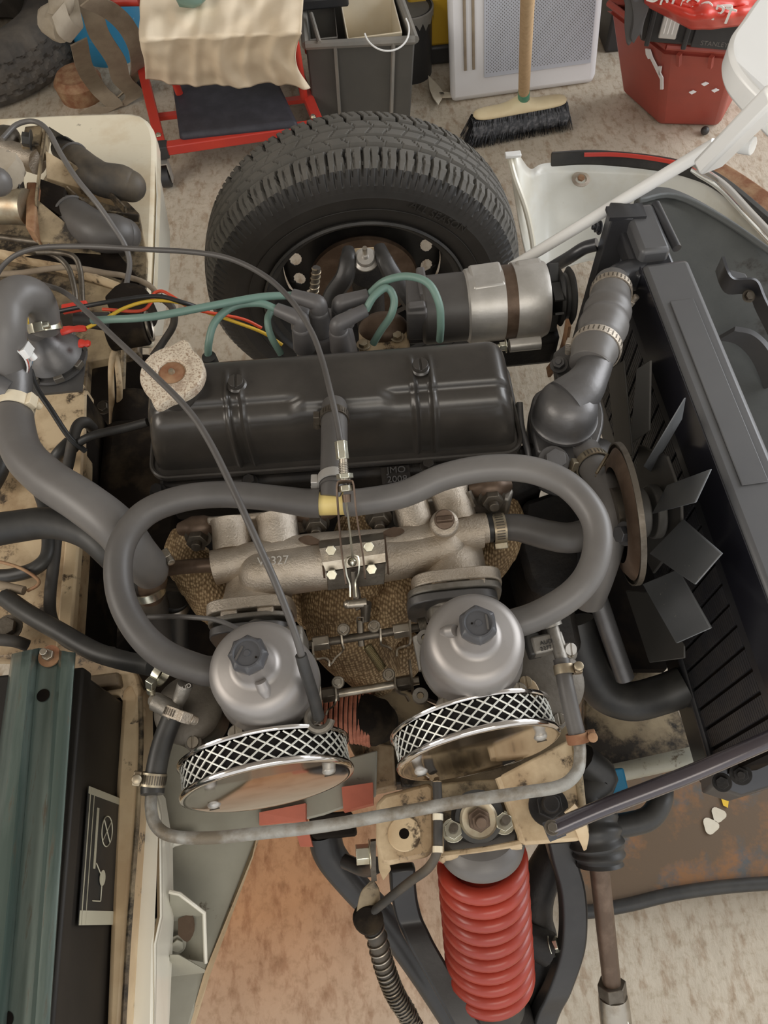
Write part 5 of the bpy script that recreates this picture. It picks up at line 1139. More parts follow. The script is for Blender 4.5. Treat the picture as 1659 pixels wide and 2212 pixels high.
# bypass from thermostat down
by = thing('bypass_hose', 'grey bypass hose curving down from the thermostat housing behind the breather loop', 'hose', p(1300, 1060, .68))
bq = pp([(1262, 978, .70), (1290, 1020, .715), (1316, 1070, .735), (1322, 1130, .74), (1308, 1190, .72), (1286, 1250, .68), (1270, 1290, .64)])
g = G(); g.tube(bq, [rp(36, bq[0]), rp(33, bq[1]), rp(32, bq[2]), rp(33, bq[3]), rp(36, bq[4]), rp(38, bq[5]), rp(38, bq[6])], 22, 8); g.obj('hose_body', 'rubber_pale', by)
clamp(by, p(1280, 1004, .71), bq[1]-bq[0], rp(37, bq[1]), .010, 'brass', sdir=(-1, .1, .2))

# ---- left heater hoses
h1 = thing('heater_hose', 'fat grey heater hose arching at the left edge and sweeping down to the manifold pipe', 'hose', p(60, 640, .84))
q1 = pp([(98, 712, .775), (93, 672, .80), (72, 642, .825), (40, 638, .84), (16, 664, .84), (13, 710, .83), (14, 760, .81), (18, 800, .79)])
g = G(); g.tube(q1, [rp(30, q1[0]), rp(33, q1[1]), rp(39, q1[2]), rp(42, q1[3]), rp(43, q1[4]), rp(42, q1[5]), rp(41, q1[6]), rp(41, q1[7])], 26, 8); g.obj('upper_bend', 'rubber_pale', h1)
q2 = pp([(30, 850, .775), (30, 880, .775), (45, 970, .78), (100, 1032, .785), (180, 1085, .79), (250, 1140, .785), (292, 1195, .76), (318, 1225, .73), (326, 1240, .715)])
g = G(); g.tube(q2, [rp(37, q2[0]), rp(38, q2[1]), rp(43, q2[2]), rp(46, q2[3]), rp(48, q2[4]), rp(48, q2[5]), rp(46, q2[6]), rp(38, q2[7])], 28, 8); g.obj('lower_bend', 'rubber_pale', h1)
g = G(); g.tube(pp([(30, 790, .79), (30, 830, .782), (30, 862, .776)]), [rp(36, q2[0]), rp(38, q2[0]), rp(38, q2[0])], 22, 3); g.tube(pp([(20, 845, .79), (-20, 825, .80)]), rp(24, q2[0]), 16, 1); g.obj('metal_tee', 'graphite', h1)
cA = clamp(h1, p(15, 776, .803), (0, 1, -.35), rp(45.5, p(15, 776, .803)), .020, 'white_gloss', sdir=(1, 0, .35), slots=False, label='hose clamp with blue and red print')
g = G(); c = p(15, 776, .803)
for k, mm in ((-.0075, 'wire_red'), (.0075, 'blue_paint')):
    g = G(); g.lathe([(rp(45.5, c)+.0018, k-.0012), (rp(45.5, c)+.0018, k+.0012)], c, (0, 1, -.35), 36); g.obj('printed_band', mm, cA)
clamp(h1, p(32, 880, .776), (0, 1, -.1), rp(39, q2[1]), .016, 'cream_clean', sdir=(1, 0, .35), slots=False)
c_ = p(100, 708, .79)
clamp(h1, p(97, 706, .78), (-.1, 1, .9), rp(34, c_), .011, 'zinc', sdir=(.1, -.9, 1), slots=False)
clamp(h1, p(318, 1222, .73), q2[-1]-q2[-3], rp(40, q2[-2]), .009, 'steel', sdir=(1, .6, .6))
h2 = thing('lower_heater_hose', 'darker heater hose passing under the fat grey one from the left edge', 'hose', p(100, 1130, .74))
q = pp([(-40, 1150, .745), (30, 1138, .745), (110, 1130, .745), (185, 1150, .74), (240, 1195, .73), (280, 1240, .70), (310, 1265, .67)])
g = G(); g.tube(q, [rp(37, q[1]), rp(35, q[1]), rp(34, q[1]), rp(34, q[1]), rp(34, q[1]), rp(36, q[1])], 24, 8); g.obj('hose_body', 'rubber_dark', h2)
mt = thing('manifold_water_stub', 'brown stub joint with worm clamps inside the left hose loop', 'pipe joint', p(325, 1245, .68))
g = G(); g.tube(pp([(322, 1215, .72), (325, 1250, .69), (322, 1285, .66)]), [rp(30, p(325, 1250, .69)), rp(36, p(325, 1250, .69)), rp(32, p(325, 1250, .69))], 20, 4); g.obj('joint', 'pipe_brown', mt)
clamp(mt, p(318, 1275, .68), (0, .6, 1), rp(36, p(325, 1250, .69)), .010, 'zinc', sdir=(-1, -.2, .3), slots=False)
g = G(); q = pp([(322, 1280, .66), (330, 1320, .62), (345, 1400, .55)]); g.tube(q, [rp(34, q[0]), rp(38, q[0]), rp(36, q[0])], 20, 5); g.obj('down_hose', 'rubber_dusty', mt)
t = thing('rear_down_hose', 'dark vertical hose with plated clamp inside the left breather loop', 'hose', p(382, 1310, .60))
g = G(); q = pp([(380, 1296, .62), (382, 1360, .57), (385, 1440, .50)]); g.tube(q, rp(26, q[0]), 18, 4); g.obj('hose_body', 'rubber_dark', t)
clamp(t, p(380, 1312, .61), (0, .5, 1), rp(27, q[0]), .009, 'steel', sdir=(-1, -.3, .2), slots=False)

# thin vacuum pipe
g = G(); q = pp([(320, 1333, .76), (370, 1332, .775), (420, 1334, .785), (470, 1340, .79), (522, 1362, .785)]); g.tube(q, .0026, 10, 6); single(g, 'vacuum_pipe', 'rubber', 'thin black vacuum pipe curving to the left carburettor top', 'pipe', loc=q[0])
# throttle and choke cables
g = G(); q = pp([(-30, 640, .78), (10, 570, .80), (70, 538, .815), (170, 532, .825), (300, 538, .835), (420, 545, .845), (500, 560, .85), (575, 598, .855), (630, 650, .86), (672, 715, .862), (695, 775, .862), (712, 840, .872), (728, 910, .872), (739, 978, .867)]); g.tube(q, .0032, 12, 10)
single(g, 'throttle_cable', 'rubber', 'black throttle cable arching from the left edge to the adjuster loop', 'cable', loc=q[0])
g = G(); q = pp([(85, 612, .80), (140, 632, .82), (195, 680, .85), (250, 732, .87), (320, 798, .89), (400, 878, .90), (450, 950, .90), (505, 1060, .90), (560, 1180, .895), (600, 1270, .885), (638, 1370, .868), (655, 1430, .85)]); g.tube(q, .0033, 12, 10)
ch = single(g, 'choke_cable', 'rubber', 'grey choke cable running diagonally over the oil cap and left carburettor', 'cable', loc=q[0])
g = G(); q = pp([(650, 1415, .855), (660, 1450, .84), (676, 1500, .81), (688, 1548, .78)]); g.tube(q, [.0052, .0055, .0056, .0058], 12, 5); g.obj('sleeve', 'rubber_dark', ch)
g = G(); c = p(690, 1552, .775); g.torus(c, Z_, .011, .004, 20, 8, 0, 4.5); g.obj('cable_stop', 'alu_dull', ch)

# ---- fuel line
fu = thing('fuel_pipe', 'weathered grey steel fuel pipe curving across below both air filters', 'pipe', p(700, 1775, .74))
q = pp([(330, 1690, .75), (326, 1740, .75), (336, 1782, .752), (372, 1806, .755), (450, 1810, .757), (560, 1800, .76), (700, 1784, .762), (850, 1758, .765), (1000, 1731, .765), (1130, 1712, .765), (1210, 1698, .765), (1246, 1668, .762), (1253, 1630, .76), (1251, 1600, .76)])
g = G(); g.tube(q, rp(13.5, p(700, 1780, .76)), 16, 8); g.obj('pipe', 'pipe_grey', fu)
f1 = thing('fuel_hose', 'short black fuel hose with worm clamps left of the left air filter', 'hose', p(350, 1620, .76), 'fuel hoses')
q = pp([(378, 1535, .772), (356, 1590, .768), (342, 1640, .765), (332, 1700, .76)]); g = G(); g.tube(q, rp(22, q[0]), 18, 5); g.obj('hose_body', 'rubber_dark', f1)
clamp(f1, p(381, 1542, .775), q[0]-q[1], rp(25, q[0]), .010, 'alu_cast', sdir=(.7, -.6, .6))
clamp(f1, p(331, 1684, .762), q[-2]-q[-1], rp(24, q[0]), .012, 'brass', sdir=(-1, -.1, .3))
g = G(); g.cyl(p(330, 1700, .76), p(329, 1716, .76), rp(25, q[0]), rp(24, q[0]), 20); g.obj('hose_end', 'rubber_dark', f1)
f2 = thing('fuel_hose', 'black fuel hose with brass clamps right of the right air filter', 'hose', p(1230, 1500, .77), 'fuel hoses')
q = pp([(1213, 1425, .78), (1222, 1480, .778), (1235, 1540, .77), (1249, 1598, .762)]); g = G(); g.tube(q, rp(18, q[0]), 18, 5); g.obj('hose_body', 'rubber', f2)
clamp(f2, p(1219, 1447, .78), q[1]-q[0], rp(19.5, q[0]), .009, 'brass', sdir=(1, -.1, .1), slots=False)
clamp(f2, p(1248, 1594, .762), q[-1]-q[-2], rp(21, q[0]), .009, 'rust', sdir=(1, 0, .2), slots=False)
# union by left carb loop
t = thing('worm_clamp', 'bright worm clamp where the breather hose meets the left carburettor', 'clamp', p(340, 1470, .76))
clamp(t, p(348, 1455, .765), (.6, -.4, 0), .011, .008, 'zinc', sdir=(-.4, -1, .5), slots=False)
# ============================================================ BULKHEAD AND BODY PANELS (left)
bk = thing('bulkhead', 'dirty cream painted bulkhead and scuttle along the left side', 'body panel', p(120, 900, .5))
def plate(name, pts, m, dz=(0, 0, -.02), parent=None, bevel=.003, k=1, label=None):
    q = pp(pts); q = smooth(q+[q[0]], k)[:-1] if k > 1 else q
    g = G(); g.prism(q, dz); return g.obj(name, m, parent or bk, bevel=bevel, sharp=50, label=label)
plate('scuttle_top', [(-60, 255, .60), (0, 252, .60), (150, 245, .60), (262, 242, .60), (285, 243, .60), (304, 248, .60), (320, 259, .60), (330, 275, .60), (335, 295, .60), (336, 330, .60), (334, 420, .60), (330, 520, .60), (325, 640, .60), (318, 720, .60), (-60, 720, .60)], 'cream_clean', (0, 0, -.04), bevel=.008)
plate('outer_corner', [(334, 330, .598), (338, 420, .598), (334, 560, .598), (326, 700, .598), (352, 700, .52), (367, 590, .50), (367, 500, .50), (350, 400, .53)], 'white_paint', (-.01, 0, -.03), bevel=.003)
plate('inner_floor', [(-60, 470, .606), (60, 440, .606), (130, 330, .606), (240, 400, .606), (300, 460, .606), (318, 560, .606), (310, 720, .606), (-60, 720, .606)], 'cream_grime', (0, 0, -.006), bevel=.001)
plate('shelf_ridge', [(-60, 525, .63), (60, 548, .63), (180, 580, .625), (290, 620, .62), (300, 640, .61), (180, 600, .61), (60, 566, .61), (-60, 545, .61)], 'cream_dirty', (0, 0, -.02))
plate('shelf_gap_shade', [(50, 552, .632), (120, 548, .632), (250, 540, .632), (300, 600, .625), (300, 618, .622), (180, 574, .628)], 'void_black', (0, 0, -.004))  # black plate laid in as the shade inside the gap
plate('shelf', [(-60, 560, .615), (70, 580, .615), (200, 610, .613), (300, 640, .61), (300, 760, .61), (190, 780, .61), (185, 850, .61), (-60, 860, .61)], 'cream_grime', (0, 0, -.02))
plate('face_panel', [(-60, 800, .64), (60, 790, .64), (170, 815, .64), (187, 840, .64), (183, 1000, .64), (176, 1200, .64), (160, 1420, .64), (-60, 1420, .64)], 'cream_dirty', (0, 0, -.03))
plate('side_drop', [(183, 850, .638), (190, 850, .638), (180, 1100, .638), (158, 1420, .638), (150, 1420, .638)], 'engine_grime', (0, 0, -.14))  # drop face coloured near-black to carry the shade of the void beside it
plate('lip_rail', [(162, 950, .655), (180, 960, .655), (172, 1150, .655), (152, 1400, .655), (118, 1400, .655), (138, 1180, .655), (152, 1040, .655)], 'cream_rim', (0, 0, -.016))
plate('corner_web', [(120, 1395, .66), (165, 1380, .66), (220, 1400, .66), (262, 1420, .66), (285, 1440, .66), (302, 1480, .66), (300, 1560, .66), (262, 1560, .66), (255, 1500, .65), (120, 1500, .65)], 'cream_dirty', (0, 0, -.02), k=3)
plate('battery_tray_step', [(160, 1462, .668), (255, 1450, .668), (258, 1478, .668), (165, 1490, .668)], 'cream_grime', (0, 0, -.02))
plate('tray_rim', [(262, 1490, .66), (290, 1465, .66), (303, 1500, .66), (304, 1600, .66), (297, 1750, .66), (286, 1900, .66), (275, 2050, .66), (262, 2260, .66), (226, 2260, .66), (238, 1950, .66), (248, 1700, .66), (258, 1560, .66)], 'cream_rim', (0, 0, -.05), bevel=.006)
g = G(); g.tube(pp([(303, 1505, .661), (305, 1600, .661), (298, 1750, .661), (287, 1900, .661), (276, 2050, .661), (264, 2260, .661)]), .0028, 8, 5); g.obj('seam', 'cream_grime', bk)
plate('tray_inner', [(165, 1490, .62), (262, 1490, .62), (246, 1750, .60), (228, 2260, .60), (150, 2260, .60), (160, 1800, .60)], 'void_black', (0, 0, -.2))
g = G(); g.prism(smooth(pp([(185, 1000, .38), (330, 1000, .38), (345, 1120, .36), (640, 1200, .36), (1010, 1150, .36), (1330, 1040, .36), (1440, 1120, .36), (1478, 1330, .36), (1440, 1445, .36), (1262, 1445, .36), (1262, 1500, .36), (1010, 1540, .36), (880, 1490, .36), (860, 1560, .40), (640, 1640, .40), (480, 1660, .40), (318, 1600, .40), (320, 1500, .38), (180, 1460, .36)]), 1), (0, 0, -.02)); single(g, 'bay_shade_sheet', 'void_black', 'added black sheet darkening the bay beneath the carburettors and manifold', 'shade sheet')  # black sheet added to stand for the bay's deep shade
# white wing rail
wr = thing('front_wing_rail', 'glossy off-white body rail running down beside the battery tray', 'body panel', p(320, 2000, .5))
def wplate(name, pts, m, dz=(0, 0, -.02), bevel=.003, k=1):
    return plate(name, pts, m, dz, wr, bevel, k)
wplate('rail_top', [(305, 1650, .63), (330, 1690, .63), (346, 1760, .63), (348, 1980, .63), (335, 2040, .63), (332, 2260, .63), (262, 2260, .63), (276, 2050, .63), (288, 1890, .63), (298, 1750, .63)], 'white_paint', (0, 0, -.01), bevel=.004)
wplate('rail_side', [(330, 1690, .63), (346, 1760, .63), (348, 1980, .63), (335, 2040, .63), (332, 2260, .63), (358, 2260, .585), (362, 2060, .585), (370, 1990, .585), (368, 1820, .585), (352, 1720, .59)], 'white_paint', (0, 0, -.01), bevel=.002)
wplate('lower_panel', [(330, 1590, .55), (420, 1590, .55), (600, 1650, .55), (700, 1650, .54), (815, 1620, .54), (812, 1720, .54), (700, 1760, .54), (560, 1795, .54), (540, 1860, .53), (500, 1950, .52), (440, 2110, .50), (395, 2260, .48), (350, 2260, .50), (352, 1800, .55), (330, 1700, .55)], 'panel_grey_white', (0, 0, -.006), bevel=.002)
wplate('raised_pad', [(346, 1815, .565), (380, 1800, .565), (420, 1800, .565), (420, 1815, .565), (368, 1830, .565), (365, 1880, .565), (350, 1885, .565)], 'white_paint', (0, 0, -.01))
g = G(); g.cyl(p(486, 1812, .545), p(486, 1812, .551), .0035, .0035, 16); g.obj('drain_hole', 'void_black', wr)
wplate('flange_edge', [(545, 1850, .545), (556, 1800, .545), (562, 1800, .535), (450, 2110, .49), (405, 2260, .46), (395, 2260, .475), (440, 2105, .505)], 'cream_rim', (0, 0, -.006))
br = thing('wing_bracket', 'folded off-white channel bracket with a bolt on the lower white panel', 'bracket', p(405, 2010, .54))
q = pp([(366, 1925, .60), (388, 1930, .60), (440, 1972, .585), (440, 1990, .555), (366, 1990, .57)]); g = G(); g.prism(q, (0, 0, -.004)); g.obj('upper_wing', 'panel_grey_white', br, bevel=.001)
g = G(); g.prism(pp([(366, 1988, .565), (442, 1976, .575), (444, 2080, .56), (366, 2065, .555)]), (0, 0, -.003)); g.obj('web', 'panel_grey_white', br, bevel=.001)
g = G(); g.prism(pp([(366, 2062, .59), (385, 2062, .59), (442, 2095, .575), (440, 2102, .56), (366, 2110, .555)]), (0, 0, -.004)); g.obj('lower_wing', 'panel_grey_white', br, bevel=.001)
g = G(); g.tube(pp([(366, 1926, .602), (388, 1931, .602), (441, 1972, .588), (444, 2080, .565)]), .0022, 8, 1); g.obj('edge', 'white_paint', br)
bolt(br, p(383, 2040, .568), (.3, -.3, 1), rp(13, p(383, 2040, .56)), .006, 'panel_grey_white')
g = G(); g.prism(smooth(pp([(385, 1985, .577), (415, 1975, .579), (420, 2010, .577), (405, 2035, .575), (385, 2020, .575)]), 3), (0, 0, .0006)); g.obj('stain', 'pipe_brown', br)
# red remnants
t = thing('red_chassis_rail', 'orange-red painted chassis edge showing behind the left air filter', 'chassis rail', p(640, 1770, .5))
g = G(); g.prism(pp([(560, 1755, .555), (660, 1735, .555), (660, 1772, .55), (560, 1782, .55)]), (0, 0, -.02)); g.obj('rail', 'orange_red', t)
g = G(); g.prism(pp([(738, 1700, .555), (805, 1690, .555), (806, 1735, .55), (742, 1752, .55)]), (0, 0, -.02)); g.obj('rail', 'orange_red', t)
g = G(); g.prism(pp([(640, 1800, .50), (668, 1800, .50), (675, 1828, .48), (648, 1828, .48)]), (0, 0, -.01)); g.obj('rail', 'orange_red', t)
g = G(); g.prism(pp([(305, 1590, .60), (345, 1595, .60), (345, 1650, .60), (308, 1640, .60)]), (0, 0, -.02)); g.obj('rail', 'orange_red', t)

# ============================================================ BATTERY
bt = thing('battery', 'black car battery with a side label, under the green clamp bar', 'battery', V((p(165, 1800, .76).x-.08, p(100, 1800, .76).y, .58)))
xf = p(172, 1470, .775).x
Yb0, Yb1 = p(176, 1450, .77).y, -.80
g = G(); g.prism([V((xf, Yb0, .770)), V((xf+.006, Yb1, .770)), V((xf-.16, Yb1, .770)), V((xf-.16, Yb0, .770))], (0, 0, -.17)); g.obj('case', 'battery_black', bt, bevel=.005)
g = G(); g.prism([V((xf+.003, Yb0+.003, .775)), V((xf+.009, Yb1, .775)), V((xf-.163, Yb1, .775)), V((xf-.163, Yb0+.003, .775))], (0, 0, -.022)); g.obj('lid', 'battery_black', bt, bevel=.003)
def lb(px, py, o=.0012):
    q = p(px, py, x=xf+.004+o); return q
lab = [(168, 1690), (213, 1733), (198, 2022), (144, 2000)]
def onface(z, y, o): return V((xf+.0015+(Yb0-y)*.015+o, y, z))
y0, y1 = p(168, 1690, x=xf+.004).y, p(144, 2000, x=xf+.004).y; zt, zb = .742, .655
g = G(); g.prism([onface(zt, y0, .001), onface(zb, y0, .001), onface(zb, y1, .001), onface(zt, y1, .001)], (.0008, 0, 0)); lab = g.obj('label', 'label_black', bt, label='black battery label with cream bands')
for a, b in ((0, .055), (.90, 1)):
    ya, yb = y0+(y1-y0)*a, y0+(y1-y0)*b; g = G(); g.prism([onface(zt, ya, .002), onface(zb, ya, .002), onface(zb, yb, .002), onface(zt, yb, .002)], (.0006, 0, 0)); g.obj('label_band', 'label_cream', lab)
for zz, w_ in ((.738, .0012), (.728, .0006)):
    g = G(); g.prism([onface(zz, y0, .002), onface(zz-w_, y0, .002), onface(zz-w_, y1, .002), onface(zz, y1, .002)], (.0006, 0, 0)); g.obj('label_line', 'label_cream', lab)
c = onface(.690, y0+(y1-y0)*.30, .0028); g = G(); g.torus(c, X_, .014, .0006, 24, 4); g.tube([c+V((0, -.01, -.01)), c+V((0, .01, .01))], .0006, 4, 1); g.tube([c+V((0, -.01, .01)), c+V((0, .01, -.01))], .0006, 4, 1); g.obj('label_emblem', 'label_cream', lab)
c = onface(.695, y0+(y1-y0)*.66, .0028); g = G(); g.lathe([(.0, 0), (.007, 0), (.007, .0005), (0, .0005)], c, X_, 20); g.tube([c, c+V((0, -.02, .0))], .0006, 4, 1); g.tube([c+V((0, -.02, 0)), c+V((0, -.02, .02))], .0006, 4, 1); g.tube([c, c+V((0, .012, .018))], .0006, 4, 1); g.obj('label_diagram', 'label_cream', lab)
for k in range(24):
    yy = y0+(y1-y0)*(.14+.46*k/24); g = G()
    g.prism([onface(.718, yy, .002), onface(.7135, yy, .002), onface(.7135, yy-.0022, .002), onface(.718, yy-.0022, .002)], (.0006, 0, 0)); g.obj('label_print', 'label_cream', lab)
cbm = thing('battery_clamp', 'green painted channel bar clamping the battery, held by a rusty bolt', 'clamp bar', p(90, 1800, .80))
# channel profile swept along Y
ca, cbn = p(100, 1400, .800), p(48, 2300, .800)
def prof_line(a_px, b_px, z): return p(*a_px, z), p(*b_px, z)
cols = [((28, 1412), (-95, 2300), .786), ((32, 1412), (-80, 2300), .797), ((50, 1408), (-52, 2300), .806), ((66, 1404), (-18, 2300), .806), ((74, 1402), (-6, 2300), .800), ((82, 1400), (6, 2300), .791), ((104, 1402), (34, 2300), .790), ((128, 1405), (62, 2300), .791), ((136, 1406), (72, 2300), .799), ((150, 1409), (86, 2300), .799), ((160, 1410), (98, 2300), .797), ((161, 1412), (99, 2300), .780)]
def chan(u, v):
    i = v*(len(cols)-1); k = min(int(i), len(cols)-2); f_ = i-k
    A_ = p(*cols[k][0], cols[k][2]).lerp(p(*cols[k+1][0], cols[k+1][2]), f_); B_ = p(*cols[k][1], cols[k][2]).lerp(p(*cols[k+1][1], cols[k+1][2]), f_)
    return A_.lerp(B_, u)
g = G(); g.grid(chan, 20, 56); g.obj('bar', 'green_metal', cbm, solid=.0025, sharp=30)
c = p(108, 1418, .793); g = G(); g.lathe([(0, 0), (rp(24, c), 0), (rp(24, c), .0018), (0, .0018)], c, Z_, 30); g.obj('washer', 'rust', cbm)
g = G(); g.hexn(c+V((0, 0, .0018)), Z_, rp(13, c), .005); g.cyl(c, c+V((.0, 0, .016)), rp(8, c), rp(8, c), 12); g.obj('nut', 'steel', cbm, bevel=.0006)
for px, py, r_ in ((93, 1502, 11), (12, 2204, 14)):
    c = p(px, py, .7925); g = G(); g.lathe([(0, .0006), (rp(r_, c), .0006), (rp(r_+3, c), .0)], c, Z_, 24); g.obj('hole', 'void_black', cbm)

# ============================================================ PEDAL BOX, BOOTS, CYLINDERS (upper left)
for k, (pts, rr, lb_) in enumerate((([(135, 320, .66), (170, 350, .665), (215, 385, .67), (262, 395, .665), (282, 402, .66)], [26, 32, 36, 37, 33], 'upper black rubber pedal-box boot on the bulkhead'), ([(130, 440, .66), (165, 470, .665), (210, 500, .665), (248, 505, .66), (268, 508, .65)], [26, 38, 42, 41, 36], 'lower black rubber pedal-box boot on the bulkhead'))):
    q = pp(pts); t = thing('rubber_boot', lb_, 'boot', q[0], 'pedal-box boots'); g = G(); g.tube(q, [rp(a, b) for a, b in zip(rr, q)], 22, 7); g.ball(q[-1], rp(rr[-1], q[-1]), (1, 1, 1), 22); g.obj('boot_body', 'rubber_dusty' if k == 0 else 'rubber', t)
    g = G(); g.torus(q[1]+(q[0]-q[1])*.3, q[1]-q[0], rp(rr[1]-2, q[1]), .003, 24, 6); g.obj('boot_ring', 'rubber', t)
pb = thing('pedal_bracket', 'grimy cream triangular pedal bracket between the two rubber boots', 'bracket', p(180, 400, .65))
for pts, mm in (([(98, 325, .70), (215, 395, .66), (240, 425, .65), (100, 385, .68)], 'cream_dirty'), ([(80, 430, .70), (140, 480, .68), (210, 530, .65), (78, 520, .67)], 'cream_grime'), ([(105, 272, .70), (240, 358, .66), (250, 368, .645), (105, 300, .67)], 'plastic_black'), ([(85, 385, .69), (140, 405, .69), (132, 465, .685), (88, 440, .69)], 'engine_grime')):
    g = G(); g.prism(pp(pts), (0, 0, -.02)); g.obj('side_plate', mm, pb, bevel=.001)
for pts in ([(98, 280, .715), (90, 340, .71), (82, 400, .705), (78, 440, .70)], [(140, 350, .69), (220, 405, .67), (272, 455, .65)], [(145, 410, .68), (200, 455, .67), (250, 465, .66), (300, 472, .65)]):
    g = G(); g.strip(smooth(pp(pts), 3), (.3, .2, 1), .012, .003); g.obj('edge_flange', 'cream_grime', pb)
t = thing('master_cylinder', 'pale silver brake master cylinder at the upper left edge', 'cylinder', p(50, 350, .68), 'hydraulic master cylinders')
g = G(); q = pp([(-30, 318, .69), (20, 330, .69), (82, 350, .69)]); g.tube(q, [rp(30, q[0]), rp(26, q[0]), rp(26, q[0])], 20, 3); g.obj('barrel', 'alu_cast', t)
g = G(); g.box(p(78, 310, .70), (.03, .05, .03)); g.obj('flange', 'cream_grime', t, bevel=.002); bolt(t, p(68, 303, .72), (-1, 0, .3), .011, .012, 'rubber_dark')
g = G(); c = p(10, 300, .70); g.ball(c, .026, (1, 1, .7), 18); g.obj('union', 'steel_dark', t)
t = thing('clutch_cylinder', 'brown-yellow corroded clutch cylinder with a square flange at the left edge', 'cylinder', p(40, 450, .67), 'hydraulic master cylinders')
g = G(); q = pp([(-30, 445, .69), (20, 445, .69), (60, 448, .69)]); g.tube(q, rp(38, q[0]), 22, 3); g.obj('barrel', 'brass', t)
g = G(); g.prism(pp([(56, 392, .705), (80, 392, .705), (74, 500, .69), (54, 490, .69)]), (0, 0, -.03)); g.obj('flange', 'rust', t, bevel=.003)
bolt(t, p(48, 406, .705), (-1, 0, .2), .011, .012, 'rubber_dark')
g = G(); g.ball(p(-10, 380, .72), .045, (1, .9, .8), 18)
for i, q in enumerate(g.v): g.v[i] = q+V((noise.noise(q*40), noise.noise(q*41), noise.noise(q*42)))*.012
single(g, 'paper_rag', 'rag_white', 'crumpled white rag between the two master cylinders', 'rag')
g = G(); g.ball(p(-8, 392, .76), .022, (1, .9, 1), 18); single(g, 'reservoir_cap', 'rubber_pale', 'smooth grey reservoir cap at the left edge over the rag', 'cap')
# pipes on the scuttle
def pipe(label, pts, r, m, name='pipe', cat='pipe', group=None):
    g = G(); q = pp(pts); g.tube(q, r, 10, 8); return single(g, name, m, label, cat, group, loc=q[0])
pipe('thin grey pipe rising from the master cylinder and trailing across the boots', [(5, 300, .72), (35, 270, .72), (72, 262, .72), (102, 280, .72), (130, 330, .72), (165, 385, .72), (210, 440, .71), (245, 490, .69), (270, 530, .67), (280, 570, .65), (272, 620, .63)], .0042, 'rubber_pale', 'wiper_cable', 'cable')
pipe('steel brake pipe running down from the throttle cable into the shelf', [(80, 545, .70), (120, 545, .70), (160, 555, .70), (174, 590, .69), (178, 650, .68), (182, 700, .66)], .004, 'steel_dark', 'brake_pipe')
pipe('second brake pipe bending beside the first above the shelf', [(60, 540, .69), (110, 548, .69), (145, 575, .68), (160, 620, .67), (165, 660, .66)], .0042, 'steel_dark', 'brake_pipe')
pipe('pale brown wiring loom lying along the shelf ridge', [(-30, 592, .65), (40, 590, .655), (110, 580, .655), (160, 578, .65), (230, 590, .64), (268, 596, .63), (320, 615, .62), (350, 650, .61)], .0045, 'webbing', 'wiring_loom', 'loom')
pipe('dark pipe along the upper edge of the shelf at left', [(-30, 508, .66), (60, 520, .66), (110, 525, .66)], .005, 'steel_dark', 'brake_pipe')
pipe('brown twin pipe in a narrow loop left of the oil cap', [(268, 600, .62), (268, 700, .62), (266, 800, .60), (262, 900, .56)], .0042, 'cream_grime', 'clutch_pipe')
pipe('peeling cream pipe standing left of the oil cap', [(240, 960, .50), (242, 900, .56), (240, 800, .62), (246, 762, .64), (252, 775, .63), (258, 830, .61), (258, 870, .58)], .0045, 'cream_dirty', 'clutch_pipe')
# pipes on the bulkhead face
pipe('thin black wire crossing down from the printed hose clamp', [(66, 800, .74), (80, 840, .735), (110, 885, .73), (150, 945, .71), (185, 975, .69)], .0036, 'wire_black', 'earth_wire', 'wire')
pipe('black vacuum hose from the rocker cover to the bulkhead', [(318, 912, .72), (270, 925, .715), (210, 938, .71), (172, 955, .70), (160, 970, .69)], .0055, 'rubber_dark', 'vacuum_hose', 'hose')
pipe('dark hose looping over and down along the cream lip rail', [(200, 925, .68), (185, 912, .70), (168, 920, .705), (158, 950, .70), (148, 1000, .69), (130, 1080, .68), (118, 1200, .675), (108, 1290, .675), (112, 1340, .68), (140, 1382, .70), (190, 1402, .71), (245, 1412, .71)], .0072, 'rubber_dusty', 'drain_hose', 'hose')
pipe('short dark tube behind the fat heater hose near the lip rail', [(150, 955, .68), (130, 975, .68), (115, 995, .67)], .008, 'rubber_dark', 'drain_hose', 'hose')
pipe('thick dark hose lying from the left edge across to the left carburettor clamp', [(10, 1290, .69), (60, 1325, .70), (130, 1365, .71), (200, 1405, .72), (260, 1425, .73), (330, 1440, .745)], .0105, 'rubber_dark', 'brake_servo_hose', 'hose')
pipe('dark hose curving into the left edge below the lower heater hose', [(-30, 1245, .67), (30, 1242, .675), (80, 1225, .68), (105, 1190, .68), (100, 1110, .68), (85, 1060, .67)], .0085, 'rubber_dark', 'drain_hose', 'hose')
pipe('thin rusty brown wire with a connector on the bulkhead face', [(-30, 1210, .68), (10, 1216, .685), (50, 1230, .69), (82, 1252, .69), (80, 1265, .69), (60, 1276, .685)], .002, 'rust', 'wire', 'wire')
g = G(); g.cyl(p(-10, 1262, .69), p(52, 1276, .688), .0055, .0055, 12); single(g, 'wire_connector', 'webbing', 'dusty bullet connector on the rusty wire at the left edge', 'connector')
t = thing('bulkhead_bolt', 'large dirty bolt on the bulkhead just above the green clamp bar', 'bolt', p(18, 1358, .665)); bolt(t, p(18, 1358, .662), Z_, .012, .008, 'steel_dark')
pipe('dark pipe at the far left above the battery clamp', [(-30, 1380, .69), (30, 1385, .69), (60, 1395, .68)], .007, 'rubber_dusty', 'drain_hose', 'hose')
pipe('dark strap end entering at the left edge by the fat hose', [(-20, 1050, .66), (0, 1010, .66), (10, 960, .66)], .012, 'rubber_dark', 'drain_hose', 'hose')
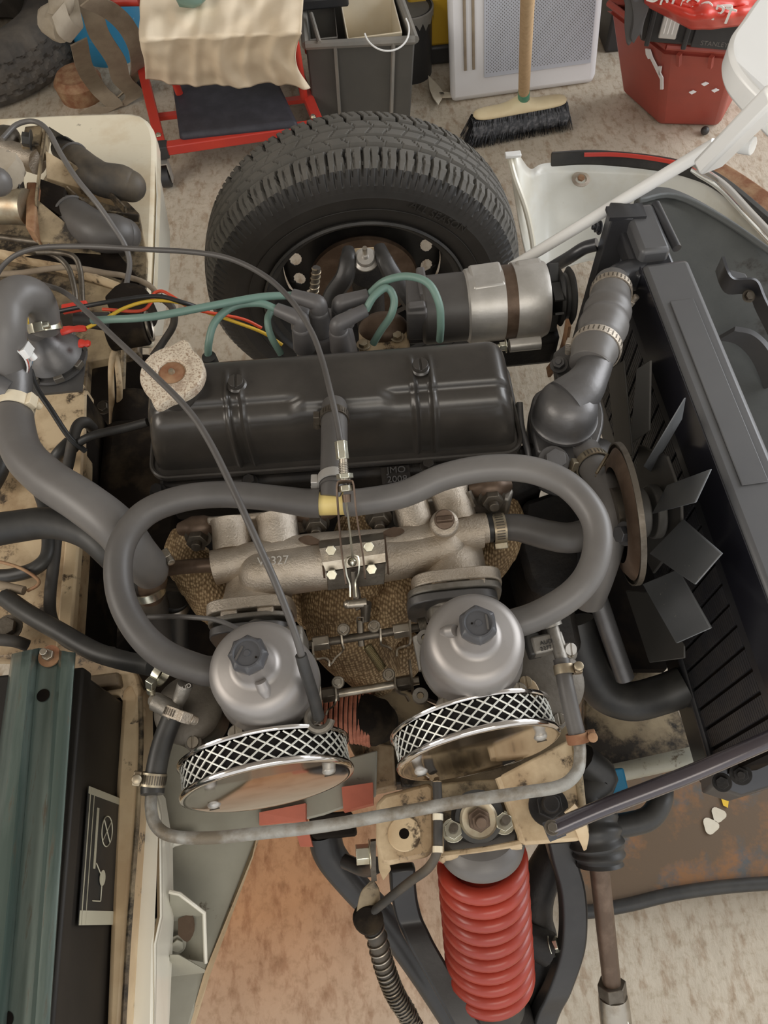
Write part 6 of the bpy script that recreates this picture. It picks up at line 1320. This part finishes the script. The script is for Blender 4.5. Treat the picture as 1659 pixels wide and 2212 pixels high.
# heater valve
hv = thing('heater_valve', 'grey domed heater valve with tabbed rim below the arched hose', 'valve', p(105, 780, .68))
c = p(112, 765, .715)
g = G(); g.lathe([(0, .042), (.014, .042), (.016, .03), (.022, .022), (.034, .012), (.040, .0), (.038, -.006), (0, -.006)], c, (.0, .0, 1), 44); g.obj('dome', 'graphite', hv)
g = G(); g.lathe([(0, -.006), (.043, -.006), (.044, -.010), (0, -.012)], c, Z_, 44); g.obj('rim', 'graphite', hv)
for k in range(8):
    th = k*math.pi/4+.3; d = V((math.cos(th), math.sin(th), 0)); g = G(); g.box(c+d*.042+V((0, 0, -.004)), (.012, .006, .009), Matrix.Rotation(th+math.pi/2, 3, 'Z')); g.obj('tab', 'alu_dull', hv, bevel=.001)
g = G(); g.box(c+V((.0, -.03, -.014)), (.08, .05, .004)); g.obj('base_plate', 'graphite', hv)
for pts, lb_ in (([(132, 716, .745), (150, 712, .745), (170, 710, .745), (186, 710, .745)], 'red crimped terminal on the yellow wire'), ([(172, 742, .735), (184, 742, .735), (194, 742, .735)], 'small red terminal below the other by the heater valve')):
    q = pp(pts); g = G(); g.tube(q, [.0065, .0065, .0045, .0055, .004], 10, 2, flat=.7); single(g, 'crimp_terminal', 'red_plastic', lb_, 'terminal', 'red terminals', loc=q[0])
g = G(); g.box(p(162, 664, .72), (.035, .012, .010), Matrix.Rotation(.1, 3, 'Z')); single(g, 'fuse_holder', 'red_plastic', 'red plastic connector on the shelf behind the green lead', 'connector', bevel=.002)
pipe('yellow wire curving from the red terminal towards the wheel', [(188, 708, .745), (225, 690, .75), (270, 665, .755), (325, 650, .755), (385, 653, .75), (440, 672, .72), (560, 715, .68), (610, 745, .66)], .0024, 'wire_yellow', 'wire', 'wire')
pipe('black sleeved wire running above the yellow wire', [(115, 675, .74), (180, 662, .75), (260, 648, .76), (340, 640, .76), (400, 655, .75), (450, 672, .72)], .0030, 'wire_black', 'wire', 'wire')
pipe('red wire looping beside the wheel and on to the distributor', [(222, 668, .73), (300, 672, .74), (325, 655, .745), (332, 635, .745), (350, 629, .745), (372, 640, .745), (420, 668, .73), (520, 688, .70), (565, 708, .68)], .0022, 'wire_red', 'wire', 'wire')
pipe('thick black cable drooping from the wires toward the rocker cover', [(345, 640, .74), (372, 665, .73), (375, 700, .71), (355, 735, .69), (330, 770, .68)], .005, 'rubber_dusty', 'coil_cable', 'cable')
pipe('short yellow sleeve at the left edge beside the arched hose', [(58, 690, .75), (60, 698, .745), (66, 706, .74)], .006, 'wire_yellow', 'wire', 'wire')
# ignition coil and brackets (dark cluster)
ic = thing('ignition_coil', 'dark grimy ignition coil lying behind the oil cap', 'coil', p(290, 710, .66))
g = G(); g.cyl(p(235, 720, .66), p(318, 706, .66), .026, .026, 26); g.obj('can', 'engine_grime', ic, bevel=.003)
g = G(); g.cyl(p(160, 690, .70), p(235, 695, .69), .010, .013, 16); g.obj('terminal_boot', 'rubber_dark', ic)
g = G(); g.torus(p(322, 705, .66), (1, .1, 0), .020, .0025, 24, 6); g.obj('bracket_ring', 'steel', ic)
g = G(); g.prism(smooth(pp([(225, 640, .66), (260, 610, .66), (310, 618, .66), (330, 660, .66), (300, 690, .66), (240, 680, .66)]), 3), (0, 0, -.03)); single(g, 'junction_block', 'engine_grime', 'grimy dark junction block above the ignition coil', 'block', bevel=.003)
# gearbox / void parts
gb = thing('gearbox', 'grimy dark gearbox top in the shadow left of the engine', 'gearbox', V((-.36, -.08, .35)))
g = G(); g.prism(pp([(185, 760, .52), (330, 760, .52), (320, 1060, .50), (330, 1300, .42), (200, 1450, .42), (160, 1300, .46)]), (0, 0, -.12)); g.obj('casing', 'engine_grime', gb, bevel=.01)
g = G(); g.cyl(p(290, 860, .56), p(290, 1010, .55), .03, .036, 20); g.obj('remote_housing', 'engine_grime', gb, bevel=.003)
for a_ in ((225, 880, .54), (300, 940, .56), (270, 1020, .54)): bolt(gb, p(*a_), (0, -.3, 1), .008, .007, 'steel_dark')

# ============================================================ CHASSIS AROUND THE NEAR SUSPENSION
cs = thing('chassis_frame', 'dirty cream chassis rail and suspension turret under the air filters', 'chassis', p(1000, 1740, .5))
def cplate(name, pts, m, dz=(0, 0, -.02), bevel=.003, k=1): return plate(name, pts, m, dz, cs, bevel, k)
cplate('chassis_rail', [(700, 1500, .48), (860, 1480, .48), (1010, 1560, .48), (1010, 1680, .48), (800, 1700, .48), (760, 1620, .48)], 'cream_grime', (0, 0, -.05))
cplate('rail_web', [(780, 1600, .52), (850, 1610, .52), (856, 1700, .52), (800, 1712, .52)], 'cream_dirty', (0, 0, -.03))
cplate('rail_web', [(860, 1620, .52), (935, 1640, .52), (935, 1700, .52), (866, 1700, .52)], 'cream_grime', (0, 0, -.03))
cplate('pad_plate', [(812, 1735, .645), (830, 1716, .645), (925, 1690, .645), (938, 1700, .645), (940, 1830, .645), (925, 1850, .645), (840, 1868, .645), (822, 1865, .645), (812, 1820, .645)], 'cream_dirty', (0, 0, -.015), bevel=.004)
c = p(873, 1801, .646); g = G(); g.lathe([(rp(10, c), .0012), (rp(34, c), .0012), (rp(36, c), 0)], c, Z_, 40); g.obj('round_pad', 'cream_rim', cs)
g = G(); g.cyl(c, c+V((0, 0, .0014)), rp(11, c), rp(11, c), 20); g.obj('pad_hole', 'void_black', cs)
cplate('pad_skirt', [(814, 1820, .64), (840, 1868, .64), (845, 1880, .60), (828, 1905, .58), (818, 1880, .59)], 'cream_rim', (0, .003, -.003))
# turret box: floor, rims
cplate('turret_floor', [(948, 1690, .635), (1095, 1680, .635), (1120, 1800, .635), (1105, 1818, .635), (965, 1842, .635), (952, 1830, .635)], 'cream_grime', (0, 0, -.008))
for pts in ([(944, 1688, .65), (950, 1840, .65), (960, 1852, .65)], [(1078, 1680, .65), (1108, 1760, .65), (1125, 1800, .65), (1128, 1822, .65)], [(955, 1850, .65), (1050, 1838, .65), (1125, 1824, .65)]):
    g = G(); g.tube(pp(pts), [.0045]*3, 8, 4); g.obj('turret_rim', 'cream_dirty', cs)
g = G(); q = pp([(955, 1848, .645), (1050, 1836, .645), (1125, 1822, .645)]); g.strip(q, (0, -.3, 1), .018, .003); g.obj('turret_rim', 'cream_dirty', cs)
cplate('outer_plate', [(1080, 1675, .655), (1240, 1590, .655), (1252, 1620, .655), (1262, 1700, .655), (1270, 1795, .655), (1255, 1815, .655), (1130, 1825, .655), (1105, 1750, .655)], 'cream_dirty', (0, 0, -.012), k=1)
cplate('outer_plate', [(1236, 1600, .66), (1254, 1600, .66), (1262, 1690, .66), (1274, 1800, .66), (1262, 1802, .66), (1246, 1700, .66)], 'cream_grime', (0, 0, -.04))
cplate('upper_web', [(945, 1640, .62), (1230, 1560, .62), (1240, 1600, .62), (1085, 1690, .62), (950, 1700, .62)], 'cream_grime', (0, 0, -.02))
g = G(); g.tube(pp([(1230, 1745, .675), (1250, 1775, .67), (1262, 1810, .655), (1264, 1835, .63)]), [.007, .007, .006, .002], 8, 4, flat=.4); g.obj('peeling_flap', 'cream_rim', cs)
# damper top
dt = thing('shock_absorber', 'rusty damper top with washer, rubber bush and two plated studs in the turret', 'damper', p(1030, 1760, .64))
c = p(1033, 1768, .650); ax_ = V((0, -.25, 1)).normalized()
g = G(); g.lathe([(0, -.012), (.026, -.012), (.028, -.002), (.024, .003), (0, .003)], c, ax_, 36); g.obj('rubber_bush', 'rubber_dark', dt)
g = G(); g.lathe([(0, .003), (rp(40, c), .003), (rp(41, c), .005), (rp(36, c), .007), (.010, .006), (0, .006)], c, ax_, 40); g.obj('cup_washer', 'brass', dt)
g = G(); g.hexn(c+ax_*.006, ax_, .012, .008); g.cyl(c+ax_*.01, c+ax_*.034, .006, .0055, 14); g.hexn(c+ax_*.020, ax_, .009, .006); g.obj('lock_nut', 'pipe_brown', dt, bevel=.0008)
for px, py in ((978, 1795), (1087, 1778)):
    q = p(px, py, .645); g = G(); g.cyl(q, q+V((0, 0, .035)), .0045, .0045, 12); g.obj('stud', 'steel_dark', dt); g = G(); g.hexn(q+V((0, 0, .004)), Z_, .0095, .007); g.lathe([(0, .0), (.012, 0), (.012, .002), (0, .002)], q+V((0, 0, .002)), Z_, 20); g.obj('stud_nut', 'zinc', dt, bevel=.0006)
q = p(1184, 1742, .66); t = thing('turret_bolt', 'large black domed bolt on the outer cream plate below the stay tube', 'bolt', q)
g = G(); g.lathe([(0, 0), (.020, 0), (.020, .003), (0, .003)], q, Z_, 28); g.obj('washer', 'engine_black', t); g = G(); g.hexn(q+V((0, 0, .003)), Z_, .014, .010); g.cyl(q+V((0, 0, .01)), q+V((0, 0, .024)), .010, .008, 16); g.obj('nut', 'engine_black', t, bevel=.001)
# brake pipe round the turret
bp_ = thing('brake_line', 'dark brake pipe with cream flecks curling round the pad plate to the hose bracket', 'pipe', p(944, 1800, .66))
g = G(); g.tube(pp([(944, 1690, .665), (946, 1740, .665), (946, 1800, .665), (944, 1840, .66), (925, 1875, .64), (885, 1905, .60), (835, 1945, .55), (800, 1975, .52), (785, 1992, .51)]), .0048, 12, 8); g.obj('pipe', 'rubber_dusty', bp_)
for a_ in ((946, 1758, .668), (946, 1828, .664)):
    g = G(); g.tube([p(*a_), p(a_[0], a_[1]+14, a_[2])], .0054, 10, 1); g.obj('paint_fleck', 'cream_clean', bp_)
hb = thing('hose_bracket', 'dirty cream leaf-shaped brake hose bracket hanging under the pad plate', 'bracket', p(795, 1960, .52))
g = G(); g.prism(smooth(pp([(806, 1898, .56), (820, 1925, .54), (818, 1965, .52), (800, 1998, .51), (772, 2004, .51), (768, 1985, .52), (778, 1930, .54), (798, 1905, .55)]), 4), (0, 0, -.006)); g.obj('leaf', 'cream_grime', hb, bevel=.001)
g = G(); g.strip(pp([(806, 1815, .61), (806, 1870, .59), (808, 1900, .56)]), (1, 0, 0), .006, .004); g.obj('hanger', 'steel_dark', hb)
c = p(795, 1985, .52); g = G(); g.lathe([(0, .008), (.014, .006), (.018, .0), (0, 0)], c, (-.2, -.3, 1), 20); g.obj('union', 'engine_grime', hb)
t = thing('plated_bolt', 'plated bolt head sticking out left of the cream pad plate', 'bolt', p(787, 1845, .60)); bolt(t, p(800, 1844, .60), (-1, 0, .1), .0105, .014, 'zinc')
# flexible brake hose with armour spring
fx = thing('armoured_brake_hose', 'black brake hose in a thin steel spring hanging to the bottom edge', 'hose', p(810, 2010, .5))
q = pp([(803, 1990, .51), (815, 2030, .49), (825, 2070, .47), (838, 2110, .45), (855, 2150, .43), (885, 2200, .40), (915, 2260, .37)])
g = G(); g.tube(q, .0105, 14, 8); g.obj('hose_body', 'rubber_dusty', fx)
sm_ = smooth(q, 40); g = G(); n = len(sm_); pts = []; a = None
for i in range(n):
    tt = (sm_[min(i+1, n-1)]-sm_[max(i-1, 0)]).normalized()
    if a is None: a = basis(tt)[0]
    a = (a-tt*a.dot(tt)).normalized(); b = tt.cross(a); u_ = i/n; ph = 2*math.pi*(u_*10+u_**3*22)
    pts.append(sm_[i]+(a*math.cos(ph)+b*math.sin(ph))*.0118)
g.tube(pts, .0011, 6, 2); g.obj('armour_spring', 'steel', fx)

# ============================================================ NEAR SPRING + WISHBONE
sp = thing('coil_spring', 'bright red coil spring over the damper below the turret', 'spring', p(1055, 2000, .4))
s0, s1 = p(1040, 1842, .615), p(1060, 2112, .45)
sax = (s1-s0).normalized(); Rs = rp(82, s0); Rs2 = rp(80, s1)
g = G(); Ls = (s1-s0).length; turns = 10; per = 40; x_, y_, z_ = basis(s1-s0); pts = []
nn = int(turns*per)
for i in range(nn+1):
    u_ = i/nn; th = 2*math.pi*i/per; pts.append(s0+z_*(Ls*u_)+(x_*math.cos(th)+y_*math.sin(th))*(Rs+(Rs2-Rs)*u_))
g.tube(pts, .0085, 14, 1); g.obj('coil', 'spring_red', sp)
g = G(); g.cyl(s0-z_*.01, s1+z_*.02, .026, .026, 28); g.obj('damper_body', 'spring_red', sp)
g = G(); c = p(1041, 1815, .625); g.lathe([(0, .016), (Rs*.9, .016), (Rs*1.08, .010), (Rs*1.14, .002), (Rs*1.10, -.006), (Rs*.9, -.008), (0, -.008)], s0-z_*.014, -z_, 60); g.obj('top_seat', 'rubber_pale', sp)
g = G(); g.cyl(s1+z_*.01, s1+z_*.05, .040, .038, 30); g.obj('lower_seat', 'rubber_dark', sp)
wb = thing('wishbone', 'matt black wishbone arms splaying down either side of the red spring', 'wishbone', p(1000, 2050, .4))
def arm(pts, wd, th, m='arm_black', name='arm'):
    g = G(); q = pp(pts); g.strip(smooth(q, 6), (1, 0, -.1), wd, th); g.obj(name, m, wb, bevel=.003)
arm([(868, 1870, .52), (872, 1930, .50), (885, 1985, .48), (905, 2030, .48), (945, 2100, .475), (990, 2180, .47), (1050, 2290, .46)], .030, .016)
g = G(); q = pp([(700, 1800, .46), (715, 1850, .44), (770, 1920, .42), (830, 1985, .40), (900, 2080, .36), (960, 2170, .32), (1030, 2280, .28)]); g.tube(q, [.021, .021, .019, .019, .019, .019], 14, 6, flat=.7); g.obj('arm', 'arm_black', wb)
arm([(1205, 1810, .52), (1215, 1850, .51), (1232, 1910, .49), (1238, 1980, .47), (1232, 2050, .44), (1205, 2130, .41), (1180, 2180, .38), (1155, 2260, .34)], .030, .020)
g = G(); q = pp([(1225, 1810, .46), (1195, 1850, .45), (1160, 1920, .43), (1150, 1980, .42), (1160, 2040, .40), (1150, 2130, .36), (1120, 2260, .30)]); g.tube(q, [.020, .022, .024, .026, .024, .026], 14, 6, flat=.8); g.obj('upright', 'engine_black', wb)
g = G(); g.cyl(p(1130, 2025, .44), p(1185, 2050, .43), .018, .02, 18); g.obj('bush', 'engine_black', wb); bolt(wb, p(1190, 2042, .44), (1, .1, .4), .009, .008, 'zinc')
g = G(); q = pp([(1040, 2180, .40), (1090, 2200, .38), (1110, 2260, .34)]); g.tube(q, [.04, .035, .03], 16, 3); g.obj('spring_pan', 'engine_black', wb)
g = G(); q = pp([(665, 1758, .52), (760, 1750, .52), (768, 1800, .50), (672, 1810, .50)]); g.prism(q, (0, 0, -.04)); g.obj('pivot_bracket', 'engine_grime', wb, bevel=.004)
g = G(); q = pp([(745, 1860, .48), (790, 1878, .50), (815, 1868, .55)]); g.tube(q, .009, 10, 3); g.obj('pivot_rod', 'arm_black', wb)

# ============================================================ STEERING
st = thing('track_rod', 'rusty steering track rod with plated end joint at the bottom right', 'steering rod', p(1310, 2000, .4))
a, b = p(1293, 1860, .52), p(1322, 2130, .44)
g = G(); g.cyl(a, b, .0115, .0105, 20); g.obj('rod', 'pipe_brown', st)
g = G(); d = (b-a).normalized(); g.hexn(b-d*.004, d, .017, .016); g.obj('lock_nut', 'steel_dark', st, bevel=.001)
g = G(); g.tube([b+d*.012, b+d*.03, b+d*.12], [.0165, .018, .018], 22, 2); g.obj('end_joint', 'steel', st)
g = G(); g.box(b+d*.045+V((0, -.008, .014)), (.022, .024, .008)); g.obj('wrench_flat', 'zinc', st, bevel=.001)
gt = thing('steering_gaiter', 'black rubber steering rack gaiter at the top of the track rod', 'gaiter', p(1290, 1830, .5))
g = G(); q = pp([(1278, 1760, .53), (1285, 1800, .53), (1292, 1835, .525), (1296, 1868, .52)]); g.tube(q, [.028, .030, .030, .026], 22, 8, mod=lambda u: 1+.06*math.sin(u*26)); g.obj('gaiter_body', 'rubber_dark', gt)
g = G(); q = pp([(1310, 1786, .50), (1350, 1782, .50), (1400, 1768, .50), (1425, 1735, .50), (1430, 1700, .49)]); g.tube(q, .014, 14, 6); single(g, 'anti_roll_bar', 'rubber_dark', 'thick black bent bar right of the steering gaiter', 'bar', loc=q[0])
g = G(); q = pp([(1255, 1640, .52), (1300, 1680, .50), (1262, 1720, .50), (1300, 1790, .49)]); g.tube(q, .02, 12, 5); single(g, 'rack_mount', 'rubber_dark', 'black rubber rack mount right of the curved fuel pipe', 'mount', loc=q[0])
g = G(); g.box(p(1320, 1700, .47), (.035, .04, .03)); single(g, 'blue_clip', 'blue_paint', 'small blue plastic block under the stay tube', 'block', bevel=.003)

# ============================================================ LOW STUFF SEEN THROUGH THE BAY
t = thing('cross_member', 'dusty pale cross member deep in the bay below the fan', 'chassis', p(1370, 1620, .35))
g = G(); g.prism(pp([(1265, 1440, .33), (1420, 1430, .33), (1480, 1560, .33), (1500, 1640, .33), (1290, 1690, .33), (1262, 1560, .33)]), (0, 0, -.03)); g.obj('top_face', 'cream_grime', t, bevel=.003)
g = G(); g.tube(pp([(1290, 1678, .345), (1400, 1655, .345), (1500, 1632, .345)]), .013, 12, 3); g.obj('rolled_edge', 'panel_grey_white', t)
t = thing('lower_radiator_hose', 'thick black lower radiator hose curling in the shadow under the fan', 'hose', p(1330, 1450, .45))
g = G(); q = pp([(1240, 1340, .50), (1262, 1420, .47), (1300, 1490, .44), (1360, 1515, .43), (1430, 1500, .43), (1480, 1480, .44)]); g.tube(q, [rp(42, q[2])]*6, 20, 7); g.obj('hose_body', 'rubber_dark', t)
t = thing('dipstick_tube', 'grey metal tube standing in the shadow right of the right carburettor', 'tube', p(1320, 1350, .5))
g = G(); g.cyl(p(1290, 1290, .56), p(1350, 1465, .48), .0125, .0125, 18); g.obj('tube', 'graphite', t)
t = thing('water_pump', 'dark cast water pump body behind the outlet hose', 'pump', p(1180, 1180, .5))
g = G(); g.prism(smooth(pp([(1130, 1080, .64), (1210, 1060, .64), (1250, 1110, .64), (1260, 1220, .62), (1220, 1280, .60), (1150, 1270, .60), (1120, 1180, .62)]), 3), (0, 0, -.12)); g.obj('casting', 'engine_black', t, bevel=.008)
g = G(); g.prism(pp([(1165, 1300, .55), (1240, 1290, .55), (1262, 1400, .52), (1180, 1420, .52)]), (0, 0, -.05)); g.obj('timing_cover', 'engine_black', t, bevel=.01)
g = G(); q = pp([(1090, 985, .69), (1130, 1010, .69), (1150, 1035, .68), (1180, 1052, .68), (1205, 1050, .675)]); g.tube([p(1122, 870, .72), p(1126, 920, .71), p(1140, 975, .70)]+pp([(1150, 1025, .68), (1175, 1050, .68), (1205, 1052, .675)]), .0042, 10, 6); single(g, 'bypass_pipe', 'graphite', 'thin grey pipe running down between rocker cover and thermostat housing', 'pipe')
g = G(); g.box(p(1208, 1045, .68), (.018, .014, .012)); single(g, 'pipe_clip', 'yellow_plastic', 'small cream block by the thin grey pipe under the thermostat housing', 'clip', bevel=.001)
# stained tray on the floor, lower right
t = thing('drip_tray', 'large brown and blue stained drip tray on the floor at lower right', 'tray', p(1450, 1850, .02))
q = pp([(1215, 1700, .03), (1250, 1500, .03), (1760, 1480, .03), (1760, 1905, .03), (1659, 1912, .03), (1560, 1920, .03), (1450, 1935, .03), (1340, 1962, .03), (1245, 1970, .03)])
g = G(); g.prism(q, (0, 0, -.025)); g.obj('tray_floor', 'tray_stained', t, bevel=.004)
g = G(); g.tube(pp([(1760, 1900, .035), (1659, 1908, .035), (1560, 1916, .035), (1450, 1932, .035), (1340, 1958, .035), (1245, 1966, .035), (1210, 1900, .035)]), .011, 10, 4); g.obj('tray_lip', 'rubber_dark', t)
for px, py, r_ in ((1552, 1760, .012), (1535, 1784, .013)):
    g = G(); c = p(px, py, .032); g.lathe([(0, .001), (r_, .001), (r_, 0)], c, Z_, 20, fn=lambda r, h, th, i: (r*(1+.15*math.sin(3*th)), h)); g.obj('paint_drop', 'paper', t)
g = G(); g.prism(pp([(1556, 1720, .032), (1575, 1722, .032), (1572, 1745, .032), (1562, 1740, .032)]), (0, 0, .001)); g.obj('paint_drop', 'wire_yellow', t)
